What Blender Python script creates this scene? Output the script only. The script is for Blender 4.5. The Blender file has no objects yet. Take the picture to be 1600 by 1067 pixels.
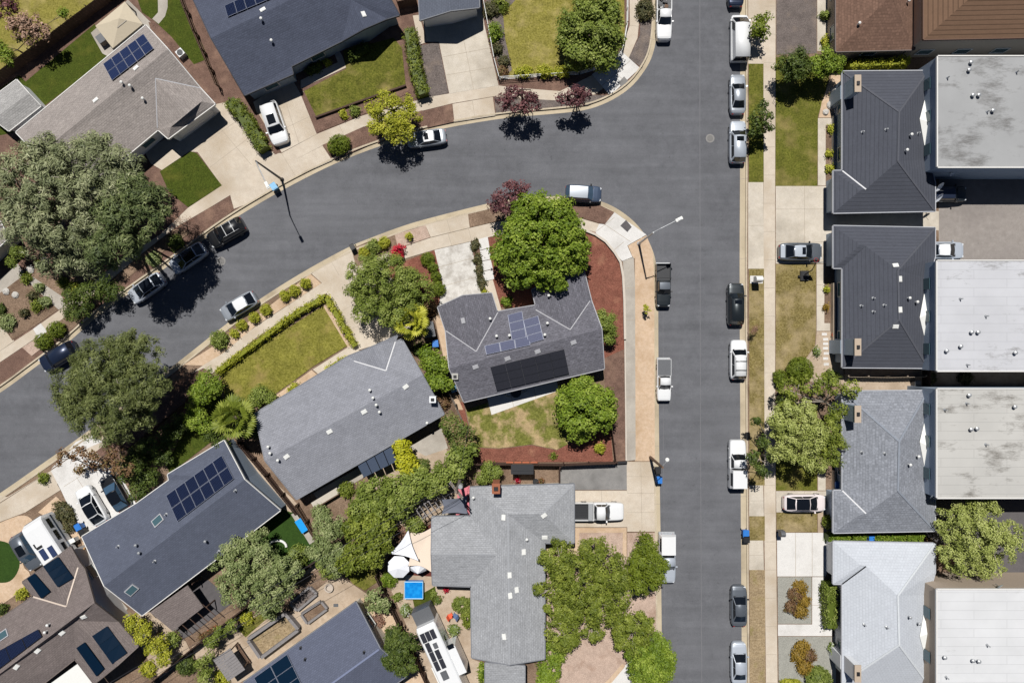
import bpy, math, random
import numpy as np
from mathutils import Vector, Matrix
C = bpy.context.scene.collection
SC = bpy.context.scene
rng = np.random.default_rng(7)
random.seed(7)

# ---------------------------------------------------------------- camera, sky, sun, exposure
S, H = 0.073, 80.0                       # metres per photo pixel on the ground, drone height
cam = bpy.data.cameras.new('camera'); camo = bpy.data.objects.new('camera', cam); C.objects.link(camo)
camo.location = (0, 0, H); camo.rotation_euler = (0, 0, 0)
cam.sensor_width = 36; cam.lens = 36*H/(1600*S); cam.clip_start = 1; cam.clip_end = 3000
SC.camera = camo
SUN_EL, SUN_AZ = math.radians(63.4), math.radians(-11.7)     # azimuth measured from +Y towards +X
w = bpy.data.worlds.new('World'); SC.world = w; w.use_nodes = True
nt = w.node_tree; sky = nt.nodes.new('ShaderNodeTexSky'); sky.sky_type = 'NISHITA'; sky.sun_disc = False
sky.sun_elevation = SUN_EL; sky.sun_rotation = SUN_AZ; sky.air_density = 0.45; sky.dust_density = 0.15; sky.altitude = 300
bg = nt.nodes['Background']; bg.inputs['Strength'].default_value = 0.05
nt.links.new(sky.outputs[0], bg.inputs['Color'])
sl = bpy.data.lights.new('sun', 'SUN'); sl.energy = 5.0; sl.angle = math.radians(0.5); sl.color = (1, 0.972, 0.925)
so = bpy.data.objects.new('sun', sl); C.objects.link(so); so.location = (-10, 40, 90)
sd = Vector((math.sin(SUN_AZ)*math.cos(SUN_EL), math.cos(SUN_AZ)*math.cos(SUN_EL), math.sin(SUN_EL)))
so.rotation_euler = sd.to_track_quat('Z', 'Y').to_euler()
SC.view_settings.view_transform = 'Standard'; SC.view_settings.look = 'None'
SC.view_settings.exposure = -0.08; SC.view_settings.gamma = 1.0
SC.cycles.max_bounces = 5; SC.cycles.diffuse_bounces = 1; SC.cycles.glossy_bounces = 2; SC.cycles.transmission_bounces = 2
SC.cycles.use_denoising = True

# ---------------------------------------------------------------- helpers
def W(px, py, z=0.0):
    f = (H-z)/H
    return Vector(((px-800)*S*f, (533.5-py)*S*f, z))
def G(px, py, z):                         # image point of something at height z -> the ground pixel under it
    f = (H-z)/H
    return (800+(px-800)*f, 533.5+(py-533.5)*f)
def lin(c):
    return tuple(((v/255)/12.92 if v/255 <= .04045 else ((v/255+.055)/1.055)**2.4) for v in c)+(1,)
KA = 1/1.42                              # picture value of a sunlit flat surface -> its base colour
def alb(c): return tuple(v*KA for v in lin(c)[:3])+(1,)
def tag(o, label=None, cat=None, group=None, kind=None):
    if label: o['label'] = label
    if cat: o['category'] = cat
    if group: o['group'] = group
    if kind: o['kind'] = kind
    return o
def empty(name, loc, label, cat, group=None, rz=0):
    o = bpy.data.objects.new(name, None); C.objects.link(o); o.location = loc; o.rotation_euler = (0, 0, rz)
    o.empty_display_size = .3
    return tag(o, label, cat, group)
def rootloc(o):
    while o.parent: o = o.parent
    return Vector(o.location)

class MB:
    def __init__(s): s.v = []; s.f = []; s.m = []; s.uv = {}
    def add(s, vs, fs, m=0):
        o = len(s.v); s.v += [tuple(p) for p in vs]
        for f in fs: s.f.append([i+o for i in f]); s.m.append(m)
        return s
    def box(s, c, sz, rz=0, m=0, ax=None):
        x, y, z = sz[0]/2, sz[1]/2, sz[2]/2; c = Vector(c)
        R = ax if ax is not None else Matrix.Rotation(rz, 3, 'Z')
        p = [c+R @ Vector(q) for q in ((-x,-y,-z),(x,-y,-z),(x,y,-z),(-x,y,-z),(-x,-y,z),(x,-y,z),(x,y,z),(-x,y,z))]
        return s.add(p, [(0,3,2,1),(4,5,6,7),(0,1,5,4),(1,2,6,5),(2,3,7,6),(3,0,4,7)], m)
    def tube(s, pts, rad, n=8, m=0, cap=True):
        pts = [Vector(p) for p in pts]
        if not isinstance(rad, (list, tuple)): rad = [rad]*len(pts)
        vs = []; 
        for i, p in enumerate(pts):
            d = (pts[min(i+1, len(pts)-1)]-pts[max(i-1, 0)]).normalized()
            a = d.cross(Vector((0,0,1)) if abs(d.z) < .9 else Vector((1,0,0))).normalized(); b = d.cross(a)
            vs += [p+(a*math.cos(2*math.pi*k/n)+b*math.sin(2*math.pi*k/n))*rad[i] for k in range(n)]
        fs = [(i*n+k, i*n+(k+1) % n, (i+1)*n+(k+1) % n, (i+1)*n+k) for i in range(len(pts)-1) for k in range(n)]
        if cap: fs += [tuple(range(n-1, -1, -1)), tuple(range((len(pts)-1)*n, len(pts)*n))]
        return s.add(vs, fs, m)
    def lathe(s, c, prof, n=14, m=0, sx=1, sy=1):   # prof: list of (r, z)
        c = Vector(c); vs = []
        for r, z in prof: vs += [c+Vector((r*sx*math.cos(2*math.pi*k/n), r*sy*math.sin(2*math.pi*k/n), z)) for k in range(n)]
        fs = [(i*n+k, i*n+(k+1) % n, (i+1)*n+(k+1) % n, (i+1)*n+k) for i in range(len(prof)-1) for k in range(n)]
        fs += [tuple(range(n-1, -1, -1)), tuple(range((len(prof)-1)*n, len(prof)*n))]
        return s.add(vs, fs, m)
    def prism(s, poly, z0, z1, m=0):      # poly: list of (x, y) world
        a = sum(poly[i][0]*poly[(i+1) % len(poly)][1]-poly[(i+1) % len(poly)][0]*poly[i][1] for i in range(len(poly)))
        if a < 0: poly = poly[::-1]
        n = len(poly)
        vs = [(x, y, z0) for x, y in poly]+[(x, y, z1) for x, y in poly]
        return s.add(vs, [tuple(range(n-1, -1, -1)), tuple(range(n, 2*n))]+[(i, (i+1) % n, n+(i+1) % n, n+i) for i in range(n)], m)
    def build(s, name, mats, parent=None, local=False, smooth=False, uvs=None):
        if not isinstance(mats, (list, tuple)): mats = [mats]
        if parent is None: org = Vector(s.v[0]) if not local else Vector((0,0,0)); org = Vector((org.x, org.y, 0)) if not local else org
        else: org = Vector((0,0,0)) if local else rootloc(parent)
        me = bpy.data.meshes.new(name)
        me.from_pydata([(x-org.x, y-org.y, z-org.z) for x, y, z in s.v], [], s.f)
        for q in mats: me.materials.append(q)
        me.polygons.foreach_set('material_index', s.m)
        if smooth: me.polygons.foreach_set('use_smooth', [True]*len(s.f))
        if uvs is not None:
            ul = me.uv_layers.new(name='UVMap'); ul.data.foreach_set('uv', np.array(uvs, dtype=np.float32).ravel())
        me.update()
        o = bpy.data.objects.new(name, me); C.objects.link(o)
        if parent is None: o.location = org
        else: o.parent = parent
        return o

# ---------------------------------------------------------------- materials
def newmat(name):
    m = bpy.data.materials.new(name); m.use_nodes = True
    return m, m.node_tree, m.node_tree.nodes['Principled BSDF']
def N(t, kind, **kw):
    n = t.nodes.new(kind)
    for k, v in kw.items():
        if hasattr(n, k): setattr(n, k, v)
        else: n.inputs[k.replace('_', ' ')].default_value = v
    return n
def ramp(t, fac, stops):
    r = t.nodes.new('ShaderNodeValToRGB'); e = r.color_ramp.elements
    while len(e) < len(stops): e.new(.5)
    for q, (p, c) in zip(e, stops): q.position = p; q.color = c
    t.links.new(fac, r.inputs[0]); return r.outputs[0]
def mixc(t, fac, a, b, mode='MIX'):
    n = t.nodes.new('ShaderNodeMix'); n.data_type = 'RGBA'; n.blend_type = mode
    for k, v in ((0, fac), (6, a), (7, b)):
        if hasattr(v, 'links') or hasattr(v, 'is_linked'): t.links.new(v, n.inputs[k])
        else: n.inputs[k].default_value = v
    return n.outputs[2]
def noise(t, co, scale, detail=5, rough=.6):
    n = t.nodes.new('ShaderNodeTexNoise'); n.inputs['Scale'].default_value = scale
    n.inputs['Detail'].default_value = detail; n.inputs['Roughness'].default_value = rough
    if co is not None: t.links.new(co, n.inputs['Vector'])
    return n.outputs['Fac']
MATS = {}
def plain(name, c, rough=.6, metal=0, var=.08, scale=6, coat=0, spec=.5):
    if name in MATS: return MATS[name]
    m, t, b = newmat(name); co = t.nodes.new('ShaderNodeTexCoord').outputs['Object']
    c = lin(c); d = tuple(v*(1-var) for v in c[:3])+(1,); u = tuple(min(1, v*(1+var)) for v in c[:3])+(1,)
    t.links.new(ramp(t, noise(t, co, scale), [(.3, d), (.7, u)]), b.inputs['Base Color'])
    b.inputs['Roughness'].default_value = rough; b.inputs['Metallic'].default_value = metal
    b.inputs['Coat Weight'].default_value = coat; b.inputs['Coat Roughness'].default_value = .05
    b.inputs['Specular IOR Level'].default_value = spec
    MATS[name] = m; return m
def ground(name, ca, cb, fine=9, cc=None, coarse=.35, lo=.45, hi=.62, speck=None, rough=.95, bump=.4, streak=None, sfine=40, mid=0, mamt=.2, specks=False):
    """two-tone fine noise, plus an optional third colour in large soft patches, plus fine grain"""
    m, t, b = newmat(name); g = t.nodes.new('ShaderNodeNewGeometry').outputs['Position']
    f1 = noise(t, g, fine, 6, .7)
    col = ramp(t, f1, [(.34, alb(ca)), (.66, alb(cb))])
    if cc:
        f2 = noise(t, g, coarse, 6, .62)
        mask = ramp(t, f2, [(lo, (0,0,0,1)), (hi, (1,1,1,1))])
        col = mixc(t, mask, col, mixc(t, f1, alb(cc), tuple(v*.8 for v in alb(cc)[:3])+(1,)))
    if mid:
        fm = noise(t, g, mid, 4, .65); col = mixc(t, 1.0, col, ramp(t, fm, [(.3, (1-mamt,)*3+(1,)), (.7, (1+mamt,)*3+(1,))]), 'MULTIPLY')
    gr = noise(t, g, sfine, 2, .5)
    col = mixc(t, 1.0, col, ramp(t, gr, [(.25, (.72,.72,.72,1)), (.75, (1.25,1.25,1.25,1))]), 'MULTIPLY')
    if specks:
        col = mixc(t, 1.0, col, ramp(t, noise(t, g, 2.3, 3, .8), [(.30, (.80,.80,.80,1)), (.36, (1,1,1,1)), (.66, (1,1,1,1)), (.74, (1.16,1.15,1.13,1))]), 'MULTIPLY')
    if streak:
        mp = t.nodes.new('ShaderNodeMapping'); mp.inputs['Scale'].default_value = streak; t.links.new(g, mp.inputs['Vector'])
        col = mixc(t, 1.0, col, ramp(t, noise(t, mp.outputs[0], 1, 4, .6), [(.3, (.88,.88,.88,1)), (.7, (1.12,1.12,1.12,1))]), 'MULTIPLY')
    t.links.new(col, b.inputs['Base Color']); b.inputs['Roughness'].default_value = rough
    b.inputs['Specular IOR Level'].default_value = .2
    if bump:
        bm = t.nodes.new('ShaderNodeBump'); bm.inputs['Strength'].default_value = bump; bm.inputs['Distance'].default_value = .05
        t.links.new(f1, bm.inputs['Height']); t.links.new(bm.outputs[0], b.inputs['Normal'])
    return m
G_ = {}
G_['asphalt'] = ground('asphalt', (112,113,118), (122,123,128), 1.2, (130,131,136), .11, .42, .7, bump=.1, streak=(.06,.9,1), sfine=25, mid=.28, mamt=.11, specks=True)
G_['lot'] = ground('worn_lot', (160,152,146), (176,168,162), 1.5, (146,138,134), .2, .45, .7, bump=.1, mid=.4, mamt=.08, specks=True)
G_['darklot'] = ground('dark_lot', (100,97,99), (114,110,112), 1.5, (124,119,119), .2, .45, .7, bump=.1)
G_['pad'] = ground('grey_pad', (148,146,144), (166,163,160), 2, (132,130,128), .5, .5, .7, bump=.1)
G_['conc'] = ground('concrete', (226,211,192), (238,225,207), 1.3, (210,192,168), .25, .46, .72, bump=.06, mid=.5, mamt=.08)
G_['concg'] = ground('grey_concrete', (196,188,177), (212,204,192), 1.3, (180,171,160), .3, .46, .72, bump=.06, mid=.6, mamt=.05)
G_['conce'] = ground('east_concrete', (224,213,196), (236,226,211), 1.3, (202,191,174), .22, .46, .72, bump=.06, mid=.5, mamt=.08)
G_['concw'] = ground('white_concrete', (244,241,237), (252,249,245), 1.3, (230,226,220), .3, .5, .75, bump=.05)
G_['drive5'] = ground('mottled_concrete', (230,225,217), (246,242,236), 2.2, (212,205,196), .9, .45, .65, bump=.05)
G_['kerb'] = ground('kerb_concrete', (212,197,173), (226,211,187), 1.5, (188,173,150), .4, .5, .75, bump=.08)
G_['gutter'] = ground('gutter_concrete', (214,198,170), (228,212,184), 1.2, (192,176,150), .3, .45, .7, bump=.08)
G_['joint'] = plain('joint', (166,154,138), .95)
G_['lawn'] = ground('lush_lawn', (58,72,14), (92,104,36), 7, (110,112,44), .5, .52, .75, bump=.8, sfine=14, mid=1.4, mamt=.18)
G_['lawny'] = ground('sunny_lawn', (122,116,44), (176,166,88), 5, (190,174,112), .35, .5, .68, bump=.8, sfine=12, mid=1.1, mamt=.22)
G_['lawno'] = ground('olive_lawn', (80,88,24), (134,132,58), 5, (160,146,88), .3, .51, .68, bump=.8, sfine=12, mid=.9, mamt=.24)
G_['lawnm'] = ground('warm_olive_lawn', (110,108,34), (166,160,78), 5, (178,158,96), .3, .54, .7, bump=.8, sfine=12, mid=.9, mamt=.22)
G_['lawnd'] = ground('dry_lawn', (106,92,42), (172,156,104), 5, (188,168,126), .35, .46, .62, bump=.8, sfine=12, mid=1.0, mamt=.24)
G_['lawnp'] = ground('patchy_lawn', (100,104,40), (150,150,78), 5, (206,180,136), .45, .46, .58, bump=.8, sfine=12, mid=1.0, mamt=.24)
G_['dead'] = ground('dead_lawn', (150,128,96), (200,178,144), 5, (138,128,72), .5, .54, .7, bump=.8, sfine=12, mid=1.0, mamt=.22)
G_['turf'] = ground('artificial_turf', (48,74,26), (64,92,36), 8, bump=.5, mid=1, mamt=.1)
G_['mulch'] = ground('brown_mulch', (104,80,70), (152,122,108), 10, (166,134,116), .5, .5, .7, bump=1, sfine=16, mid=1.2, mamt=.2)
G_['mulchg'] = ground('grey_mulch', (98,90,88), (150,138,132), 10, (158,142,130), .5, .52, .7, bump=1, sfine=16, mid=1.2, mamt=.2)
G_['red'] = ground('red_mulch', (122,72,60), (170,114,96), 9, (190,138,112), .35, .56, .7, bump=1, sfine=16, mid=1.2, mamt=.2)
G_['dirt'] = ground('tan_dirt', (222,192,160), (240,212,184), 3, (204,172,138), .4, .5, .72, bump=.4, mid=.8, mamt=.08)
G_['pink'] = ground('pink_gravel', (190,164,148), (234,208,190), 12, (184,152,132), .4, .52, .72, bump=.8, sfine=16, mid=1.2, mamt=.12)
G_['soil'] = ground('brown_soil', (128,106,88), (176,150,128), 6, (108,86,70), .4, .48, .7, bump=.9, sfine=14, mid=.8, mamt=.2)
G_['gravel'] = ground('grey_gravel', (150,150,142), (200,198,188), 12, bump=.8, sfine=24, mid=1, mamt=.08)
G_['patio'] = ground('tan_paving', (200,178,154), (220,200,178), 2, (176,154,130), .4, .48, .72, bump=.1, mid=.8, mamt=.12)
G_['deck'] = ground('red_deck', (104,58,52), (130,74,64), 6, bump=.3)
G_['paver'] = ground('pale_paver', (208,198,186), (226,216,204), 4, bump=.2)

def shingle(name, c, row=.21, wid=.36, spread=.07, mc=.80, var=.08, lines=False, grain=.16):
    """c: the colour of the roof as lit; rows run along the eaves; lines: continuous courses"""
    m, t, b = newmat(name); uv = t.nodes.new('ShaderNodeTexCoord').outputs['UV']; g = t.nodes.new('ShaderNodeNewGeometry').outputs['Position']
    a = alb(c); br = t.nodes.new('ShaderNodeTexBrick'); t.links.new(uv, br.inputs['Vector'])
    br.inputs['Color1'].default_value = tuple(v*(1-spread) for v in a[:3])+(1,); br.inputs['Color2'].default_value = tuple(v*(1+spread) for v in a[:3])+(1,)
    br.inputs['Mortar'].default_value = tuple(v*mc for v in a[:3])+(1,); br.inputs['Scale'].default_value = 1
    br.inputs['Brick Width'].default_value = wid; br.inputs['Row Height'].default_value = row; br.inputs['Mortar Size'].default_value = .035 if not lines else .06
    br.inputs['Mortar Smooth'].default_value = .6; br.offset = .5
    col = mixc(t, 1, br.outputs['Color'], ramp(t, noise(t, g, .6, 5, .65), [(.3, (1-var,)*3+(1,)), (.7, (1+var,)*3+(1,))]), 'MULTIPLY')
    mp = t.nodes.new('ShaderNodeMapping'); mp.inputs['Scale'].default_value = (.9, 5.5, 1); t.links.new(uv, mp.inputs['Vector'])
    for vec, sc in ((mp.outputs[0], 1), (g, 5)):
        col = mixc(t, 1, col, ramp(t, noise(t, vec, sc, 3, .7), [(.3, (1-grain,)*3+(1,)), (.7, (1+grain,)*3+(1,))]), 'MULTIPLY')
    t.links.new(col, b.inputs['Base Color']); b.inputs['Roughness'].default_value = .92; b.inputs['Specular IOR Level'].default_value = .2
    bm = t.nodes.new('ShaderNodeBump'); bm.inputs['Strength'].default_value = .3; bm.inputs['Distance'].default_value = .03; bm.invert = True
    t.links.new(br.outputs['Fac'], bm.inputs['Height']); t.links.new(bm.outputs[0], b.inputs['Normal'])
    return m
R_ = {}
R_['tan'] = shingle('tan_grey_shingles', (174,165,160))
R_['char'] = shingle('charcoal_shingles', (92,98,116), grain=.1)
R_['char2'] = shingle('dark_slate_shingles', (124,123,132), spread=.14, grain=.2)
R_['grey'] = shingle('mid_grey_shingles', (163,165,174), grain=.09)
R_['navy'] = shingle('blue_grey_shingles', (103,109,126), grain=.06, mc=.86)
R_['navy2'] = shingle('steel_grey_shingles', (112,118,132), grain=.07)
R_['brn'] = shingle('weathered_brown_shingles', (138,127,124), grain=.14)
R_['slate'] = shingle('slate_blue_shingles', (109,115,135), var=.05, grain=.06)
R_['lgrey'] = shingle('pale_grey_shingles', (180,182,186), grain=.13)
R_['tile'] = shingle('dark_tile_courses', (92,95,105), row=.42, wid=60, mc=.80, var=.05, lines=True, spread=.02, grain=.07)
R_['tileg'] = shingle('grey_shingle_courses', (159,163,172), row=.3, spread=.12, grain=.16)
R_['tilew'] = shingle('pale_shingle_courses', (220,225,233), row=.3, mc=.9, var=.03, grain=.045, spread=.03)
R_['brown'] = shingle('brown_shingles', (136,107,92), row=.3, spread=.14, grain=.14)
R_['brownt'] = shingle('brown_tile_courses', (134,106,86), row=.46, wid=60, mc=.55, var=.05, lines=True, spread=.02, grain=.06)
R_['shed'] = shingle('shed_shingles', (186,184,182), var=.05)
def flatroof(name, base, stain, amt=.62, seams=True):
    m, t, b = newmat(name); g = t.nodes.new('ShaderNodeNewGeometry').outputs['Position']
    mp = t.nodes.new('ShaderNodeMapping'); mp.inputs['Scale'].default_value = (.7, 1.9, 1); t.links.new(g, mp.inputs['Vector'])
    f = noise(t, mp.outputs[0], .42, 8, .76)
    mk = ramp(t, noise(t, g, .16, 3, .5), [(.42, (0,0,0,1)), (.60, (1,1,1,1))]); mm = t.nodes.new('ShaderNodeMath'); mm.operation = 'MULTIPLY_ADD'; mm.inputs[1].default_value = .16; mm.inputs[2].default_value = -.10
    t.links.new(mk, mm.inputs[0]); ad = t.nodes.new('ShaderNodeMath'); t.links.new(f, ad.inputs[0]); t.links.new(mm.outputs[0], ad.inputs[1]); f = ad.outputs[0]; col = ramp(t, f, [(amt-.04, alb(base)), (amt+.14, alb(stain))])
    k = ramp(t, noise(t, g, .25, 4, .6), [(.3, (.93,.93,.93,1)), (.7, (1.05,1.05,1.05,1))])
    col = mixc(t, 1, col, k, 'MULTIPLY')
    if seams:
        br = t.nodes.new('ShaderNodeTexBrick'); t.links.new(g, br.inputs['Vector'])
        br.inputs['Color1'].default_value = (1,1,1,1); br.inputs['Color2'].default_value = (.97,.97,.97,1); br.inputs['Mortar'].default_value = (.82,.82,.82,1)
        br.inputs['Scale'].default_value = 1; br.inputs['Brick Width'].default_value = 7; br.inputs['Row Height'].default_value = .95; br.inputs['Mortar Size'].default_value = .03
        col = mixc(t, 1, col, br.outputs['Color'], 'MULTIPLY')
    t.links.new(col, b.inputs['Base Color']); b.inputs['Roughness'].default_value = .85
    return m
WHITE = plain('white_paint', (226,226,222), .6, var=.04)
TRIM = plain('trim_paint', (214,212,208), .6, var=.05)
TRIMG = plain('grey_trim', (122,124,130), .7); TRIMD = plain('dark_trim', (56,58,66), .7); TRIMB = plain('brown_grey_trim', (108,98,94), .7)
BLACK = plain('black_plastic', (30,30,33), .5)
DKMET = plain('dark_metal', (52,53,56), .45, .3)
GALV = plain('galvanised_metal', (176,178,180), .4, .4)
BLUEB = plain('blue_plastic', (44,116,196), .45)
GREYB = plain('grey_plastic', (92,94,98), .5)
WOOD = plain('weathered_wood', (104,82,66), .85, var=.25, scale=3)
WOODD = plain('dark_fence_wood', (74,54,44), .85, var=.25, scale=3)
WOODG = plain('grey_fence_wood', (122,112,102), .85, var=.2, scale=3)
BARK = plain('bark', (98,86,74), .9, var=.3, scale=5)
BARKW = plain('pale_bark', (170,160,148), .9, var=.2, scale=5)
RUBBER = plain('rubber', (24,24,25), .8)
RIM = plain('wheel_rim', (140,142,146), .35, .7)
LAMP = plain('headlamp_lens', (210,214,218), .15)
TAIL = plain('tail_lamp_lens', (150,18,20), .2)
TERRA = plain('terracotta', (172,96,66), .8)
RED = plain('red_paint', (196,40,36), .5)
# ---------------------------------------------------------------- ground patches (each a thin sheet one step above the sheet it lies on)
LAYERS = []
ROADZ = -0.13
def poly_area(p): return sum(p[i][0]*p[(i+1) % len(p)][1]-p[(i+1) % len(p)][0]*p[i][1] for i in range(len(p)))/2
def smooth_poly(p, n=2):
    for _ in range(n):
        q = []
        for i in range(len(p)):
            a, b = p[i], p[(i+1) % len(p)]
            q += [(a[0]*.75+b[0]*.25, a[1]*.75+b[1]*.25), (a[0]*.25+b[0]*.75, a[1]*.25+b[1]*.75)]
        p = q
    return p
def patch(name, mat, pts, joints=(), soft=False, base=0.0, jw=.022, label=None):
    """sheet with pixel outline pts; joints are dark lines lying on it"""
    if soft: pts = smooth_poly(pts)
    xs = [p[0] for p in pts]; ys = [p[1] for p in pts]; bb = (min(xs), min(ys), max(xs), max(ys))
    lay = 1
    for (b, l, z) in LAYERS:
        if z == base and b[0] < bb[2] and b[2] > bb[0] and b[1] < bb[3] and b[3] > bb[1]: lay = max(lay, l+1)
    LAYERS.append((bb, lay, base)); z = base+.004*lay
    if poly_area(pts) > 0: pts = pts[::-1]
    mb = MB(); mb.add([W(x, y, 0)+Vector((0, 0, z)) for x, y in pts], [tuple(range(len(pts)))])
    for (x0, y0, x1, y1) in joints:
        a, b = W(x0, y0), W(x1, y1); n = (b-a).normalized(); n = Vector((-n.y, n.x, 0))*jw; up = Vector((0, 0, z+.003))
        mb.add([a-n+up, b-n+up, b+n+up, a+n+up], [(0, 1, 2, 3)], 1)
    o = mb.build(name, [G_[mat], G_['joint']]); o['kind'] = 'structure'
    return o
def offset_line(p, d):
    out = []
    for i in range(len(p)):
        a = p[max(i-1, 0)]; b = p[min(i+1, len(p)-1)]; dx, dy = b[0]-a[0], b[1]-a[1]; l = math.hypot(dx, dy) or 1
        out.append((p[i][0]-dy/l*d, p[i][1]+dx/l*d))
    return out
def smooth_line(p, n=2):
    for _ in range(n):
        q = [p[0]]
        for a, b in zip(p, p[1:]): q += [(a[0]*.75+b[0]*.25, a[1]*.75+b[1]*.25), (a[0]*.25+b[0]*.75, a[1]*.25+b[1]*.75)]
        p = q+[p[-1]]
    return p
def band(name, mat, line, d0, d1, z, label=None, th=0, joint=0):
    a, b = offset_line(line, d0), offset_line(line, d1); mb = MB(); n = len(line)
    vs = [W(*q)+Vector((0, 0, z)) for q in a]+[W(*q)+Vector((0, 0, z)) for q in b]
    fl = d1 < d0
    for i in range(n-1):
        mb.add([vs[i], vs[i+1], vs[n+i+1], vs[n+i]], [(0, 1, 2, 3) if fl else (3, 2, 1, 0)])
    if th:
        dn = Vector((0, 0, -th))
        for i in range(n-1): mb.add([vs[i], vs[i+1], vs[i+1]+dn, vs[i]+dn, vs[n+i], vs[n+i+1], vs[n+i+1]+dn, vs[n+i]+dn], [(0, 1, 2, 3), (5, 4, 7, 6)])
    if joint:
        acc = 0
        for i in range(n-1):
            L = (vs[i+1]-vs[i]).length; acc += L
            if acc > joint:
                acc = 0; t = (vs[i+1]-vs[i]).normalized()*.03; up = Vector((0, 0, .003))
                mb.add([vs[i]-t+up, vs[i]+t+up, vs[n+i]+t+up, vs[n+i]-t+up], [(0, 1, 2, 3)], 1)
    o = mb.build(name, [G_[mat], G_['joint']]); o['kind'] = 'structure'; return o
def slab(name, mat, pts, z0=-.6, z1=0):
    mb = MB(); mb.prism([(W(*p).x, W(*p).y) for p in pts], z0, z1); o = mb.build(name, [G_[mat]]); o['kind'] = 'structure'; return o

# ---------------------------------------------------------------- buildings
def inset(poly, d):
    """poly: world (x, y) list, counter-clockwise; moves every edge inwards by d"""
    n = len(poly); out = []
    for i in range(n):
        p0, p1, p2 = np.array(poly[i-1]), np.array(poly[i]), np.array(poly[(i+1) % n])
        e1 = p1-p0; e1 = e1/np.linalg.norm(e1); e2 = p2-p1; e2 = e2/np.linalg.norm(e2)
        n1 = np.array((-e1[1], e1[0])); n2 = np.array((-e2[1], e2[0]))
        den = 1+n1 @ n2
        out.append(tuple(p1+(n1+n2)/max(den, .3)*d))
    return out
from mathutils.geometry import tessellate_polygon
class House: pass
def house(name, label, V, faces, rmat, wall, over=.35, trim=TRIM, group=None, world=False, cat='house', fas=.2):
    """V: key -> (px, py, z) roof corners as the photo shows them; faces: lists of keys"""
    P = {k: (Vector(v) if world else W(*v)) for k, v in V.items()}
    h = House(); h.tris = []
    cen = sum(P.values(), Vector())/len(P)
    h.root = empty(name, (cen.x, cen.y, 0), label, cat, group)
    mb = MB(); uvs = []; cnt = {}
    for f in faces:
        p = [P[k] for k in f]; nrm = Vector()
        for i in range(len(p)): nrm += (p[i]-p[0]).cross(p[(i+1) % len(p)]-p[0])
        if nrm.z < 0: f = f[::-1]; p = p[::-1]; nrm = -nrm
        nrm.normalize()
        for i in range(len(f)):
            cnt.setdefault(frozenset((f[i], f[(i+1) % len(f)])), []).append((f[i], f[(i+1) % len(f)]))
        e = Vector((0, 0, 1)).cross(nrm)
        if e.length < .03 or nrm.z < .05: e = (p[1]-p[0])
        e.normalize(); q = nrm.cross(e)
        for t in tessellate_polygon([[Vector((v.x, v.y, 0)) for v in p]]) if nrm.z > .08 else [(0, 1, 2)]:
            a3 = [p[i] for i in t]
            if (a3[1]-a3[0]).cross(a3[2]-a3[0]).z < 0 and nrm.z > .08: a3 = a3[::-1]
            h.tris.append(a3); mb.add(a3, [(0, 1, 2)]); uvs += [(v.dot(e), v.dot(q)) for v in a3]
    edges = {l[0][0]: l[0][1] for l in cnt.values() if len(l) == 1}
    st = min(edges); loop = [st]
    while edges[loop[-1]] != st and len(loop) < 60: loop.append(edges[loop[-1]])
    top = len(mb.v); n = len(loop); dn = Vector((0, 0, -fas))
    lp = [P[k] for k in loop]
    # soffit: the roof lowered
    for f in list(mb.f): 
        pts = [Vector(mb.v[i])+dn for i in f][::-1]; mb.add(pts, [tuple(range(len(pts)))], 1); uvs += [(0, 0)]*len(pts)
    for i in range(n):
        a, b = lp[i], lp[(i+1) % n]; mb.add([a+dn, b+dn, b, a], [(0, 1, 2, 3)], 1); uvs += [(0, 0)]*4
    h.roof = mb.build('roof', [rmat, trim], h.root, uvs=uvs)
    # gutter and fascia boards, a few cm outside the roof edge
    fb = MB()
    for i in range(n):
        a, b = lp[i], lp[(i+1) % n]; d = (b-a); L = d.length
        if L < .3: continue
        d.normalize(); o = Vector((d.y, -d.x, 0)).normalized()*.035
        u = Vector((0, 0, .03)); l = Vector((0, 0, -fas-.02))
        i1, o1 = o*.1, o*2.6
        fb.add([a+i1+l, b+i1+l, b+o1+l, a+o1+l, a+i1+u, b+i1+u, b+o1+u, a+o1+u], [(0,3,2,1),(4,5,6,7),(0,1,5,4),(1,2,6,5),(2,3,7,6),(3,0,4,7)])
    fb.build('gutter', trim, h.root)
    poly = [(p.x, p.y) for p in lp]
    # drop collinear gable peaks
    pl = [poly[i] for i in range(n) if abs((poly[i][0]-poly[i-1][0])*(poly[(i+1) % n][1]-poly[i][1])-(poly[i][1]-poly[i-1][1])*(poly[(i+1) % n][0]-poly[i][0])) > .6]
    if poly_area(pl) < 0: pl = pl[::-1]
    ins = inset(pl, over); h.foot = ins
    wm = MB()
    for i in range(len(ins)):
        a, b = Vector((*ins[i], 0)), Vector((*ins[(i+1) % len(ins)], 0)); k = max(1, int((b-a).length/.6))
        for j in range(k):
            p, q = a.lerp(b, j/k), a.lerp(b, (j+1)/k); zp, zq = roof_z(h, p.x, p.y)-fas-.02, roof_z(h, q.x, q.y)-fas-.02
            wm.add([p+Vector((0,0,-.2)), q+Vector((0,0,-.2)), Vector((q.x, q.y, zq)), Vector((p.x, p.y, zp))], [(0, 1, 2, 3)])
    h.wall = wm.build('wall', wall, h.root)
    return h
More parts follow.
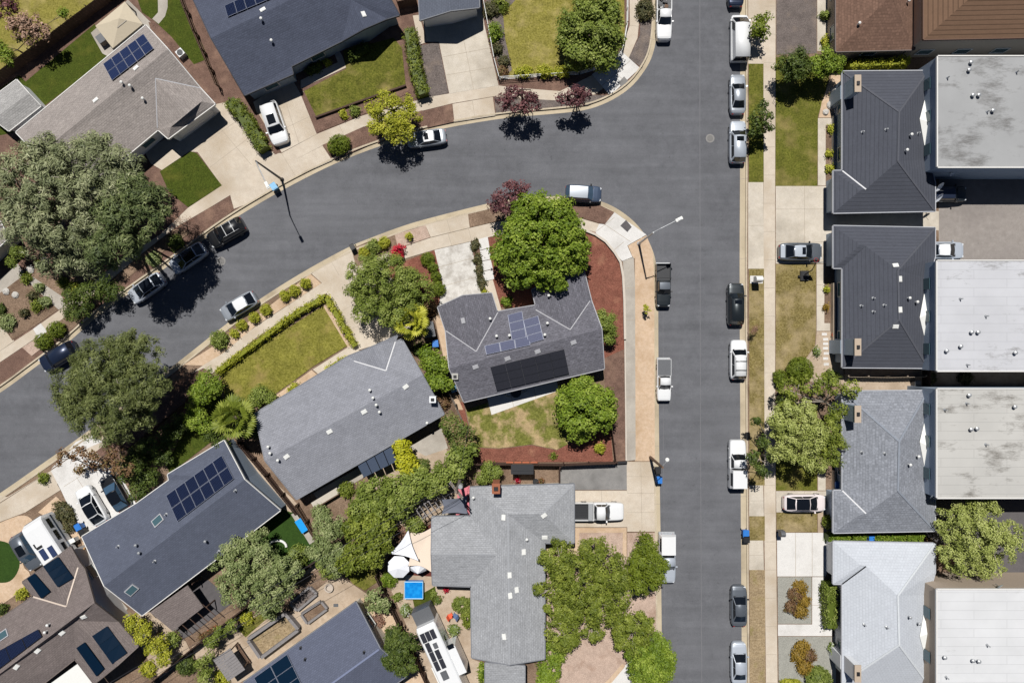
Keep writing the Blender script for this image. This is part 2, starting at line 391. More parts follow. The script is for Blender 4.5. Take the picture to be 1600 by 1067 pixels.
def roof_z(h, x, y):
    best, bd = None, 1e9
    for a, b, c in h.tris:
        d = (b.y-c.y)*(a.x-c.x)+(c.x-b.x)*(a.y-c.y)
        if abs(d) < 1e-6: continue
        u = ((b.y-c.y)*(x-c.x)+(c.x-b.x)*(y-c.y))/d; v = ((c.y-a.y)*(x-c.x)+(a.x-c.x)*(y-c.y))/d; q = 1-u-v
        m = min(u, v, q)
        z = u*a.z+v*b.z+q*c.z
        if m >= -1e-4: return z
        if -m < bd: bd = -m; best = z
    return best
def on_roof(h, px, py):
    z = 3.0
    for _ in range(6): p = W(px, py, z); z = roof_z(h, p.x, p.y)
    e = .3; n = Vector((-(roof_z(h, p.x+e, p.y)-roof_z(h, p.x-e, p.y))/(2*e), -(roof_z(h, p.x, p.y+e)-roof_z(h, p.x, p.y-e))/(2*e), 1)).normalized()
    return Vector((p.x, p.y, z)), n
def strip(h, pts, mat, w=.10, name='valley_flashing', lift=.025):
    mb = MB()
    for (a, b) in zip(pts, pts[1:]):
        k = 6
        q = [on_roof(h, a[0]+(b[0]-a[0])*i/k, a[1]+(b[1]-a[1])*i/k)[0]+Vector((0, 0, lift)) for i in range(k+1)]
        d = (q[-1]-q[0]).normalized(); s = Vector((-d.y, d.x, 0)).normalized()*w/2
        for i in range(k):
            mb.add([q[i]-s, q[i+1]-s, q[i+1]+s, q[i]+s, q[i]-s-Vector((0,0,.06)), q[i+1]-s-Vector((0,0,.06)), q[i+1]+s-Vector((0,0,.06)), q[i]+s-Vector((0,0,.06))], [(0,1,2,3),(4,5,1,0),(3,2,6,7)])
    return mb.build(name, mat, h.root)
def vents(h, pts, kind='box', mat=WHITE, name=None):
    for (px, py) in pts:
        p, n = on_roof(h, px, py); mb = MB(); ang = math.atan2(-n.y, -n.x) if abs(n.x)+abs(n.y) > .02 else 0
        R = n.to_track_quat('Z', 'Y').to_matrix() @ Matrix.Rotation(random.choice((0, .1)), 3, 'Z')
        if kind == 'box':
            mb.box(p+n*.08, (.42, .42, .2), ax=R); mb.box(p+n*.2, (.5, .5, .05), ax=R); nm = 'roof_vent'
        elif kind == 'flat':
            mb.box(p+n*.05, (.62, .44, .1), ax=R); mb.box(p+n*.11, (.5, .34, .04), ax=R); nm = 'roof_vent'
        elif kind == 'pipe':
            mb.lathe(p-Vector((0, 0, .1)), [(.16, 0), (.16, .14), (.07, .2), (.07, .55), (.0, .55)], 10); nm = 'vent_pipe'
        elif kind == 'cap':
            mb.lathe(p-Vector((0, 0, .1)), [(.08, 0), (.08, .5), (.15, .5), (.15, .62), (.04, .7)], 12); nm = 'vent_pipe'
        elif kind == 'sky':
            mb.box(p+n*.03, (1.3, .9, .2), ax=R); mb.box(p+n*.14, (1.1, .7, .04), ax=R, m=1); nm = 'skylight'
        mb.build(name or nm, [mat, GLASSR], h.roof)
def chimney(h, px, py, sx, sy, top, mat, flue=True, name='chimney', cap=None):
    f = W(px, py, top); mb = MB(); zb = roof_z(h, f.x, f.y)-.5
    mb.box((f.x, f.y, (zb+top)/2), (sx, sy, top-zb)); mb.box((f.x, f.y, top+.03), (sx+.12, sy+.12, .12), m=1)
    mb.box((f.x, f.y, top+.16), (min(.5, sx*.6), min(.4, sy*.5), .16), m=2)
    return mb.build(name, [mat, cap or mat, BLACK], h.roof)
def solar(h, q, nu, nv, mat, frame, lift=.2, gap=.03, skip=(), name='solar_panel'):
    """q: four roof pixels; nu x nv panels between them; each panel its own part"""
    c = [on_roof(h, *p)[0] for p in q]
    def at(u, v): return (c[0]*(1-u)+c[1]*u)*(1-v)+(c[3]*(1-u)+c[2]*u)*v
    nn = (c[1]-c[0]).cross(c[3]-c[0]).normalized()
    if nn.z < 0: nn = -nn
    for i in range(nu):
        for j in range(nv):
            if (i, j) in skip: continue
            u0, u1, v0, v1 = i/nu, (i+1)/nu, j/nv, (j+1)/nv
            pp = [at(u0, v0), at(u1, v0), at(u1, v1), at(u0, v1)]; m = sum(pp, Vector())/4
            pp = [p+(m-p).normalized()*gap+nn*lift for p in pp]
            lo = [p-nn*.045 for p in pp]; ins = [p+(m+nn*lift-p).normalized()*.035+nn*.006 for p in pp]
            if (pp[1]-pp[0]).cross(pp[3]-pp[0]).z < 0: pp, lo, ins = pp[::-1], lo[::-1], ins[::-1]
            mb = MB(); mb.add(pp+lo, [(0,1,2,3),(7,6,5,4),(0,4,5,1),(1,5,6,2),(2,6,7,3),(3,7,4,0)], 1)
            mb.add(ins, [(0,1,2,3)], 0)
            e1 = (ins[1]-ins[0]).length; e2 = (ins[3]-ins[0]).length
            uv = [(0,0)]*(len(mb.v)-4)
            lp = []
            for f in mb.f:
                for vi in f: lp.append([(0,0),(e1,0),(e1,e2),(0,e2)][vi-8] if vi >= 8 else (0,0))
            mb.build(name, [mat, frame], h.root, uvs=lp)
def wall_item(h, i, t, w_, z0, z1, mat, name, frame=TRIM, slats=0):
    """window, door or garage door on wall i of the footprint, centred at fraction t"""
    a, b = Vector((*h.foot[i], 0)), Vector((*h.foot[(i+1) % len(h.foot)], 0)); d = (b-a).normalized(); n = Vector((d.y, -d.x, 0))
    if w_ > (b-a).length*.95: return
    c = a.lerp(b, t); R = Matrix((d, n, Vector((0, 0, 1)))).transposed()
    mb = MB(); mb.box(c+n*.03+Vector((0, 0, (z0+z1)/2)), (w_, .05, z1-z0), ax=R)
    for k in range(slats): mb.box(c+n*.06+Vector((0, 0, z0+(k+1)*(z1-z0)/(slats+1))), (w_, .012, .03), ax=R)
    o = mb.build(name, mat, h.root)
    fb = MB(); fw = .09
    fb.box(c+n*.05+Vector((0,0,z1+fw/2)), (w_+2*fw, .08, fw), ax=R)
    for s in (-1, 1): fb.box(c+n*.05+d*s*(w_/2+fw/2)+Vector((0,0,(z0+z1)/2)), (fw, .08, z1-z0-.002), ax=R)
    if z0 > .3: fb.box(c+n*.06+Vector((0,0,z0-fw/2)), (w_+2*fw, .1, fw), ax=R)
    fb.build('frame', frame, o)
def openings(h, garage=None, every=4.2, gpx=()):
    mids = [(Vector(h.foot[i])+Vector(h.foot[(i+1) % len(h.foot)]))/2 for i in range(len(h.foot))]
    gset = {min(range(len(mids)), key=lambda i: (mids[i]-W(*g).xy).length) for g in gpx}
    for i in range(len(h.foot)):
        L = math.dist(h.foot[i], h.foot[(i+1) % len(h.foot)])
        if L > 60: continue
        if i in gset: wall_item(h, i, .5, min(4.8, L*.8), 0, 2.15, WHITE, 'garage_door', slats=3); continue
        k = int(L/every)
        for j in range(min(k, 4)): wall_item(h, i, (j+.5)/k, 1.5, .95, 2.1, GLASSR, 'window')

# ---------------------------------------------------------------- glass and panels
def glassmat(name, c, rough=.06, spec=.8):
    m, t, b = newmat(name); b.inputs['Base Color'].default_value = lin(c); b.inputs['Roughness'].default_value = rough
    b.inputs['Specular IOR Level'].default_value = spec; return m
GLASSR = glassmat('roof_glass', (70,96,104), .08)
GLASS = glassmat('dark_car_glass', (18,22,28), .08)
GLASSB = glassmat('blue_car_glass', (62,86,108), .08)
def pvmat(name, c, line, u=.16, lw=.012, rough=.4):
    m, t, b = newmat(name); uv = t.nodes.new('ShaderNodeTexCoord').outputs['UV']
    br = t.nodes.new('ShaderNodeTexBrick'); t.links.new(uv, br.inputs['Vector']); br.offset = 0
    br.inputs['Color1'].default_value = lin(c); br.inputs['Color2'].default_value = tuple(v*1.12 for v in lin(c)[:3])+(1,)
    br.inputs['Mortar'].default_value = lin(line); br.inputs['Scale'].default_value = 1
    br.inputs['Brick Width'].default_value = u; br.inputs['Row Height'].default_value = u; br.inputs['Mortar Size'].default_value = lw
    t.links.new(br.outputs['Color'], b.inputs['Base Color']); b.inputs['Roughness'].default_value = rough
    b.inputs['Specular IOR Level'].default_value = .04; return m
PV = pvmat('blue_solar_cells', (30,40,70), (50,62,94))
PVD = pvmat('deep_blue_solar_cells', (16,22,42), (44,56,86), lw=.012)
PVB = pvmat('black_solar_cells', (44,45,52), (52,53,60))
PVG = pvmat('grey_solar_cells', (78,82,104), (92,96,120))
PVT = pvmat('teal_pool_heater', (8,26,44), (12,34,54), u=.1)
ALU = plain('aluminium_frame', (140,145,160), .5, .2)
BLKF = plain('black_frame', (28,30,36), .5)

# ---------------------------------------------------------------- foliage
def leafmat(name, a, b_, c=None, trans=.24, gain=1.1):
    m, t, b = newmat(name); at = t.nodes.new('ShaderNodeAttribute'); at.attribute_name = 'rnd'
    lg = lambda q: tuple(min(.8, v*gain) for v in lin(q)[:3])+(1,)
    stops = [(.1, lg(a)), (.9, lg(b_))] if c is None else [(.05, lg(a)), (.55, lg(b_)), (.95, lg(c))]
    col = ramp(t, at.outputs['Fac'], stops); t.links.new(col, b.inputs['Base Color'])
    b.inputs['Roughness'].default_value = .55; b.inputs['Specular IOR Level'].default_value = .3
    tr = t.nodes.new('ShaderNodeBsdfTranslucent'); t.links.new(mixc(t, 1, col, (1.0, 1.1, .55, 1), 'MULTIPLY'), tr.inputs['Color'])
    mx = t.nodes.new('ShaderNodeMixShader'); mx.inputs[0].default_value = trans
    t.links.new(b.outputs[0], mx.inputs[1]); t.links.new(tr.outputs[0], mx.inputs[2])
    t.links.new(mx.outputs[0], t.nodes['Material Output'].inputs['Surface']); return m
L_ = {
 'bright': leafmat('bright_leaves', (80,102,22), (122,144,42), (166,180,78), gain=1.0),
 'green': leafmat('green_leaves', (84,98,32), (122,136,58), (160,168,92)),
 'deep': leafmat('deep_green_leaves', (52,66,24), (80,96,38), (114,126,58)),
 'olive': leafmat('olive_leaves', (80,94,26), (118,130,44), (160,168,76), gain=1.0),
 'pale': leafmat('pale_leaves', (118,128,56), (156,164,88), (192,196,128)),
 'cedar': leafmat('cedar_needles', (90,98,66), (130,136,98), (172,174,136), .12),
 'moss': leafmat('moss_green_leaves', (78,92,20), (104,118,30), (132,144,50)),
 'conifer': leafmat('green_conifer_needles', (58,72,38), (92,104,60), (136,144,96), .12),
 'pine': leafmat('pine_needles', (64,74,34), (96,104,56), (136,142,88), .12),
 'yellow': leafmat('yellow_green_leaves', (124,130,30), (166,166,50), (198,194,80)),
 'lime': leafmat('lime_leaves', (150,152,26), (186,184,44), (212,206,76)),
 'purple': leafmat('purple_leaves', (66,38,44), (104,64,68), (140,98,96), .15),
 'pinkish': leafmat('pink_brown_leaves', (120,96,80), (160,130,110), (186,152,134), .15),
 'bronze': leafmat('bronze_leaves', (90,66,46), (128,98,70), (112,110,58), .15),
 'redl': leafmat('red_leaves', (160,24,44), (200,36,60), (130,22,40), .15),
 'grey': leafmat('grey_green_leaves', (96,110,60), (134,146,92), (174,178,130)),
 'dry': leafmat('dry_twigs', (106,80,68), (148,116,98), (130,92,74), .1),
 'golden': leafmat('golden_leaves', (114,94,32), (160,130,52), (86,72,30)),
 'rosemary': leafmat('mixed_leaves', (70,90,34), (106,122,54), (164,132,104)),
 'white': leafmat('white_blossom', (94,112,48), (130,144,76), (240,240,232)),
 'ivy': leafmat('ivy_leaves', (58,60,36), (94,94,60), (118,104,72)),
}
def unit(a): return a/np.maximum(np.linalg.norm(a, axis=1, keepdims=True), 1e-9)
def leaf_quads(P, Nn, size, asp, rg):
    n = len(P); r = rg.normal(size=(n, 3)); t = unit(r-np.sum(r*Nn, 1, keepdims=True)*Nn); b = np.cross(Nn, t)
    L = size*(.65+.7*rg.random((n, 1))); w = L*asp
    sag = Nn*L*.12
    return np.stack([P-t*L/2-sag, P+b*w/2, P+t*L/2-sag, P-b*w/2], 1)
def quads_obj(name, Q, rnd, mats, parent=None, loc=None, matidx=None):
    n = len(Q); me = bpy.data.meshes.new(name)
    org = np.array(rootloc(parent) if parent else loc)
    v = (Q.reshape(-1, 3)-org).astype(np.float32)
    me.vertices.add(4*n); me.vertices.foreach_set('co', v.ravel())
    me.loops.add(4*n); me.loops.foreach_set('vertex_index', np.arange(4*n, dtype=np.int32))
    me.polygons.add(n); me.polygons.foreach_set('loop_start', np.arange(0, 4*n, 4, dtype=np.int32))
    me.polygons.foreach_set('loop_total', np.full(n, 4, dtype=np.int32))
    for m in mats: me.materials.append(m)
    if matidx is not None: me.polygons.foreach_set('material_index', matidx.astype(np.int32))
    a = me.attributes.new('rnd', 'FLOAT', 'FACE'); a.data.foreach_set('value', rnd.astype(np.float32))
    me.update(calc_edges=True)
    o = bpy.data.objects.new(name, me); C.objects.link(o)
    if parent: o.parent = parent
    else: o.location = loc
    return o
#        leaf size, aspect, tuft radius, tufts per m2, leaves per tuft, flatten of each clump, low cut of the shell
STY = {'broad': (.27, .62, .70, .85, 84, .72, -.35), 'fine': (.2, .58, .56, 1.2, 76, .75, -.3), 'open': (.26, .6, .5, .65, 32, .65, -.5),
       'needle': (.36, .2, .55, 1.3, 60, .6, -.3), 'feather': (.5, .2, .75, .8, 62, .55, -.35), 'sparse': (.24, .6, .42, .7, 22, .6, -.8),
       'bush': (.17, .6, .24, 6.0, 18, .8, -.1), 'clip': (.11, .6, .13, 16, 12, .8, 0.0), 'twig': (.34, .1, .4, 1.2, 16, .6, -.6)}
def crown_quads(cl, sty, rg, dens=1.0):
    """cl: (x, y, z, rx, rz) world ellipsoids"""
    sz, asp, tr, d, k, _, low = STY[sty]; T = []; O = []
    for (x, y, z, r, rz) in cl:
        n = max(6, int(4*math.pi*r*r*(.5-low/2)*d*dens)); u = rg.uniform(low, 1, n); a = rg.uniform(0, 2*math.pi, n)
        s = np.sqrt(np.maximum(0, 1-u*u)); dr = np.stack([s*np.cos(a), s*np.sin(a), u], 1)
        lump = 1+.10*np.sin(a*3+x)+.08*np.sin(a*7+y*2)+rg.normal(0, .10, n); inner = rg.random(n) < .2
        rad = np.where(inner, rg.uniform(.35, .85, n), lump)[:, None]
        p = dr*rad*np.array((max(r-tr*.6, r*.5), max(r-tr*.6, r*.5), rz))+np.array((x, y, z)); T.append(p); O.append(dr)
    T = np.concatenate(T); O = np.concatenate(O); n = len(T); m = n*k
    off = unit(rg.normal(size=(m, 3))+np.array((0, 0, .25)))*(rg.random((m, 1))**.4); off[:, 2] *= .8
    Tt = np.repeat(T, k, 0); P = Tt+off*tr*np.repeat(rg.uniform(.7, 1.25, (n, 1)), k, 0)
    Nn = unit(off*.8+np.repeat(O, k, 0)*.25+rg.normal(0, .3, (m, 3))+np.array((-.06, .25, .5)))
    rnd = np.clip(np.repeat(rg.random(n), k)*.5+rg.random(m)*.5, 0, 1)
    return leaf_quads(P, Nn, sz, asp, rg), rnd
def tree(name, label, cl, h, leaf, sty='broad', trunk=None, tr=.16, dens=1.0, bark=None, group=None, cat='tree', base=None, bare=False):
    """cl: (px, py, r_px) crown clumps as photographed; h: height of the crown's top"""
    rg = np.random.default_rng(abs(hash((label, 3))) % 2**31 if False else sum(ord(c)*(i+1) for i, c in enumerate(label)))
    fl = STY[sty][5]; out = []; R = max(c[2] for c in cl)
    for c in cl:
        r = c[2]*S; rz = min(r*fl, h*.45) if len(c) < 5 else c[4]; top = h*(c[3] if len(c) > 3 else (.78+.22*(c[2]/R))); z = max(top-rz, .3)
        p = W(c[0], c[1], z); f = (H-z)/H; out.append((p.x, p.y, z, r*f, rz))
    if trunk is None:
        m = sum((Vector(o[:3])*o[3]**2 for o in out), Vector())/sum(o[3]**2 for o in out); tx, ty = m.x, m.y
    else: p = W(*trunk); tx, ty = p.x, p.y
    root = empty(name, (tx, ty, 0), label, cat, group)
    Q, rnd = crown_quads(out, sty, rg, dens)
    quads_obj('crown', Q, rnd, [L_[leaf]], root)
    mb = MB(); zt = min(o[2] for o in out); fork = Vector((tx, ty, max(.4, zt*.55)))
    mb.tube([(tx, ty, -.1), (tx+.05, ty, fork.z*.5), fork], [tr*1.5, tr*1.1, tr*.95], 8)
    for o in out:
        e = Vector(o[:3]); mid = fork.lerp(e, .5)+Vector((rg.normal(0, .2), rg.normal(0, .2), .25))
        mb.tube([fork, mid, e, e+Vector((rg.normal(0, .3), rg.normal(0, .3), o[4]*.5))], [tr*.6, tr*.42, tr*.26, tr*.1], 6)
        for _ in range(5 if bare else 3):
            a = rg.uniform(0, 2*math.pi); d = Vector((math.cos(a), math.sin(a), rg.uniform(.1, .7)))*o[3]*.75
            mb.tube([mid.lerp(e, .6), mid.lerp(e, .8)+d*.5, e+d], [tr*.3, tr*.18, tr*.05], 5)
    mb.build('trunk', bark or BARK, root, smooth=True)
    return root
def bush(name, label, px, py, rpx, leaf, h=None, sty='bush', ry=None, cat='bush', group=None, rot=0, dens=1.0):
    """one rounded plant: leaves over a dark twiggy core"""
    r = rpx*S; rb = (ry or rpx)*S; h = h or r*1.3; rg = np.random.default_rng(int(px*31+py*17))
    p = W(px, py, h*.5); sz, asp, tr, d, k, _, low = STY[sty]
    n = max(8, int(3.2*math.pi*r*rb*d*dens)); u = rg.uniform(-.25, 1, n); a = rg.uniform(0, 2*math.pi, n); s = np.sqrt(1-u*u)
    dr = np.stack([s*np.cos(a), s*np.sin(a), u], 1); lump = (1+rg.normal(0, .02 if sty == 'clip' else .1, n))[:, None]
    T = dr*lump*np.array((r-tr*.4, rb-tr*.4, h*.62)); ca, sa = math.cos(rot), math.sin(rot)
    rotm = np.array(((ca, -sa, 0), (sa, ca, 0), (0, 0, 1))); T = T @ rotm.T; T[:, 2] = np.maximum(T[:, 2]+h*.38, .04); T += np.array((p.x, p.y, 0))
    O = np.repeat(dr @ rotm.T, k, 0); m = n*k; off = rg.normal(size=(m, 3))*tr*.55; P = np.repeat(T, k, 0)+off; P[:, 2] = np.maximum(P[:, 2], .02)
    Nn = unit(O*.7+rg.normal(0, .4, (m, 3))+np.array((0, .15, .6))); rnd = np.clip(np.repeat(rg.random(n), k)*.5+rg.random(m)*.5, 0, 1)
    Q = leaf_quads(P, Nn, sz, asp, rg)
    # core
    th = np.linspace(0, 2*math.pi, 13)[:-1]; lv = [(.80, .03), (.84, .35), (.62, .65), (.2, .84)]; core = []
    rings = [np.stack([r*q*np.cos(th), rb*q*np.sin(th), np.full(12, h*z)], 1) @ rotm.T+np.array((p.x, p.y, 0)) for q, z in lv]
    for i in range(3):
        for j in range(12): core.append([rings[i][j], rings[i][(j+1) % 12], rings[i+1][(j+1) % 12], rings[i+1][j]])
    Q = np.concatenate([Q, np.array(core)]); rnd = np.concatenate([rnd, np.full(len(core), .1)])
    o = quads_obj(name, Q, rnd, [L_[leaf]], None, (p.x, p.y, 0)); return tag(o, label, cat, group)
def hedge(name, label, line, wpx, h, leaf, group=None, sty='bush', dens=1.0, cat='hedge'):
    rg = np.random.default_rng(int(line[0][0]*13+line[0][1])); sz, asp, tr, d, k, _, low = STY[sty]; T = []; O = []; core = []
    w_ = wpx*S/2
    for a, b in zip(line, line[1:]):
        A, B = np.array(W(*a, h*.7)), np.array(W(*b, h*.7)); A[2] = B[2] = 0; L = np.linalg.norm(B-A); t = (B-A)/L; s = np.array((-t[1], t[0], 0))
        n = int(L*(2*w_+2*h)*d*dens); q = rg.uniform(-w_-h, w_+h, n); e = rg.uniform(0, L, n)
        y = np.clip(q, -w_, w_); z = h-np.maximum(np.abs(q)-w_, 0)
        jit = rg.normal(0, .05, n)
        T.append(A+t*e[:, None]+s*(y+jit)[:, None]+np.array((0, 0, 1))*(z+rg.normal(0, .06, n))[:, None])
        O.append(s*np.where(np.abs(q) > w_, np.sign(q), 0)[:, None]+np.array((0, 0, 1))*np.where(np.abs(q) > w_, .3, 1)[:, None])
        c = [A+s*w_*.85, A-s*w_*.85, B-s*w_*.85, B+s*w_*.85]; up = np.array((0, 0, h*.9)); dn = np.array((0, 0, .01))
        core += [[c[0]+up, c[1]+up, c[2]+up, c[3]+up]]+[[c[i]+dn, c[(i+1) % 4]+dn, c[(i+1) % 4]+up, c[i]+up] for i in range(4)]
    T = np.concatenate(T); O = np.concatenate(O); n = len(T); m = n*k
    P = np.repeat(T, k, 0)+rg.normal(size=(m, 3))*tr*.55; P[:, 2] = np.maximum(P[:, 2], .02)
    Nn = unit(np.repeat(O, k, 0)*.8+rg.normal(0, .45, (m, 3))); rnd = np.clip(np.repeat(rg.random(n), k)*.5+rg.random(m)*.5, 0, 1)
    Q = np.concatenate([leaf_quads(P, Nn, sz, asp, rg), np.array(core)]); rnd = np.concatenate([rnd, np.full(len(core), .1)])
    p = W(*line[0]); return tag(quads_obj(name, Q, rnd, [L_[leaf]], None, (p.x, p.y, 0)), label, cat, group)
def palm(label, px, py, rpx, h, leaf, nf=19, name='fan_palm', group=None):
    rg = np.random.default_rng(int(px)); p = W(px, py, h); root = empty(name, (p.x, p.y, 0), label, 'palm tree', group)
    Q = []; rnd = []; R = rpx*S
    for i in range(nf):
        a = i*2.39996+rg.normal(0, .1); el = math.radians(74-72*(i/nf)**.9+rg.normal(0, 7)); d = np.array((math.cos(a)*math.cos(el), math.sin(a)*math.cos(el), math.sin(el)))
        side = np.array((-math.sin(a), math.cos(a), 0)); o = np.array((p.x, p.y, h-R*.55)); L = R*rg.uniform(.42, .62); hub = o+d*L
        Q.append([o-side*.03, o+side*.03, hub+side*.02, hub-side*.02]); rnd.append(.3)
        up = np.cross(d, side); br = rg.random(); nb = 15
        for k in range(nb):
            f = (k-(nb-1)/2)/(nb-1)*math.radians(190); dirn = d*math.cos(f)+side*math.sin(f); ln = R*.44*(.6+.4*math.cos(f*.8)); pr = -d*math.sin(f)+side*math.cos(f)
            tip = hub+dirn*ln+np.array((0, 0, -ln*.35)); mid = hub+dirn*ln*.55-np.array((0, 0, ln*.08)); wd = ln*.10
            fold = up*(.03 if k % 2 else -.03)
            Q.append([hub, mid+pr*wd+fold, tip, mid-pr*wd-fold]); rnd.append(min(1, max(0, br*.6+rg.random()*.4)))
    quads_obj('fronds', np.array(Q), np.array(rnd), [L_[leaf]], root)
    mb = MB(); mb.tube([(p.x, p.y, -.1), (p.x, p.y, h*.5), (p.x, p.y, h-R*.5)], [.26, .2, .24], 10); mb.build('trunk', BARK, root, smooth=True)
    return root

# ---------------------------------------------------------------- fences and small yard things
def fence(label, line, h=1.8, mat=WOODD, name='wooden_fence', cat='fence', post=2.4, th=.05, group=None, rail=True):
    pts = [W(*p) for p in line]; root = empty(name, pts[0], label, cat, group)
    for a, b in zip(pts, pts[1:]):
        d = b-a; L = d.length; t = d.normalized(); R = Matrix.Rotation(math.atan2(t.y, t.x), 3, 'Z'); mb = MB(); n = max(1, int(L/.16)); s = Vector((-t.y, t.x, 0))
        for i in range(n):
            mb.box(a+t*(L*(i+.5)/n)+s*(.008 if i % 2 else -.008)+Vector((0, 0, h/2+random.uniform(-.02, .02))), (L/n-.006, th*.5, h), ax=R)
        mb.build('board_panel', mat, root)
        if rail:
            rb = MB(); 
            for z in (h*.25, h*.8): rb.box((a+b)/2+s*(th*.5+.03)+Vector((0, 0, z)), (L, .05, .09), ax=R)
            rb.build('rail', mat, root)
        k = max(1, round(L/post))
        for i in range(k+1):
            pb = MB(); pb.box(a+t*(L*i/k)+s*(th*.5+.11)+Vector((0, 0, h/2+.03)), (.1, .1, h+.06), ax=R); pb.build('post', mat, root)
    return root
def lowwall(label, line, h, w_, mat, name='garden_wall', cat='wall', cap=None, group=None):
    mb = MB(); pts = [W(*p) for p in line]
    L_, R_2 = offset_pts(pts, w_/2), offset_pts(pts, -w_/2)
    for z0, z1, m in ((-.1, h-.05, 0), (h-.05, h, 1)):
        for i in range(len(pts)-1):
            v = [L_[i], R_2[i], R_2[i+1], L_[i+1]]
            mb.add([p+Vector((0, 0, z0)) for p in v]+[p+Vector((0, 0, z1)) for p in v], [(4,5,6,7)[::-1] if False else (4,5,6,7),(0,4,7,3),(1,2,6,5)]+([(0,1,5,4)] if i == 0 else [])+([(3,7,6,2)] if i == len(pts)-2 else []), m)
    return tag(mb.build(name, [mat, cap or mat]), label, cat, group)
def offset_pts(pts, d):
    out = []
    for i in range(len(pts)):
        t = (pts[min(i+1, len(pts)-1)]-pts[max(i-1, 0)]).normalized(); out.append(pts[i]+Vector((-t.y, t.x, 0))*d)
    return out
def bin_(label, px, py, lid, ang=0, body=None, group='wheeled refuse bins', s=1.0):
    p = W(px, py, .5); r = empty('wheeled_bin', (p.x, p.y, -.13 if s < 0 else 0), label, 'bin', group, ang); s = abs(s)
    mb = MB(); b0, b1 = .25*s, .31*s
    mb.add([(-b0,-b0,.1),(b0,-b0,.1),(b0,b0,.1),(-b0,b0,.1),(-b1,-b1*1.1,1),(b1,-b1*1.1,1),(b1,b1*1.1,1),(-b1,b1*1.1,1)], [(0,3,2,1),(0,1,5,4),(1,2,6,5),(2,3,7,6),(3,0,4,7),(4,5,6,7)])
    mb.build('bin_body', body or lid, r, local=True)
    mb = MB(); mb.box((0, 0, 1.03), (.68*s, .76*s, .06)); mb.box((0, 0, 1.07), (.5*s, .58*s, .04)); mb.tube([(-.3*s, .42*s, 1.0), (.3*s, .42*s, 1.0)], .025); mb.build('lid', lid, r, local=True)
    for sx in (-1, 1):
        mb = MB(); mb.tube([(sx*.27, .27, .12), (sx*.33, .27, .12)], .12, 12); mb.build('wheel', RUBBER, r, local=True)
    return r
# ---------------------------------------------------------------- vehicles (local frame: +X forward, Z up, origin on the road under the middle)
def paint(name, c, metal=.0, rough=.35):
    return plain('car_paint_'+name, c, rough, metal, var=.02, coat=.7)
PA = {'white': paint('white', (224,225,226)), 'silver': paint('silver', (160,166,174), .3), 'grey': paint('grey', (104,110,118), .4), 'dark': paint('dark', (44,50,54), .4),
      'black': paint('black', (24,25,28), .2), 'navy': paint('navy', (38,48,70), .4), 'bluegrey': paint('blue_grey', (74,88,110), .4), 'pearl': paint('pearl', (226,216,216)),
      'pale': paint('pale_silver', (182,189,199), .2)}
#        length-wise profile: (t, top height fraction, half width fraction)
PROF = {
 'sedan': ([(.5,.36,.48),(.494,.43,.64),(.478,.49,.77),(.45,.53,.87),(.40,.57,.94),(.30,.61,.98),(.2,.64,1),(0,.66,1),(-.2,.67,1),(-.33,.67,.98),(-.41,.66,.94),(-.455,.63,.87),(-.482,.58,.78),(-.495,.5,.66),(-.5,.42,.54)], (.235,.07,-.19,-.365), .90, .66, 1.45),
 'suv':   ([(.5,.36,.54),(.493,.45,.70),(.475,.51,.82),(.44,.54,.91),(.38,.57,.96),(.28,.6,.99),(.15,.62,1),(0,.62,1),(-.2,.62,1),(-.35,.62,.99),(-.43,.62,.96),(-.47,.6,.90),(-.491,.56,.82),(-.5,.44,.70)], (.245,.11,-.40,-.475), .91, .72, 1.68),
 'hatch': ([(.5,.36,.48),(.494,.43,.64),(.476,.5,.78),(.445,.55,.88),(.39,.59,.95),(.3,.62,.99),(.18,.65,1),(0,.66,1),(-.2,.67,1),(-.34,.67,.98),(-.43,.66,.92),(-.47,.62,.84),(-.492,.55,.72),(-.5,.42,.58)], (.27,.06,-.26,-.455), .90, .67, 1.6),
 'van':   ([(.5,.28,.60),(.494,.35,.75),(.478,.40,.86),(.45,.44,.93),(.40,.47,.98),(.3,.49,1),(.1,.5,1),(-.1,.5,1),(-.3,.5,1),(-.44,.5,1),(-.48,.5,.98),(-.495,.48,.96),(-.5,.3,.92)], (.41,.235,-.485,-.497), .95, .82, 1.85),
 'pickup':([(.5,.36,.60),(.494,.46,.76),(.476,.53,.87),(.44,.56,.94),(.36,.58,.98),(.22,.6,1),(.1,.6,1),(0,.6,1),(-.08,.6,1),(-.1,.58,.99)], (.20,.10,-.06,-.095), .90, .72, 1.8),
}
def curved_panel(name, b0, b1, t1, t0, cb, ct, mat, root, ins=.07, lift=.03):
    """glass bowed along its middle: bottom corners b0 b1 with centre cb, top corners t1 t0 with centre ct"""
    m = (b0+b1+t0+t1)/4; n = (b1-b0).cross(t0-b0).normalized()
    if n.z < 0: n = -n
    def g(v): return v.lerp(m, ins)+n*lift
    cb2, ct2 = cb.lerp(ct, ins), ct.lerp(cb, ins); up = n*lift
    p = [g(b0), cb2+up, g(b1), g(t1), ct2+up, g(t0)]; lo = [v-n*.06 for v in p]; mb = MB()
    f = [(0,1,4,5),(1,2,3,4)]
    if (p[1]-p[0]).cross(p[5]-p[0]).z < 0: f = [q[::-1] for q in f]
    mb.add(p+lo, f+[(0,6,7,1),(1,7,8,2),(2,8,9,3),(3,9,10,4),(4,10,11,5),(5,11,6,0)]); return mb.build(name, mat, root, local=True)
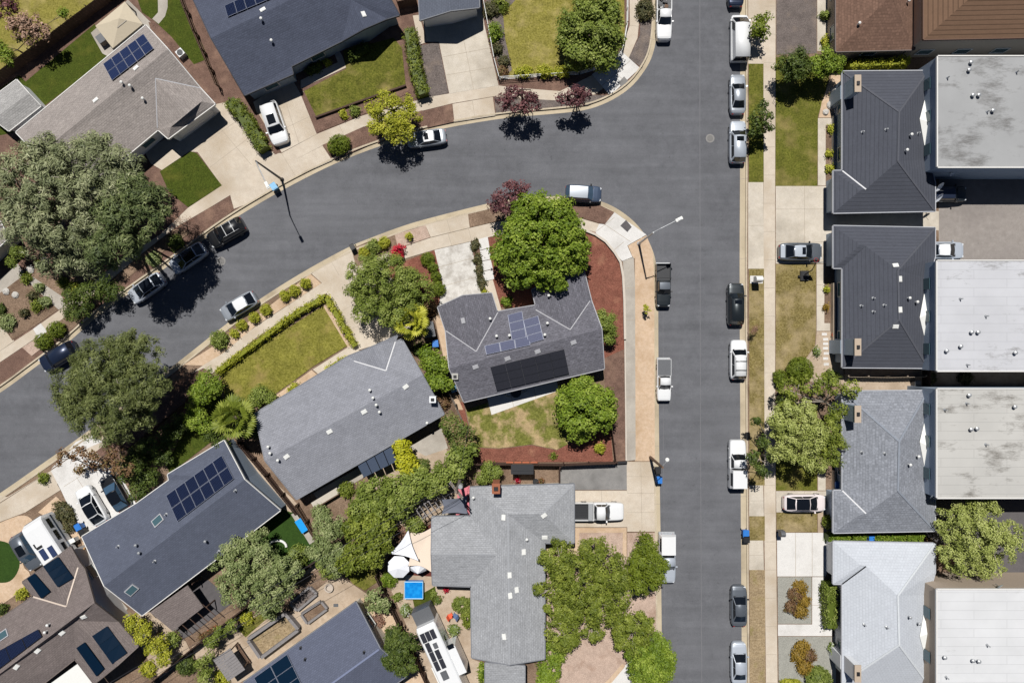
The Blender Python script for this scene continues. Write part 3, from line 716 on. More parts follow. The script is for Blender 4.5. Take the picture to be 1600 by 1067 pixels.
def glass_panel(name, quad, mat, root, inset_=.1, lift=.012, parent=None):
    m = sum(quad, Vector())/4; n = (quad[1]-quad[0]).cross(quad[3]-quad[0]).normalized()
    p = [q.lerp(m, inset_)+n*lift for q in quad]; lo = [q-n*.02 for q in p]
    mb = MB(); mb.add(p+lo, [(0,1,2,3),(0,4,5,1),(1,5,6,2),(2,6,7,3),(3,7,4,0)]); return mb.build(name, mat, parent or root, local=True)
def vehicle(label, px, py, nose, Lp, Wp, kind, col, cat='car', name='parked_car', group='cars parked along the streets', glass=None, roof=None, sunroof=None, rack=False,
            bed=None, z=ROADZ, glassroof=False, deck=None, zc=.9):
    K, gh, bw, rw, Hc = PROF[kind]; glass = glass or GLASS
    L, w = Lp*S*(H-zc)/H, Wp*S*(H-zc)/H/2; p = W(px, py, zc); ang = math.atan2(-nose[1], nose[0])
    if Lp > 69: Hc *= 1.06
    r = empty(name, (p.x, p.y, z), label, cat, group, ang); M_ = PA[col]; zb = .2
    st = K; rings = []
    for t, zt, wf in st:
        zt *= Hc; y = w*wf; x = t*L; crown = .03*min(1, wf)
        half = [(y*.90, zb), (y*.985, zb+.10), (y, zb+.5*(zt-zb)), (y*.99, zb+.8*(zt-zb)), (y*.95, zt-.02), (y*.80, zt+crown*.5), (y*.4, zt+crown)]
        rings.append([(x, a, b) for a, b in half]+[(x, 0, zt+crown*1.15)]+[(x, -a, b) for a, b in half[::-1]])
    mb = MB(); n = 15
    for i in range(len(rings)-1):
        mb.add(rings[i]+rings[i+1], [(k, k+1, n+k+1, n+k) for k in range(n-1)])
    mb.add(rings[0], [tuple(range(n-1, -1, -1))]); mb.add(rings[-1], [tuple(range(n))])
    # greenhouse: lofted shell from windscreen base to rear window base
    tb0, tt0, tt1, tb1 = gh
    def belt(t):
        for (a, za, _), (b, zb_, _) in zip(st, st[1:]):
            if b <= t <= a: return (za+(zb_-za)*(a-t)/(a-b))*Hc
        return st[-1][1]*Hc
    B0, B1 = belt(tb0)-.02, belt(tb1)-.02; yb, yr = w*bw, w*rw; zr = Hc
    yf = yb*(.94 if kind in ('sedan', 'hatch') else .97); yrr = yb*(.90 if kind in ('sedan', 'hatch') else .96)
    base = [Vector((tb0*L, yf, B0)), Vector((tt0*L, yr, zr-.06)), Vector((tt1*L, yr*(.94 if kind == 'sedan' else .98), zr-.06)), Vector((tb1*L, yrr, B1))]
    opp = [Vector((v.x, -v.y, v.z)) for v in base]
    c0, c1 = Vector((tt0*L+.006*L, 0, zr)), Vector((tt1*L-.005*L, 0, zr-.005)); cb0 = Vector((tb0*L+.016*L, 0, B0+.03)); cb1 = Vector((tb1*L-(.012*L if kind != 'van' else 0), 0, B1+.02))
    mid = [Vector(((tt0+tt1)/2*L, yr*1.02, zr-.035)), Vector(((tt0+tt1)/2*L, 0, zr+.025)), Vector(((tt0+tt1)/2*L, -yr*1.02, zr-.035))]
    V = base+opp+[c0, c1, cb0, cb1]+mid      # 0-3 left, 4-7 right, 8 9 roof centre, 10 11 glass base centre, 12-14 roof middle
    mb.add(V, [(0,10,8,1),(10,4,5,8),(1,8,13,12),(12,13,9,2),(8,5,14,13),(13,14,6,9),(2,9,11,3),(9,6,7,11),(0,1,12,2,3),(7,6,14,5,4)])
    body = mb.build('body', M_, r, local=True)
    nb = (len(rings)-1)*(n-1)+2
    for f in body.data.polygons: f.use_smooth = f.index < nb-2 or nb+2 <= f.index < nb+6
    curved_panel('windshield', base[0], opp[0], opp[1], base[1], cb0, c0, glass, r)
    curved_panel('rear_window', base[3], opp[3], opp[2], base[2], cb1, c1, glass, r, .1)
    for sgn in (1, -1):
        P4 = [Vector((v.x, v.y*sgn, v.z)) for v in base]
        def bl(u, v): return P4[0].lerp(P4[3], u).lerp(P4[1].lerp(P4[2], u), v)
        cuts = (.06, .49, .93) if kind != 'van' else (.03, .26)
        for u0, u1 in zip(cuts, cuts[1:]):
            q = [bl(u0+.012, .1), bl(u1-.012, .1), bl(u1-.012, .9), bl(u0+.012, .9)]
            if sgn < 0: q = q[::-1]
            glass_panel('side_window', q, glass, r, .0, .018)
    if roof or glassroof:
        g9 = [base[1], c0, opp[1], mid[0], mid[1], mid[2], base[2], c1, opp[2]]; m9 = mid[1]
        g9 = [v.lerp(m9, .04)+Vector((0, 0, .02)) for v in g9]; mb = MB(); mb.add(g9, [(0,1,4,3),(1,2,5,4),(3,4,7,6),(4,5,8,7)])
        mb.build('glass_roof' if glassroof else 'roof_panel', GLASS if glassroof else PA[roof], r, local=True, smooth=True)
    if sunroof:
        a, b = sunroof; x0, x1 = (tt0+(tt1-tt0)*a)*L, (tt0+(tt1-tt0)*b)*L
        glass_panel('sunroof', [Vector((x0, -yr*.58, zr)), Vector((x0, yr*.58, zr)), Vector((x1, yr*.58, zr)), Vector((x1, -yr*.58, zr))], GLASS, r, 0, .06)
    if rack:
        rk = MB()
        for s_ in (-1, 1): rk.tube([((tt0-.04)*L, s_*yr*.88, zr-.02), ((tt0-.06)*L, s_*yr*.88, zr+.06), ((tt1+.03)*L, s_*yr*.88, zr+.06), ((tt1+.01)*L, s_*yr*.88, zr-.02)], .02, 6)
        for q in (.28, .72): rk.box(((tt0+(tt1-tt0)*q)*L, 0, zr+.09), (.07, yr*1.9, .03))
        rk.build('roof_rack', GALV if rack == 'light' else BLACK, r, local=True)
    # wheels, lamps, mirrors, bumper trim
    for t in (.31, -.30):
        for s_ in (-1, 1):
            wh = MB(); yo = s_*(w-.02); yi = s_*(w-.22); wh.tube([(t*L, yi, .33), (t*L, yo, .33)], .33, 16); o = wh.build('wheel', RUBBER, r, local=True)
            rm = MB(); rm.tube([(t*L, yo, .33), (t*L, yo+s_*.012, .33)], .21, 12); rm.build('rim', RIM, o, local=True)
    for s_ in (-1, 1):
        hl = MB(); hl.box((.452*L, s_*w*.66, belt(.455)-.05), (.2, .26, .12), rz=-s_*.5); hl.build('headlight', LAMP, r, local=True)
        tx = -.492*L; tl = MB(); tl.box((tx, s_*w*.60, .49*Hc if kind != 'pickup' else .45*Hc), (.07, .26, .12), rz=s_*.3); tl.build('taillight', TAIL, r, local=True)
        mi = MB(); mx = (tb0-.055)*L; mi.add([(mx+.07, s_*w*.93, B0+.03), (mx+.09, s_*(w+.12), B0+.06), (mx-.08, s_*(w+.14), B0+.06), (mx-.07, s_*w*.93, B0+.03), (mx+.07, s_*w*.93, B0+.14), (mx+.08, s_*(w+.12), B0+.19), (mx-.07, s_*(w+.14), B0+.19), (mx-.07, s_*w*.93, B0+.14)],
               [(0,3,2,1),(4,5,6,7),(0,1,5,4),(1,2,6,5),(2,3,7,6),(3,0,4,7)]); mi.build('mirror', M_ if col in ('white', 'silver', 'pearl', 'pale') else BLACK, r, local=True)
    cw = MB(); cw.box(((tb0+.012)*L, 0, B0+.025), (.10, w*1.55, .03)); cw.build('wiper_cowl', BLACK, r, local=True)
    if deck: cw = MB(); cw.box((-.43*L, 0, .695*Hc), (.2*L*.5, w*1.4, .02)); cw.build('boot_lid', PA[deck], r, local=True)
    if kind == 'pickup':
        x0, x1 = -.5*L, -.105*L; zt, th, zf = .60*Hc, .07, .72
        bb = MB(); bb.box(((x0+x1)/2, 0, (zb+zf)/2), (x1-x0, 1.94*w, zf-zb))
        for s_ in (-1, 1): bb.box(((x0+x1)/2, s_*(w*.985-th/2), (zf+zt)/2), (x1-x0-.001, th, zt-zf))
        bb.box((x0+th/2, 0, (zf+zt)/2), (th, 1.97*w-2*th-.004, zt-zf)); bb.box((x1-th/2, 0, (zf+zt)/2), (th, 1.97*w-2*th-.004, zt-zf))
        bed_o = bb.build('bed', M_, r, local=True)
        bp = MB(); bp.box((x0-.09, 0, .5), (.16, 1.9*w, .16)); bp.build('bumper', GALV, r, local=True)
        cx, lx, ly = (x0+x1)/2, x1-x0-2*th, 1.97*w-2*th
        if bed == 'cap' or bed == 'shell':
            hz = Hc-.04 if bed == 'cap' else Hc*.9
            cp = MB(); a = ly/2+th*.8; b = a*.86; e = lx/2+th
            cp.add([(cx-e,-a,zt),(cx+e,-a,zt),(cx+e,a,zt),(cx-e,a,zt),(cx-e+.1,-b,hz),(cx+e-.03,-b,hz),(cx+e-.03,b,hz),(cx-e+.1,b,hz),(cx-e+.12,0,hz+.04),(cx+e-.03,0,hz+.04)], [(0,3,2,1),(4,5,9,8),(8,9,6,7),(0,1,5,4),(1,2,6,9,5),(2,3,7,6),(3,0,4,8,7)])
            c_ = cp.build('bed_canopy', PA['white'], r, local=True)
            for s_ in (-1, 1): q = [Vector((cx-e*.7, s_*a*.985, zt+.08)), Vector((cx+e*.7, s_*a*.985, zt+.08)), Vector((cx+e*.7, s_*(b+.01), hz-.09)), Vector((cx-e*.7, s_*(b+.01), hz-.09))]; glass_panel('side_window', q if s_ < 0 else q[::-1], GLASS, r, .02, .012, parent=c_)
        elif bed == 'cover':
            cv = MB(); cv.box((cx, 0, zt+.015), (lx+.05, ly+.05, .03)); cv.build('bed_cover', GREYB, r, local=True)
        else:
            lr = MB(); lr.box((cx, 0, zf+.02), (lx-.01, ly-.01, .03))
            for k in range(9): lr.box((cx, (k-4)*ly/10, zf+.045), (lx-.03, .04, .02))
            lr.build('bed_liner', DKMET, r, local=True)
            if bed == 'tools':
                for k in range(9):
                    m2 = MB(); m2.box((cx+random.uniform(-.4, .4)*lx, random.uniform(-.36, .36)*ly, zf+.15), (random.uniform(.2, .9), random.uniform(.1, .4), random.uniform(.1, .3)), rz=random.uniform(0, 3)); m2.build('bed_load', random.choice((WHITE, GREYB, WOOD, BLACK)), r, local=True)
            if bed == 'rack':
                m2 = MB()
                for s_ in (-1, 1): m2.tube([(x1-.2, s_*(w-.1), zt), (x1-.25, s_*(w-.15), Hc+.1)], .03, 6)
                m2.tube([(x1-.25, -w+.15, Hc+.1), (x1-.25, w-.15, Hc+.1)], .03, 6); m2.build('bed_rack', BLACK, r, local=True)
            if bed == 'toolbox':
                m2 = MB(); m2.box((x1-.4, 0, zt-.02), (.5, ly+.05, .35)); m2.build('tool_box', GALV, r, local=True)
    return r

V_ = vehicle
D, U = (0, 1), (0, -1)
V_('white pickup with tools in its bed at the upper end of the main street', 1038, 24, D, 76, 24, 'pickup', 'white', 'pickup truck', bed='tools')
V_('white panel van parked beside the small round kerb tree', 1157, 58, U, 73, 28, 'van', 'white', 'van', glass=GLASS)
V_('dark blue car cut off by the top of the picture', 1151, -22, U, 62, 25, 'sedan', 'navy')
V_('silver sedan with dark windows directly behind the white van', 1154, 146, U, 63, 25, 'sedan', 'silver')
V_('pale silver wagon with sunroof beside the sparse kerb tree', 1154, 221, U, 66, 26, 'suv', 'pale', sunroof=(.06, .26))
V_('dark charcoal SUV with sunroof beside the white parcel mailbox', 1151, 475, U, 66, 26, 'suv', 'dark', sunroof=(.05, .22))
V_('white SUV with two black roof bars parked by the grass strip', 1155, 562, U, 62, 26, 'suv', 'white', rack=True)
V_('white pickup with white bed canopy next to the big pale tree', 1153, 725, U, 75, 26, 'pickup', 'white', 'pickup truck', bed='cap')
V_('dark grey coupe with pale windscreen beside the dead grass strip', 1156, 948, U, 64, 25, 'sedan', 'grey', glass=GLASS)
V_('silver white sedan at the lower end of the main street', 1156, 1038, U, 66, 25, 'sedan', 'pale', glass=GLASS)
V_('black pickup with empty open bed under the white street lamp', 1037, 446, D, 68, 23, 'pickup', 'dark', 'pickup truck', bed='rack', roof='grey')
V_('white pickup with flush grey bed cover beside the tan verge', 1038, 594, D, 66, 22, 'pickup', 'white', 'pickup truck', bed='cover')
V_('silver pickup with white camper shell beside the dense round tree', 1043, 873, D, 77, 26, 'pickup', 'pale', 'pickup truck', bed='shell')
V_('white pickup with open black bed in the tan driveway', 936, 799, (1, 0), 78, 28, 'pickup', 'white', 'pickup truck', bed='toolbox', z=0, group='cars parked in driveways')
V_('dark blue SUV with pale roof parked at the street corner', 912, 302, (1, .06), 57, 26, 'suv', 'bluegrey', roof='silver', glass=GLASSB)
V_('silver car with sunroof half under the yellow green tree', 666, 215, (-1, .14), 62, 25, 'sedan', 'silver', sunroof=(.1, .5), roof='white')
V_('white SUV with black sunroof in the driveway beside the long hedge', 428, 192, (.34, 1), 68, 29, 'suv', 'white', sunroof=(.08, .5), z=0, group='cars parked in driveways')
V_('black jeep with two silver roof bars parked at the kerb', 352, 363, (-.87, .49), 61, 28, 'suv', 'black', rack='light')
V_('white glass roofed car just behind the black jeep', 292, 403, (-.83, .56), 62, 26, 'hatch', 'pale', glassroof=True)
V_('white glass roofed car partly in the big cedar shadow', 227, 450, (-.83, .56), 60, 26, 'hatch', 'pale', glassroof=True)
V_('silver car parked facing the row of clipped round bushes', 372, 478, (-.86, .5), 60, 26, 'hatch', 'silver', roof='white', glass=GLASS)
V_('dark navy SUV beside the two big clipped olive bushes', 89, 557, (-.86, .5), 61, 28, 'suv', 'navy')
V_('white glass roofed car on the white driveway', 142, 790, (-.51, -.86), 64, 27, 'hatch', 'white', glassroof=True, z=0, group='cars parked in driveways', glass=GLASS)
V_('black car beside the white one on the white driveway', 179, 771, (-.51, -.86), 58, 26, 'hatch', 'black', glassroof=True, z=0, group='cars parked in driveways', glass=GLASSB)
V_('grey SUV squeezed between round lawn and motorhome', 41, 861, (.5, .86), 62, 27, 'suv', 'grey', sunroof=(.1, .6), z=0, group='cars parked in driveways', glass=GLASSB)
V_('grey sedan with silver roof and black sunroof in the right hand driveway', 1252, 393, (1, 0), 68, 28, 'sedan', 'grey', roof='pale', sunroof=(.05, .35), deck='pale', z=0, group='cars parked in driveways')
V_('pearl white glass roofed car in the driveway by the pale tree', 1258, 786, (1, 0), 66, 27, 'hatch', 'pearl', glassroof=True, z=0, group='cars parked in driveways')
V_('pale silver car half hidden behind the dark tiled house', 1476, 391, (1, 0), 64, 27, 'sedan', 'pale', roof='white', z=0, group='cars parked in driveways')
V_('dark car parked in the shade behind the grey flat roof', 1480, 303, (1, 0), 62, 25, 'suv', 'dark', z=0, group='cars parked in driveways', roof='navy')

# motorhome: long white box with cab end, rooftop panels and air conditioner
def boxy(label, name, cat, quad, ztop, zc):
    c = [W(x, y, ztop) for x, y in quad]; m = sum(c, Vector())/4; fw = (c[0]-c[3]); L = (c[0]+c[1]-c[2]-c[3]).length/2; w_ = (c[0]-c[1]).length
    d = (c[0]+c[1]-c[2]-c[3]).normalized(); r = empty(name, (m.x, m.y, 0), label, cat, None, math.atan2(d.y, d.x)); return r, L, w_
def shell(r, L, w_, z0, z1, nose=.0, round_=.12):
    mb = MB(); st = [(-L/2, 1, 0), (-L/2+.15, 1, 0), (L/2-.9, 1, 0), (L/2-.35, 1, .12*nose), (L/2, .9, .6*nose)]
    rings = []
    for x, wf, dz in st:
        y = w_/2*wf; rings.append([(x, -y, z0), (x, -y, z1-round_-dz), (x, -y+round_, z1-dz), (x, 0, z1+.03-dz), (x, y-round_, z1-dz), (x, y, z1-round_-dz), (x, y, z0)])
    for a, b in zip(rings, rings[1:]): mb.add(a+b, [(k, 7+k, 8+k, k+1) for k in range(6)]+[(6, 13, 7, 0)])
    mb.add(rings[0], [tuple(range(7))]); mb.add(rings[-1], [tuple(range(6, -1, -1))]); return mb.build('body', PA['white'], r, local=True)
r, L, w_ = boxy('white motorhome with rooftop solar panels in the curved driveway', 'motorhome', 'motorhome', [(31, 829), (57, 804), (99, 873), (72, 888)], 3.0, 1.5)
b = shell(r, L, w_, .45, 3.0, .9)
for s_ in (-1, 1):
    for i, x in enumerate((L*.28, 0, -L*.3)):
        m2 = MB(); m2.box((x, s_*(w_/2+.008), 2.0), (1.2, .03, .6)); m2.build('side_window', GLASS, r, local=True)
    for t in (.32, -.28): m2 = MB(); m2.tube([(t*L, s_*(w_/2-.25), .38), (t*L, s_*(w_/2+.01), .38)], .38, 14); m2.build('wheel', RUBBER, r, local=True)
    m2 = MB(); m2.box((0, s_*(w_/2+.006), 1.25), (L*.9, .02, .22)); m2.build('side_stripe', PA['bluegrey'], r, local=True)
m2 = MB(); m2.add([(L/2-.05, -w_*.4, 2.0), (L/2-.05, w_*.4, 2.0), (L/2+.0, w_*.38, 2.45), (L/2+.0, -w_*.38, 2.45), (L/2+.04, -w_*.4, 1.95), (L/2+.04, w_*.4, 1.95), (L/2+.06, w_*.38, 2.4), (L/2+.06, -w_*.38, 2.4)], [(4,5,6,7),(0,1,5,4),(1,2,6,5),(2,3,7,6),(3,0,4,7)]); m2.build('windshield', GLASS, r, local=True)
for x, y, lx, ly in ((-L*.22, w_*.16, 1.25, .6), (-L*.26, -w_*.22, 1.25, .6)):
    m2 = MB(); m2.box((x, y, 3.07), (lx, ly, .05)); m2.build('solar_panel', PV, r, local=True)
m2 = MB(); m2.box((-L*.05, w_*.16, 3.08), (.25, .7, .07)); m2.box((.1, w_*.3, 3.08), (.5, .12, .07)); m2.build('roof_hatch', BLACK, r, local=True)

r, L, w_ = boxy('long white travel trailer with many rooftop solar panels', 'travel_trailer', 'trailer', [(649, 985), (678, 970), (737, 1096), (703, 1110)], 3.5, 1.7)
b = shell(r, L, w_, .6, 3.5, .25)
cab = MB(); cab.box((L/2+.75, 0, 1.6), (1.5, w_*.95, 1.9)); cab.build('front_storage', GREYB, r, local=True)
so_ = MB(); so_.box((-L*.02, -w_/2-.45, 1.9), (3.2, .9, 2.6)); o = so_.build('slide_out', PA['white'], r, local=True)
m2 = MB(); m2.box((L*.02+1.3, -w_/2-.45, 3.24), (.5, .7, .08)); m2.build('awning_box', GLASS, o, local=True)
m2 = MB(); m2.box((-L*.12, w_/2+.12, 2.9), (2.6, .22, .2)); m2.build('awning', WHITE, r, local=True)
def tl(u, v): return ((.5-u)*L, (.5-v)*w_)
for u, v, a, b_ in ((.12, .72, 1.05, .5), (.12, .47, 1.05, .5), (.12, .22, 1.05, .5), (.24, .26, 1.05, .5), (.355, .26, 1.05, .5), (.355, .55, 1.05, .5), (.47, .26, 1.05, .5), (.47, .55, 1.05, .5)):
    m2 = MB(); x, y = tl(u*1.0, 1-v); m2.box((x, -y, 3.6), (a, b_, .05)); m2.build('solar_panel', PVB, r, local=True)
for u, v, a, b_ in ((.25, .6, .6, .45), (.6, .42, .95, .7)):
    m2 = MB(); x, y = tl(u, 1-v); m2.box((x, -y, 3.62), (a, b_, .1)); m2.box((x, -y, 3.69), (a*.8, b_*.8, .05)); m2.build('roof_hatch', GREYB, r, local=True)
for s_ in (-1, 1):
    for t in (-.1, -.22):
        m2 = MB(); m2.tube([(t*L, s_*(w_/2-.25), .38), (t*L, s_*(w_/2+.01), .38)], .38, 14); m2.build('wheel', RUBBER, r, local=True)
    m2 = MB(); m2.box((L*.2, s_*(w_/2+.008), 2.2), (1.2, .03, .6)); m2.build('side_window', GLASS, r, local=True)
# ---------------------------------------------------------------- terrain: wide ground, asphalt, three raised blocks with kerbs and gutters
G_['seam'] = ground('asphalt_seam', (126,126,130), (136,136,140), 2, bump=0)
mb = MB(); mb.add([(-400, -400, -.5), (400, -400, -.5), (400, 400, -.5), (-400, 400, -.5)], [(0, 1, 2, 3)])
o = mb.build('ground', G_['soil']); o['kind'] = 'structure'
mb = MB(); q = [W(-1400, -1400), W(-1400, 2400), W(2600, 2400), W(2600, -1400)]
mb.add([v+Vector((0, 0, ROADZ)) for v in q], [(0, 1, 2, 3)]); o = mb.build('road', G_['asphalt']); o['kind'] = 'structure'
# asphalt edges as photographed, walking so that the block lies on the left (pixel y grows downwards)
NWE = [(-700,1040),(-300,797),(-120,690),(0,614),(60,569),(110,532),(150,494),(210,452),(290,396),(340,358),(382,331),(440,297),(500,266),(540,248),(582,232),(635,214),(695,200),(750,190),(800,183),(875,177),(918,172),(955,158),(988,136),(1011,106),(1022,82),(1027,50),(1029,0),(1031,-300),(1032,-900)]
CE = [(-700,1230),(-300,970),(-120,850),(0,770),(60,728),(117,688),(200,626),(290,556),(345,512),(400,470),(475,423),(547,384),(575,373),(625,354),(665,342),(760,318),(800,310),(862,306),(910,308),(940,314),(964,325),(990,344),(1010,368),(1022,394),(1027,420),(1029,470),(1029,540),(1030,684),(1032,800),(1034,950),(1035,1067),(1040,1400),(1044,2000)]
EE = [(1150,-900),(1154,-300),(1157,0),(1157,267),(1156,420),(1157,620),(1158,800),(1159,950),(1160,1067),(1163,1400),(1168,2000)]
NWE, CE, EE = smooth_line(NWE), smooth_line(CE), smooth_line(EE)
NWK, CK, EK = offset_line(NWE, -7), offset_line(CE, 7), offset_line(EE, -8.5)
slab('ground_block', 'mulch', NWK+[(1010, -1300), (-1300, -1300), (-1300, 1040)])
slab('ground_block', 'soil', CK+[(1040, 2300), (-1300, 2300), (-1300, 1240)])
slab('ground_block', 'soil', EK+[(1180, 2300), (2500, 2300), (2500, -1300), (1160, -1300)])
for e, k, s_ in ((NWE, NWK, -1), (CE, CK, 1), (EE, EK, -1)):
    wd = 7 if k is not EK else 8.5
    band('gutter', 'gutter', e, 0, s_*(wd-.05), ROADZ+.004, joint=6)
    band('kerb', 'kerb', k, -s_*.15, s_*2.4, .062, joint=6, th=.2)
band('road_seam', 'seam', [(1094,-600),(1094,200),(1095,700),(1097,1067),(1100,1700)], -.6, .6, ROADZ+.004)
band('road_seam', 'seam', [(1036,330),(1037,700),(1040,1067)], -.3, .3, ROADZ+.008)
LAYERS.append(((-2000, -2000, 3000, 3000), 0, 0))

# ---------------------------------------------------------------- north-west block surfaces
P = patch
P('lawn', 'lawny', [(-120,-120),(230,-120),(150,0),(0,118),(-120,210)])
P('lawn', 'lawn', [(0,212),(-30,160),(30,118),(40,128),(148,38),(172,88),(64,170),(30,205)])
P('patio', 'concg', [(142,52),(200,0),(240,40),(175,92),(160,84)])
P('lawn', 'lawn', [(215,0),(200,-120),(262,-120),(285,0),(326,92),(303,101),(268,58),(240,32),(222,20)])
P('path', 'concg', [(243,-90),(262,-90),(262,12),(258,26),(248,38),(238,30),(247,20),(247,8)])
P('mulch_bed', 'mulch', [(232,35),(245,38),(300,100),(290,112),(240,60)])
P('sidewalk', 'conc', [(-120,630),(20,535),(52,514),(101,479),(150,438),(182,411),(250,367),(294,325),(347,290),(400,258),(440,240),(495,210),(567,181),(670,152),(778,134),(800,137),(875,143),(925,118),(970,80),(984,40),(982,-200),(999,-200),(1000,20),(996,60),(982,92),(953,130),(930,148),(880,158),(800,156),(772,151),(707,162),(662,173),(570,198),(507,226),(450,256),(410,279),(360,305),(332,322),(272,357),(215,402),(160,449),(101,496),(52,531),(0,566),(-120,645)],
  joints=[(52,514,60,529),(101,479,111,494),(250,367,262,381),(400,258,410,277),(440,240,450,256),(530,196,538,213),(610,168,616,186),(778,134,783,152),(975,90,986,98),(983,40,998,42),(870,142,880,158)])
P('driveway', 'conc', [(226,238),(262,215),(338,163),(354,160),(416,236),(440,240),(400,259),(347,291),(309,238),(296,237),(253,266),(236,256)], joints=[(300,238,375,186),(328,262,394,212),(335,190,393,258)])
P('driveway_apron', 'conc', [(365,327),(360,305),(410,279),(450,256),(504,228),(519,251),(470,273),(420,298),(383,320)], joints=[(410,279,426,295),(450,256,462,276)])
P('lawn', 'lawn', [(250,268),(298,237),(308,240),(347,290),(294,324),(264,300)])
P('mulch_bed', 'mulch', [(300,362),(360,306),(366,328),(316,366)])
P('driveway', 'conc', [(396,160),(455,121),(470,148),(495,210),(440,239),(402,178)], joints=[(418,170,476,143),(437,205,485,182),(440,140,468,226)])
P('mulch_bed', 'mulch', [(398,176),(404,178),(440,238),(430,242),(400,200)])
P('path', 'conc', [(470,139),(541,106),(535,88),(526,73),(520,78),(528,98),(470,126)])
P('lawn', 'lawno', [(475,143),(541,108),(536,80),(615,60),(628,75),(634,134),(495,184)])
P('mulch_bed', 'mulch', [(495,184),(634,136),(640,145),(565,181),(496,208)])
P('mulch_bed', 'mulch', [(504,227),(569,198),(581,225),(523,250)])
P('mulch_bed', 'mulch', [(580,196),(660,173),(668,199),(590,224)])
P('gravel_bed', 'mulchg', [(656,72),(685,66),(701,146),(670,152)])
P('path', 'conc', [(645,25),(655,24),(667,66),(655,71)])
P('driveway', 'conce', [(658,20),(750,-10),(757,40),(779,134),(702,147),(686,66),(667,66)], joints=[(690,90,768,75),(697,118,773,105),(722,50,740,140)])
P('driveway_apron', 'conc', [(707,163),(770,152),(774,181),(710,191)], joints=[(738,157,742,186)])
P('mulch_bed', 'mulch', [(663,174),(706,163),(709,191),(668,200)])
P('mulch_bed', 'mulchg', [(772,152),(880,158),(930,149),(953,150),(918,165),(875,170),(800,176),(775,180)])
P('mulch_bed', 'mulchg', [(982,92),(1000,55),(1000,-100),(1019,-100),(1018,40),(1014,80),(1003,106)])
P('lawn', 'lawny', [(785,22),(800,-60),(975,-60),(976,60),(945,102),(905,113),(790,122),(797,95),(788,55)])
P('mulch_bed', 'mulchg', [(757,5),(800,-40),(806,0),(786,22),(789,60),(800,110),(783,124)])
P('ramp', 'concw', [(925,117),(970,80),(1000,107),(953,150)], joints=[(947,99,977,129),(940,135,985,95)])
P('tactile_paving', 'pad', [(966,130),(975,120),(982,128),(972,138)])
P('driveway', 'conc', [(-60,528),(0,488),(20,505),(22,533),(-60,590)])
P('path', 'concg', [(-40,470),(28,412),(40,428),(0,458)])
P('mulch_bed', 'soil', [(0,458),(40,428),(90,400),(150,436),(101,478),(20,532),(0,505)])
P('path', 'concg', [(32,430),(40,425),(97,463),(103,478),(92,484)])
P('planting_strip', 'pink', [(35,543),(58,528),(70,540),(50,556)])
P('sidewalk_slab', 'concw', [(52,514),(64,505),(74,518),(60,528)])
P('planting_strip', 'soil', [(70,521),(101,497),(160,450),(215,403),(272,358),(300,362),(220,418),(160,468),(118,510),(80,540)])

# ---------------------------------------------------------------- centre block surfaces
P('sidewalk', 'conc', [(-120,880),(-40,812),(80,735),(120,708),(200,655),(317,571),(400,510),(502,443),(552,417),(622,389),(672,372),(732,357),(775,347),(840,338),(905,341),(936,350),(930,363),(905,356),(840,356),(780,367),(737,377),(680,390),(630,405),(590,425),(517,454),(400,528),(332,583),(210,676),(130,729),(88,757),(0,812),(-120,895)],
  joints=[(40,762,50,778),(80,735,90,752),(350,547,362,562),(450,477,460,492),(552,417,558,436),(700,365,706,384),(732,357,737,377)])
P('driveway_apron', 'conc', [(-20,770),(12,776),(80,735),(0,785)])
P('driveway', 'conc', [(-60,830),(0,790),(40,765),(80,740),(95,765),(40,800),(0,815)])
P('driveway_apron', 'concw', [(80,733),(119,690),(145,680),(160,690),(118,708)])
P('driveway', 'concw', [(80,735),(120,708),(185,735),(215,790),(130,840),(97,768)], joints=[(120,745,165,815),(100,760,150,728)])
P('soil_bed', 'dirt', [(60,800),(88,775),(110,795),(128,838),(120,850),(80,810)])
P('path', 'dirt', [(-60,850),(0,815),(45,800),(60,830),(30,880),(55,900),(20,935),(-60,980)], soft=True)
P('lawn', 'turf', [(-30,845),(0,843),(20,850),(34,876),(26,900),(10,912),(-30,905)], soft=True)
P('mulch_bed', 'mulch', [(200,660),(287,590),(318,575),(332,584),(300,640),(240,700),(180,730),(150,706)])
P('lawn', 'lawn', [(300,640),(320,600),(360,630),(400,640),(330,690),(265,740),(262,728)])
P('soil_bed', 'dirt', [(287,570),(335,540),(400,495),(485,428),(502,443),(400,509),(350,551),(317,571)])
P('driveway', 'conc', [(510,457),(560,420),(600,425),(660,450),(640,520),(600,535),(556,548),(548,530)], joints=[(530,488,620,440),(545,515,640,480)])
P('driveway_apron', 'conc', [(487,428),(549,389),(557,418),(505,444)], joints=[(518,409,530,430)])
P('lawn', 'lawnm', [(345,590),(400,545),(470,500),(505,478),(548,537),(490,572),(435,612),(395,636),(355,632)])
P('soil_bed', 'dirt', [(505,478),(512,474),(556,537),(545,545)])
P('soil_bed', 'dirt', [(425,622),(487,578),(505,592),(440,640)])
P('path', 'conc', [(489,577),(548,540),(562,548),(506,592)])
P('mulch_bed', 'pink', [(617,367),(665,352),(672,371),(622,388)])
P('driveway_apron', 'conc', [(665,352),(731,333),(734,356),(673,371)], joints=[(698,342,704,363)])
P('mulch_bed', 'soil', [(549,389),(575,378),(617,367),(622,388),(557,417)])
P('mulch_bed', 'soil', [(731,333),(760,327),(800,318),(862,314),(840,337),(775,346),(734,356)])
P('mulch_bed', 'mulch', [(862,314),(935,320),(960,332),(945,351),(905,340),(840,337)])
P('mulch_bed', 'red', [(600,420),(680,391),(692,445),(690,478),(640,470)])
P('driveway', 'drive5', [(679,391),(735,378),(755,458),(722,466),(684,485),(692,445)], joints=[(684,418,741,403),(690,448,748,432)])
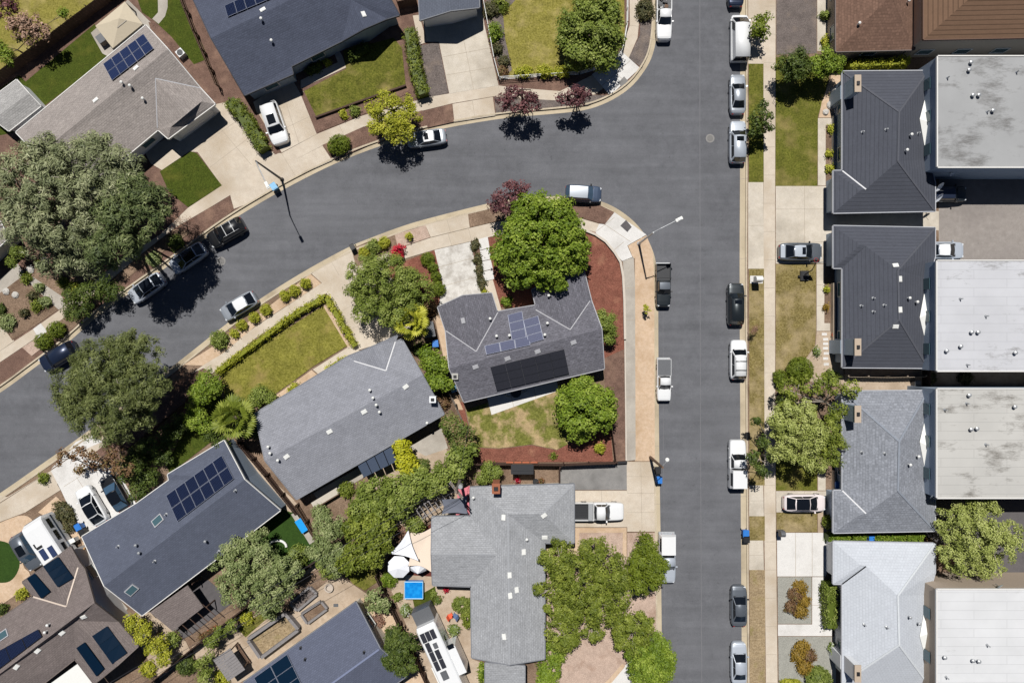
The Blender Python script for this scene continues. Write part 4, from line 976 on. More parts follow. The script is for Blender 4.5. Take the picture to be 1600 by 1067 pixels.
P('planting_strip', 'mulch', [(735,378),(747,374),(760,450),(753,458)])
P('mulch_bed', 'red', [(760,372),(840,357),(905,357),(930,363),(945,374),(966,404),(973,432),(976,545),(945,560),(840,480),(770,480)])
for i, q in enumerate(([(748,374),(762,370),(765,387),(750,391)], [(750,392),(765,388),(767,405),(752,408)], [(752,409),(767,406),(770,420),(754,424)], [(754,425),(770,421),(772,436),(756,440)])): P('stepping_stone', 'concw', q)
P('path', 'conc', [(756,441),(770,437),(785,490),(768,490)])
P('ramp', 'concw', [(960,332),(1010,367),(980,384),(988,402),(972,408),(930,363),(936,350),(945,351)], joints=[(945,351,985,378),(930,363,960,340),(958,392,975,378)])
P('tactile_paving', 'darklot', [(978,344),(987,355),(980,363),(969,353)])
P('planting_strip', 'dirt', [(981,384),(1010,368),(1020,395),(1022,430),(1023,720),(992,720),(992,405),(988,401)])
P('sidewalk', 'concg', [(973,408),(990,402),(992,440),(993,718),(979,720),(977,560),(975,440)], joints=[(975,450,992,450),(976,500,993,500),(977,560,993,560),(978,620,993,620),(978,675,993,675)])
P('planting_strip', 'mulch', [(943,560),(976,545),(979,720),(960,721),(952,650),(945,600)])
P('lawn', 'lawnp', [(728,640),(765,628),(885,605),(905,640),(895,690),(870,702),(830,694),(780,700),(742,698)])
P('mulch_bed', 'red', [(742,699),(780,701),(830,695),(870,703),(895,690),(930,650),(952,650),(958,721),(743,722)])
P('mulch_bed', 'red', [(712,628),(724,628),(744,722),(728,700)])
P('patio', 'concw', [(760,616),(868,586),(873,610),(768,648)], joints=[(796,606,803,637),(832,597,838,624)])
P('path', 'dirt', [(686,480),(698,520),(706,600),(724,640),(712,640),(690,560),(676,500)])
P('soil_bed', 'soil', [(640,520),(680,500),(712,640),(730,700),(690,720),(690,650),(640,560)])
P('driveway_pad', 'pad', [(874,727),(979,725),(980,765),(897,765),(896,755),(874,756)])
P('sidewalk', 'conc', [(979,721),(1024,721),(1026,830),(980,830)], joints=[(979,744,1024,744),(979,770,1025,770),(980,800,1026,800),(1001,721,1003,830)])
P('driveway', 'conc', [(897,766),(980,766),(980,823),(897,823)], joints=[(940,766,940,823)])
P('gravel_bed', 'dirt', [(897,824),(979,824),(979,870),(850,870),(850,850),(897,849)])
P('gravel_bed', 'pink', [(905,831),(974,831),(974,875),(905,875)])
P('gravel_bed', 'pink', [(851,870),(980,870),(980,832),(1024,832),(1027,1000),(985,1030),(960,1060),(940,1200),(851,1200),(851,1030)])
P('driveway', 'concw', [(938,1100),(955,1062),(975,1040),(998,1020),(1028,1005),(1032,1100)])
P('kerb_edging', 'dirt', [(938,1072),(953,1058),(972,1036),(977,1040),(957,1064),(944,1076)])
P('patio', 'patio', [(560,700),(690,690),(735,760),(735,810),(676,806),(640,830),(590,790)])
P('patio', 'concg', [(640,698),(690,668),(700,700),(665,712)])
P('patio', 'deck', [(606,872),(676,815),(676,915),(640,905),(608,915)])
P('yard_paving', 'patio', [(600,895),(676,900),(736,918),(737,1028),(758,1036),(758,1200),(700,1200),(650,1010)])
P('lawn', 'lawn', [(645,935),(680,915),(684,940),(650,958)])
P('yard_paving', 'patio', [(500,870),(540,905),(585,935),(600,975),(556,942),(400,1052),(330,1090),(300,1010),(420,950)])
P('lawn', 'lawno', [(534,890),(560,880),(592,890),(595,905),(570,922),(552,912)])
P('lawn', 'lawno', [(372,982),(408,957),(418,965),(384,995)])
P('soil_bed', 'soil', [(430,930),(500,885),(520,900),(450,960)])
P('soil_bed', 'dirt', [(560,935),(580,930),(640,985),(672,1067),(640,1090),(610,1010)])
P('lawn', 'turf', [(362,830),(440,795),(458,792),(505,868),(470,890),(430,880)])
P('patio', 'concg', [(455,803),(462,800),(492,845),(484,850)])
P('patio', 'darklot', [(290,915),(325,905),(365,940),(300,990),(280,1000),(265,985)])
P('soil_bed', 'patio', [(215,960),(240,955),(290,1000),(300,1020),(250,1060),(220,1010)])
P('path', 'dirt', [(128,845),(142,850),(165,920),(190,965),(172,960),(140,900)])
P('side_yard', 'concg', [(132,890),(160,905),(200,950),(184,970),(150,940)])
P('path', 'patio', [(360,690),(470,790),(455,800),(430,790)])
P('soil_bed', 'soil', [(460,782),(560,740),(600,790),(520,830),(490,810)])
P('patio', 'concg', [(490,770),(570,725),(578,740),(500,786)])

# ---------------------------------------------------------------- east block surfaces
P('sidewalk', 'conc', [(1193,-300),(1213,-300),(1211,300),(1211,600),(1212,800),(1215,1067),(1220,1400),(1200,1400),(1197,1067),(1194,800),(1193,500)], joints=[(1193, y, 1213, y) for y in range(10, 1067, 44)])
for y0, y1, m in ((-200,100,'conc'), (285,420,'conce'), (758,806,'conce'), (844,890,'conce')):
    x0 = 1169 if y0 < 700 else 1170.5
    P('driveway_apron', m, [(x0,y0),(1192.5,y0),(1193.5,y1),(x0,y1)], joints=[(1169,(y0+y1)/2,1193,(y0+y1)/2)])
for y0, y1, m in ((100,285,'lawno'), (420,758,'lawnd'), (806,844,'lawnd'), (890,1100,'dead')):
    P('lawn', m, [(1169.5+y0*.002,y0),(1192.5+y0*.003,y0),(1192.5+y1*.003,y1),(1169.5+y1*.002,y1)])
P('mailbox_pad', 'concw', [(1172,431),(1192,431),(1192,443),(1172,443)])
P('gravel_yard', 'mulchg', [(1213,-200),(1276,-200),(1276,84),(1213,86)])
P('path', 'conce', [(1277,-200),(1294,-200),(1293,80),(1277,80)])
P('lawn', 'lawno', [(1212,90),(1296,90),(1296,120),(1288,150),(1278,182),(1277,291),(1211.5,291)])
P('soil_bed', 'dirt', [(1300,115),(1316,115),(1316,160),(1302,184),(1279,184),(1284,160)])
P('path', 'conce', [(1278,185),(1302,185),(1302,196),(1290,196),(1290,290),(1278,290)])
P('soil_bed', 'soil', [(1290,197),(1298,197),(1298,290),(1290,290)])
P('driveway', 'conce', [(1212,291),(1301,291),(1301,412),(1212,412)], joints=[(1257,291,1257,412),(1212,327,1301,327),(1212,378,1301,378)])
P('lawn', 'lawnd', [(1212,413),(1275,413),(1275,517),(1273,540),(1255,565),(1250,585),(1212,585)])
P('path', 'conce', [(1276,413),(1288,413),(1288,505),(1297,505),(1297,517),(1276,517)], joints=[(1276,445,1288,445),(1276,478,1288,478)])
P('soil_bed', 'soil', [(1288,445),(1296,445),(1296,504),(1288,504)])
P('soil_bed', 'patio', [(1276,518),(1310,518),(1320,600),(1262,600),(1254,575),(1258,562),(1274,540)])
for i, q in enumerate(((1284,520),(1286,528),(1286,535),(1286,542),(1287,550),(1286,558),(1287,567))): P('stepping_stone', 'concw', [(q[0],q[1]),(q[0]+8,q[1]),(q[0]+8,q[1]+4),(q[0],q[1]+4)])
P('soil_bed', 'soil', [(1212,590),(1320,602),(1316,640),(1212,640)])
P('lawn', 'lawno', [(1212,641),(1277,641),(1277,766),(1212.5,766)])
P('path', 'conce', [(1278,730),(1290,730),(1290,766),(1278,766)])
P('soil_bed', 'soil', [(1290,640),(1300,640),(1300,766),(1290,766)])
P('driveway', 'conce', [(1212.5,767),(1302,767),(1302,800),(1213,800)], joints=[(1257,767,1257,800)])
P('lawn', 'lawnd', [(1213,800.5),(1277,800.5),(1277,831),(1213.5,831)])
P('soil_bed', 'patio', [(1278,801),(1302,801),(1302,832),(1278,832)])
P('driveway', 'concw', [(1214,832),(1300,832),(1300,870),(1290,900),(1214.5,900)], joints=[(1243,832,1243,900),(1269,832,1269,900)])
P('gravel_bed', 'gravel', [(1215,901),(1268,901),(1268,974),(1215.5,974)])
P('path', 'concw', [(1269,901),(1288,901),(1288,974),(1300,976),(1300,993),(1215.5,993),(1215.5,975),(1269,975)], joints=[(1269,945,1288,945)])
P('gravel_bed', 'gravel', [(1216,994),(1299,994),(1299,1100),(1217,1100)])
P('path', 'conce', [(1299,994),(1306,994),(1306,1100),(1299,1100)])
P('side_yard', 'soil', [(1300,78),(1470,78),(1470,112),(1300,112)])
P('side_yard', 'conce', [(1301,330),(1467,330),(1467,360),(1301,360)])
P('side_yard', 'patio', [(1320,574),(1600,574),(1600,612),(1320,612)])
P('side_yard', 'soil', [(1302,826),(1470,826),(1470,852),(1302,852)])
P('car_park', 'lot', [(1467,240),(1900,240),(1900,420),(1467,420)], joints=[(1467,318,1467,410)])
P('car_park', 'darklot', [(1440,760),(1900,760),(1900,930),(1440,930)])
P('side_yard', 'soil', [(1445,850),(1500,850),(1500,930),(1445,930)])
# ---------------------------------------------------------------- houses
e, e2 = 2.7, 2.9
STUCCO = plain('cream_stucco', (206,200,188), .85, var=.05); STUW = plain('white_stucco', (222,224,226), .85, var=.04)
STUB = plain('blue_grey_stucco', (150,164,180), .85, var=.05); STUG = plain('grey_stucco', (170,168,162), .85, var=.05); BEIGE = plain('beige_stucco', (176,160,142), .85, var=.05)
FLASH = plain('pale_flashing', (168,168,172), .7, var=.1); FLASHW = plain('white_flashing', (206,206,208), .7, var=.08); FLASHT = plain('tan_flashing', (206,190,176), .6)
BRICK = plain('red_brick', (150,92,66), .9, var=.2)

h = house('ranch_house', 'tan grey shingled house with solar panels and Dutch gable garage, top left', {
 'a':(25,207,e),'b':(228,40,e),'R1':(262,77,4.5),'R0':(59,243,4.5),'vr':(313,138,e+.05),'A':(243,123,3.9),'vl':(247,203,e),'s':(95,330,e),'B':(291,179,3.9),'gl':(267,199,e+.55),'gr':(315,159,e+.55),'fl':(263,217,e),'fr':(336,163,e)},
 [['a','b','R1','R0'],['R0','R1','vr','A','vl','s'],['A','B','gl','fl','vl'],['A','vr','fr','gr','B'],['gl','gr','fr','fl'],['B','gl','gr']], R_['tan'], STUW)
openings(h, gpx=[(303,196)])
strip(h, [(243,123),(313,138)], FLASH); strip(h, [(243,123),(246,200)], FLASH)
solar(h, [(163,102),(226,55),(242,78),(177,128)], 5, 2, PV, ALU)
vents(h, [(193,131),(206,136),(226,156)], 'cap'); vents(h, [(213,107),(150,157)], 'flat')
h = house('ranch_house', 'dark charcoal shingled house with long hip roof behind the olive lawn', {
 'a':(382,149,e),'b':(458,116,e),'c':(455,104,e+.12),'w1':(535,64,e),'v':(549,0,3.9),'w2':(604,30,e),'d':(624,24,e),'R2':(578,-60,4.7),'R1':(330,60,4.7),'f':(530,-145,e),'g':(298,-9,e),'pk':(569,45,3.9)},
 [['a','b','c','w1','v','w2','d','R2','R1'],['w1','pk','v'],['pk','w2','v'],['R1','R2','f','g']], R_['char'], STUB, trim=TRIMD)
openings(h)
vents(h, [(410,32),(426,66)], 'cap'); vents(h, [(411,16),(568,23)], 'flat')
solar(h, [(352,11),(425,-22),(432,-3),(357,29)], 5, 1, PVD, ALU)
h = house('garage', 'blue grey gabled garage house at the top of the concrete driveway', {
 'a':(650,-95,e),'b':(656,32,e),'R1':(704,17,3.9),'R0':(700,-120,3.9),'c':(749,12,e),'d':(745,-115,e)}, [['a','b','R1','R0'],['R0','R1','c','d']], R_['navy2'], STUW, trim=TRIMG)
for i in range(len(h.foot)):
    m_ = (Vector(h.foot[i])+Vector(h.foot[(i+1) % len(h.foot)]))/2
    if m_.y < W(700, 40, 0).y: wall_item(h, i, .5, 4.6, 0, 2.15, WHITE, 'garage_door', slats=3)
h5 = h = house('corner_house', 'grey shingled corner house with grey and black solar panels', {
 'a':(684,480,e),'b':(723,462,3.75),'c':(768,458,e),'p':(696,516,e),'v':(744,549,3.75),'q':(777,487,e),'d':(831,453,e),'f':(870,434,3.75),'g':(912,422,e),'q2':(837,477,e),'v2':(891,515,3.75),'r2':(924,470,e),
 'R2':(940,514,4.1),'R1':(702,575,4.1),'t':(944,576,e),'u':(725,628,e)},
 [['a','b','v','p'],['b','c','q','v'],['d','f','v2','q2'],['f','g','r2','v2'],['p','v','q','q2','v2','r2','R2','R1'],['R1','R2','t','u']], R_['char2'], STUCCO, trim=plain('pale_grey_trim', (164,164,168), .7))
openings(h, gpx=[(724,472),(872,438)])
for l in ([(697,517),(744,549),(778,488)], [(837,484),(891,515),(922,470)]): strip(h, l, FLASH)
solar(h, [(793,493),(816,487),(825,541),(802,546)], 1, 4, PVG, ALU, skip=[(0, 3)])
solar(h, [(817,501),(841,494),(850,531),(826,538)], 1, 3, PVG, ALU)
solar(h, [(757,541),(827,525),(829,540),(760,555)], 3, 1, PVG, ALU)
solar(h, [(766,573),(881,545),(889,583),(776,610)], 5, 3, PVB, BLKF, gap=.012)
vents(h, [(724,501),(743,573),(793,560),(840,549),(896,535)], 'flat', FLASH); vents(h, [(766,498),(776,525),(796,524),(851,523),(855,505),(857,462)], 'cap')
chimney(h, 711, 588, .55, .55, 3.9, STUG)
h = house('ranch_house', 'mid grey shingled house with white valley lines beside the fan palm', {
 'A':(398,646,e),'w1':(545,556,e),'P':(583,541,3.5),'V':(603,579,3.5),'x1':(554,564,e+.1),'w2':(621,524,e),'y':(617,534,e+.02),'C':(628,530,e),'R2':(660,586,4.0),'R1':(414,719,4.0),'D':(694,647,e),'E':(463,780,e)},
 [['w1','P','V','x1'],['P','w2','y','V'],['A','w1','x1','V','y','C','R2','R1'],['R1','R2','D','E']], R_['grey'], STUW, trim=TRIMG)
openings(h, gpx=[(583,540)])
strip(h, [(553,564),(603,579),(618,533)], FLASHW, .12)
vents(h, [(634,604),(569,643),(515,674),(448,713)], 'flat'); vents(h, [(579,609),(584,621),(589,632),(424,707),(436,718),(594,643),(668,660),(421,697)], 'cap')
chimney(h, 676, 624, .6, .6, 4.1, STUW)
h = house('ranch_house', 'dark blue grey roofed house with skylights above the white driveway', {
 'A':(128,838,e),'B':(214,786,e),'c':(264,750,e),'d':(262,741,e+.08),'k':(350,688,e),'R2':(382,749,4.5),'R1':(163,915,4.5),'t':(438,797,e),'u':(222,961,e)},
 [['A','B','c','d','k','R2','R1'],['R1','R2','t','u']], R_['navy'], STUB, over=.15)
solar(h, [(261,774),(348,711),(367,748),(279,815)], 6, 2, PVD, ALU)
vents(h, [(247,813),(206,921)], 'sky', FLASH); vents(h, [(215,850),(220,862),(323,844)], 'cap', GALV); vents(h, [(242,876),(185,853),(342,861),(368,766),(260,803)], 'pipe', GALV)
pc = empty('patio_cover', W(275, 950), 'weathered brown shingled patio roof beside its grey deck', 'patio roof')
mb = MB(); q = [W(234,956,2.5), W(293,914,2.5), W(318,948,2.2), W(270,986,2.2)]; dn = Vector((0,0,-.12))
mb.add(q+[v+dn for v in q], [(3,2,1,0),(4,5,6,7),(0,1,5,4),(1,2,6,5),(2,3,7,6),(3,0,4,7)]); us = []
for f in mb.f:
    for i in f: us.append((mb.v[i][0]*.86+mb.v[i][1]*.5, -mb.v[i][0]*.5+mb.v[i][1]*.86))
mb.build('roof', R_['brn'], pc, uvs=us)
for v in q: mb = MB(); mb.box((v.x*.99, v.y, 1.1), (.12, .12, 2.2)); mb.build('post', WOODD, pc)
for k in range(5):
    a = W(318, 948, 2.2).lerp(W(270, 986, 2.2), k/4); mb = MB(); mb.tube([a+Vector((-.4, .4, -.2)), a+Vector((1.3, -1.1, -.2))], .05, 4); mb.build('beam', WOODD, pc)
h = house('ranch_house', 'weathered brown shingled house with teal pool heating panels', {
 'l':(35,909,e),'pk':(71,883,3.8),'rr':(110,854,e),'v':(104,947,3.8),'vl':(52,931,e),'x0':(-120,1048,e),'x1':(49,929,e),'vr':(124,879,e),'j':(132,889,e),'R':(147,942,4.6),'R0':(-80,1112,4.6),'k':(184,971,e),'v2':(116,970,3.8),'z':(117,1029,e),'y':(-50,1160,e),'m':(216,1009,e),'pk2':(183,1039,3.8),'n':(147,1068,e)},
 [['l','pk','v','vl'],['pk','rr','vr','v'],['x0','vl','v','vr','j','R','R0'],['R','k','v2','z','y','R0'],['v2','k','m','pk2'],['v2','pk2','n','z']], R_['brn'], STUW, trim=TRIMB)
openings(h)
strip(h, [(52,932),(103,947),(122,886)], FLASHT, .16)
solar(h, [(68,884),(92,869),(116,902),(91,917)], 1, 3, PVT, PVT, gap=.02); solar(h, [(44,902),(56,894),(81,923),(67,934)], 1, 1, PVT, PVT)
solar(h, [(144,993),(168,977),(199,1019),(176,1037)], 1, 3, PVT, PVT, gap=.02); solar(h, [(121,1010),(134,1001),(165,1043),(153,1055)], 1, 1, PVT, PVT)
solar(h, [(-40,1038),(62,982),(68,994),(-30,1068)], 4, 1, PVD, BLKF); vents(h, [(5,992)], 'sky', FLASH)
vents(h, [(78,974),(74,985)], 'cap'); vents(h, [(131,963),(59,1016),(97,988),(26,1041)], 'flat')
mb = MB(); q = [W(122,1036,2.6), W(147,1068,2.4), W(112,1100,2.4), W(75,1070,2.6)]; dn = Vector((0,0,-.08))
mb.add(q+[v+dn for v in q], [(3,2,1,0),(4,5,6,7),(0,1,5,4),(1,2,6,5),(2,3,7,6),(3,0,4,7)]); mb.build('patio_roof', WHITE, h.root)
h = house('ranch_house', 'slate blue roofed house with dark solar panels at the lower edge', {
 'a':(380,1066,e),'b':(556,940,e),'R2':(594,1013,4.5),'R1':(425,1138,4.5),'c':(639,1053,e),'d':(455,1185,e)}, [['a','b','R2','R1'],['R1','R2','c','d']], R_['slate'], STUCCO, trim=TRIMG)
openings(h)
strip(h, [(592,1014),(440,1124)], plain('slate_ridge_caps', (116,124,150), .9), .2, 'ridge_cap')
solar(h, [(398,1058),(450,1021),(476,1075),(424,1112)], 2, 3, PVT, ALU, gap=.025); vents(h, [(470,1011),(477,1029),(569,1018)], 'pipe', DKMET)
mb = MB(); mb.box((*W(636,1052,2.6)[:2], 2.62), (.6, .2, .1)); mb.build('gutter_box', DKMET, h.root)
h = house('ranch_house', 'pale grey shingled T shaped house with brick chimney', {
 'nw':(735,761,e),'ne':(897,756,e),'Eh':(848,802,4.0),'T':(793,803,4.0),'se':(897,848,e),'i':(851,848,e),'br':(851,1029,e),'Bt':(796,1038,4.0),'bl':(737,1027,e),'w4':(736,916,e),'wv':(776,866,e+1.0),'w1':(735,806,e),'wp':(674,866,e+1.0),'w2':(675,807,e),'w3':(676,914,e)},
 [['nw','ne','Eh','T'],['nw','T','Bt','bl','w4','wv','w1'],['ne','se','Eh'],['Eh','se','i','T'],['T','i','br','Bt'],['w1','wv','wp','w2'],['w3','wp','wv','w4']], R_['lgrey'], STUCCO, trim=TRIMG)
openings(h)
vents(h, [(787,808),(796,898),(788,994),(850,805),(797,930),(818,862),(851,839),(848,868),(807,921),(743,757)][:9], 'flat'); vents(h, [(823,841),(740,776)], 'cap')
RIDGEL = plain('pale_ridge_caps', (150,152,156), .9); strip(h, [(794,806),(796,1034)], RIDGEL, .2, 'ridge_cap'); strip(h, [(678,866),(772,866)], RIDGEL, .16, 'ridge_cap'); strip(h, [(850,801),(894,759)], RIDGEL, .16, 'ridge_cap')
chimney(h, 775, 763, .75, 1.0, 4.6, BRICK)
h = house('garden_room', 'small pale grey lean-to roof below the T shaped house', {'a':(758,1035,2.5),'b':(820,1040,2.5),'c':(820,1120,2.2),'d':(758,1120,2.2)}, [['a','b','c','d']], R_['lgrey'], STUCCO, over=.2, trim=TRIMG, cat='lean-to')

# the four hipped front houses on the right: one plan, mirrored
HE, HR = 2.9, 5.2
def hip(name, label, dy, mirror, rmat, flash, wl):
    q = {'TL':(1316,112,HE),'TR':(1450,111,HE),'Pk':(1405,175,HR),'Pk2':(1403,252,HR),'j':(1353,296,3.95),'w0':(1316,267,HE),'w1':(1302,267,HE),'w2':(1302,333,HE),'jj':(1344,298,3.9),'br':(1461,330,HE),'e1':(1461,285,HE),'e0':(1451,250,HE)}
    V = {}
    def mv(px, py, z):
        gx, gy = G(px, py, z)
        return W(gx, (699.8-gy if mirror else gy)+dy)+Vector((0, 0, z))
    V = {k: mv(*v) for k, v in q.items()}
    h = house(name, label, V, [['TL','TR','Pk'],['TL','Pk','Pk2','j','w0'],['w0','j','jj','w1'],['w1','jj','w2'],['w2','jj','j','Pk2','br'],['Pk','TR','e0','e1','br','Pk2']], rmat, wl, world=True, over=.5, trim=plain('light_grey_trim', (176,178,184), .7), group='hipped houses along the right side of the street')
    openings(h, every=5)
    def px(p): k = H/(H-p.z); return (800+p.x*k/S, 533.5-p.y*k/S)
    h.px = lambda a, b, z=HE: px(mv(a, b, z))
    strip(h, [px(V[k]) for k in ('TL','Pk','Pk2')], rmat_ridge(rmat), .2, 'ridge_cap', .03); strip(h, [px(V['TR']), px(V['Pk'])], rmat_ridge(rmat), .2, 'ridge_cap', .03)
    strip(h, [px(V['Pk2']), px(V['br'])], rmat_ridge(rmat), .2, 'ridge_cap', .03)
    if flash: strip(h, [px(V['w0']), px(V['j'])], flash, .14)
    # chimney on the outer corner, and the white saddle that sheds water from the taller rear wall
    c0 = mv(1340, 131, 5.4); mb = MB(); mb.box((c0.x, c0.y, 2.7), (.62, 1.75, 5.4)); mb.box((c0.x-.35, c0.y, 1.4), (.5, 1.5, 2.8)); mb.box((c0.x, c0.y, 5.44), (.7, 1.83, .1), m=1); mb.box((c0.x, c0.y, 5.55), (.3, .4, .16), m=2)
    mb.build('chimney', [wl, BEIGE, BLACK], h.root)
    sd_ = [mv(1450,142,3.3), mv(1439,185,3.9), mv(1450,250,3.3), mv(1452,190,4.1)]
    for v in sd_[:3]: v.z = roof_z(h, v.x, v.y)+.06
    sd_[3].z = sd_[1].z+.25
    up = Vector((0,0,.06)); mb = MB(); tri = [sd_[0], sd_[1], sd_[3]]; tr2 = [sd_[1], sd_[2], sd_[3]]
    mb.add(tri, [(0,1,2)]); mb.add(tr2, [(0,1,2)]); mb.build('roof_saddle', WHITE, h.root)
    return h
def rmat_ridge(m): return RIDGE[m.name]
RIDGE = {R_['tile'].name: plain('dark_ridge_tiles', (80,82,90), .9), R_['tileg'].name: plain('grey_ridge_tiles', (132,138,148), .9), R_['tilew'].name: plain('pale_ridge_tiles', (196,200,204), .9)}
a = hip('hipped_house', 'dark tiled hip roofed house, upper of two, beside the stained grey flat roof', 0, False, R_['tile'], FLASHW, STUB)
vents(a, [(1347,207),(1384,203),(1434,209)], 'pipe', GALV); vents(a, [(1421,212),(1414,236)], 'cap')
b = hip('hipped_house', 'dark tiled hip roofed house, lower of two, beside the grey driveway sedan', 0, True, R_['tile'], None, STUB)
vents(b, [(1345,478),(1381,477),(1364,466),(1364,487)], 'pipe', GALV); vents(b, [(1418,466),(1430,472)], 'cap'); vents(b, [(1399,415),(1406,436),(1406,484),(1399,510)], 'flat')
c = hip('hipped_house', 'mid grey shingled hip roofed house behind the big pale tree', 481, False, R_['tileg'], FLASHW, STUB)
vents(c, [(1346,706),(1382,708)], 'pipe', GALV); vents(c, [(1432,712),(1419,725)], 'cap')
d = hip('hipped_house', 'very pale shingled hip roofed house at the lower right', 475, True, R_['tilew'], BLACK, STUW)
vents(d, [(1350,975),(1385,979)], 'pipe', GALV); vents(d, [(1419,962),(1433,972)], 'cap', GALV)
h = house('brown_house', 'reddish brown shingled house at the top right beside the grey gravel yard', {'a':(1306,81,e2),'b':(1429,78,e2),'P':(1393,-8,5.0),'Q':(1393,-150,5.0),'c':(1437,-200,e2),'d':(1306,-200,e2)}, [['a','b','P'],['a','P','Q','d'],['b','c','Q','P']], R_['brown'], BEIGE, trim=TRIMB)
vents(h, [(1417,4),(1340,39)], 'cap'); openings(h)
h = house('tall_brown_house', 'taller brown tiled house with ribbed roof at the top right corner', {'a':(1443,62,5.4),'b':(1760,56,5.4),'P':(1530,-15,7.2),'Q':(1690,-18,7.2),'c':(1760,-100,5.4),'d':(1443,-100,5.4)}, [['a','b','Q','P'],['a','P','d'],['P','Q','c','d'],['b','c','Q']], R_['brownt'], BEIGE, over=.25, trim=plain('brown_trim', (96,70,56), .6))
openings(h)
# flat roofed rear buildings
FR = [flatroof('stained_grey_roofing', (182,183,184), (132,131,130), .53, False), flatroof('white_seamed_roofing', (222,223,228), (142,140,138), .60), flatroof('stained_white_roofing', (214,212,207), (130,125,118), .535), flatroof('clean_white_roofing', (240,241,243), (210,209,208), .7)]
def flat(label, x0, y0, x1, y1, z, m, wl, vt):
    c = [W(x0, y0, z), W(x1, y0, z), W(x1, y1, z), W(x0, y1, z)]; r = empty('flat_roofed_building', ((c[0].x+c[2].x)/2, (c[0].y+c[2].y)/2, 0), label, 'building', 'flat roofed buildings at the right')
    mb = MB(); mb.prism(inset([(v.x, v.y) for v in c[::-1]], .06), -.2, z-.16); mb.build('wall', wl, r)
    mb = MB(); mb.prism([(v.x, v.y) for v in c], z-.15, z); rf = mb.build('roof', m, r)
    mb = MB()
    for i in range(4):
        a, b = c[i], c[(i+1) % 4]; d_ = (b-a).normalized(); R = Matrix.Rotation(math.atan2(d_.y, d_.x), 3, 'Z'); mb.box((a+b)/2+Vector((0, 0, -.02)), ((b-a).length-.12, .13, .22), ax=R)
    mb.build('roof_edge', TRIM, r)
    for k, (px, py) in enumerate(vt):
        p = W(px, py, z); mb = MB()
        if k % 3: mb.lathe(p, [(.12, 0), (.12, .25), (.2, .27), (.2, .38), (.05, .45)], 12)
        else: mb.lathe(p, [(.16, 0), (.07, .1), (.07, .5), (0, .5)], 10)
        mb.build('vent_pipe', GALV, rf)
    for k in range(3):
        mb = MB(); a = c[3].lerp(c[0], .2+.3*k); mb.box((a.x-.03, a.y, 3.9), (.05, 1.2, 1.1)); mb.build('window', GLASSR, r)
    return r
flat('grey flat roofed building with dark water stains along its edges', 1464, 88, 1900, 262, 5.6, FR[0], STUB, [(1480,122),(1518,150),(1527,150),(1542,175),(1515,99),(1512,111),(1588,113),(1549,174)])
flat('white flat roofed building above the narrow planted alley', 1463, 407, 1900, 580, 5.6, FR[1], STUB, [(1500,467),(1516,519),(1526,519),(1540,494),(1477,548),(1499,541),(1511,570),(1584,551)])
flat('white flat roofed building with broad grey stains and torn seams', 1463, 607, 1900, 778, 5.6, FR[2], STUB, [(1476,640),(1515,670),(1524,669),(1540,694),(1512,617),(1583,635),(1510,630)])
flat('clean white flat roofed building in the lower right corner', 1463, 920, 1900, 1150, 5.6, FR[3], BEIGE, [(1542,1007),(1518,1030),(1527,1031),(1478,1057),(1474,1025)])
# outbuildings
h = house('garden_shed', 'small grey gabled shed at the left edge by the brown fence', {'a':(-32,168,2.1),'b':(26,125,2.1),'R1':(45,146,2.7),'R0':(-10,187,2.7),'c':(64,166,2.1),'d':(14,205,2.1)}, [['a','b','R1','R0'],['R0','R1','c','d']], R_['shed'], STUW, over=.15, cat='shed', fas=.1)
h = house('ranch_house', 'corner of a brown roofed house cut by the left picture edge', {'a':(-120,420,e),'b':(0,345,e),'c':(13,372,e),'d':(-90,470,e)}, [['a','b','c','d']], R_['tan'], STUCCO)
gz = empty('gazebo', W(184, 40), 'beige fabric gazebo canopy behind the tan roofed house', 'gazebo')
cq = [(149,41),(195,3),(223,38),(176,76)]; ap = W(187, 30, 3.0); cc_ = [W(x, y, 2.3) for x, y in cq]; mb = MB()
CANV = plain('beige_canvas', (190,178,156), .9, var=.04); mid = [ap.lerp(v, .3) for v in cc_]
for i in range(4): mb.add([cc_[i], cc_[(i+1) % 4], mid[(i+1) % 4], mid[i]], [(3,2,1,0)]); mb.add([cc_[i], cc_[(i+1) % 4], cc_[(i+1) % 4]-Vector((0,0,.2)), cc_[i]-Vector((0,0,.2))], [(0,1,2,3)])
for i in range(4): mb.add([mid[i]+Vector((0,0,.1)), mid[(i+1) % 4]+Vector((0,0,.1)), ap+Vector((0,0,.12))], [(2,1,0)])
mb.build('canopy', CANV, gz)
for v in cc_: mb = MB(); mb.box((ap.x+(v.x-ap.x)*.95, ap.y+(v.y-ap.y)*.95, 1.1), (.12, .12, 2.2)); mb.build('post', DKMET, gz)
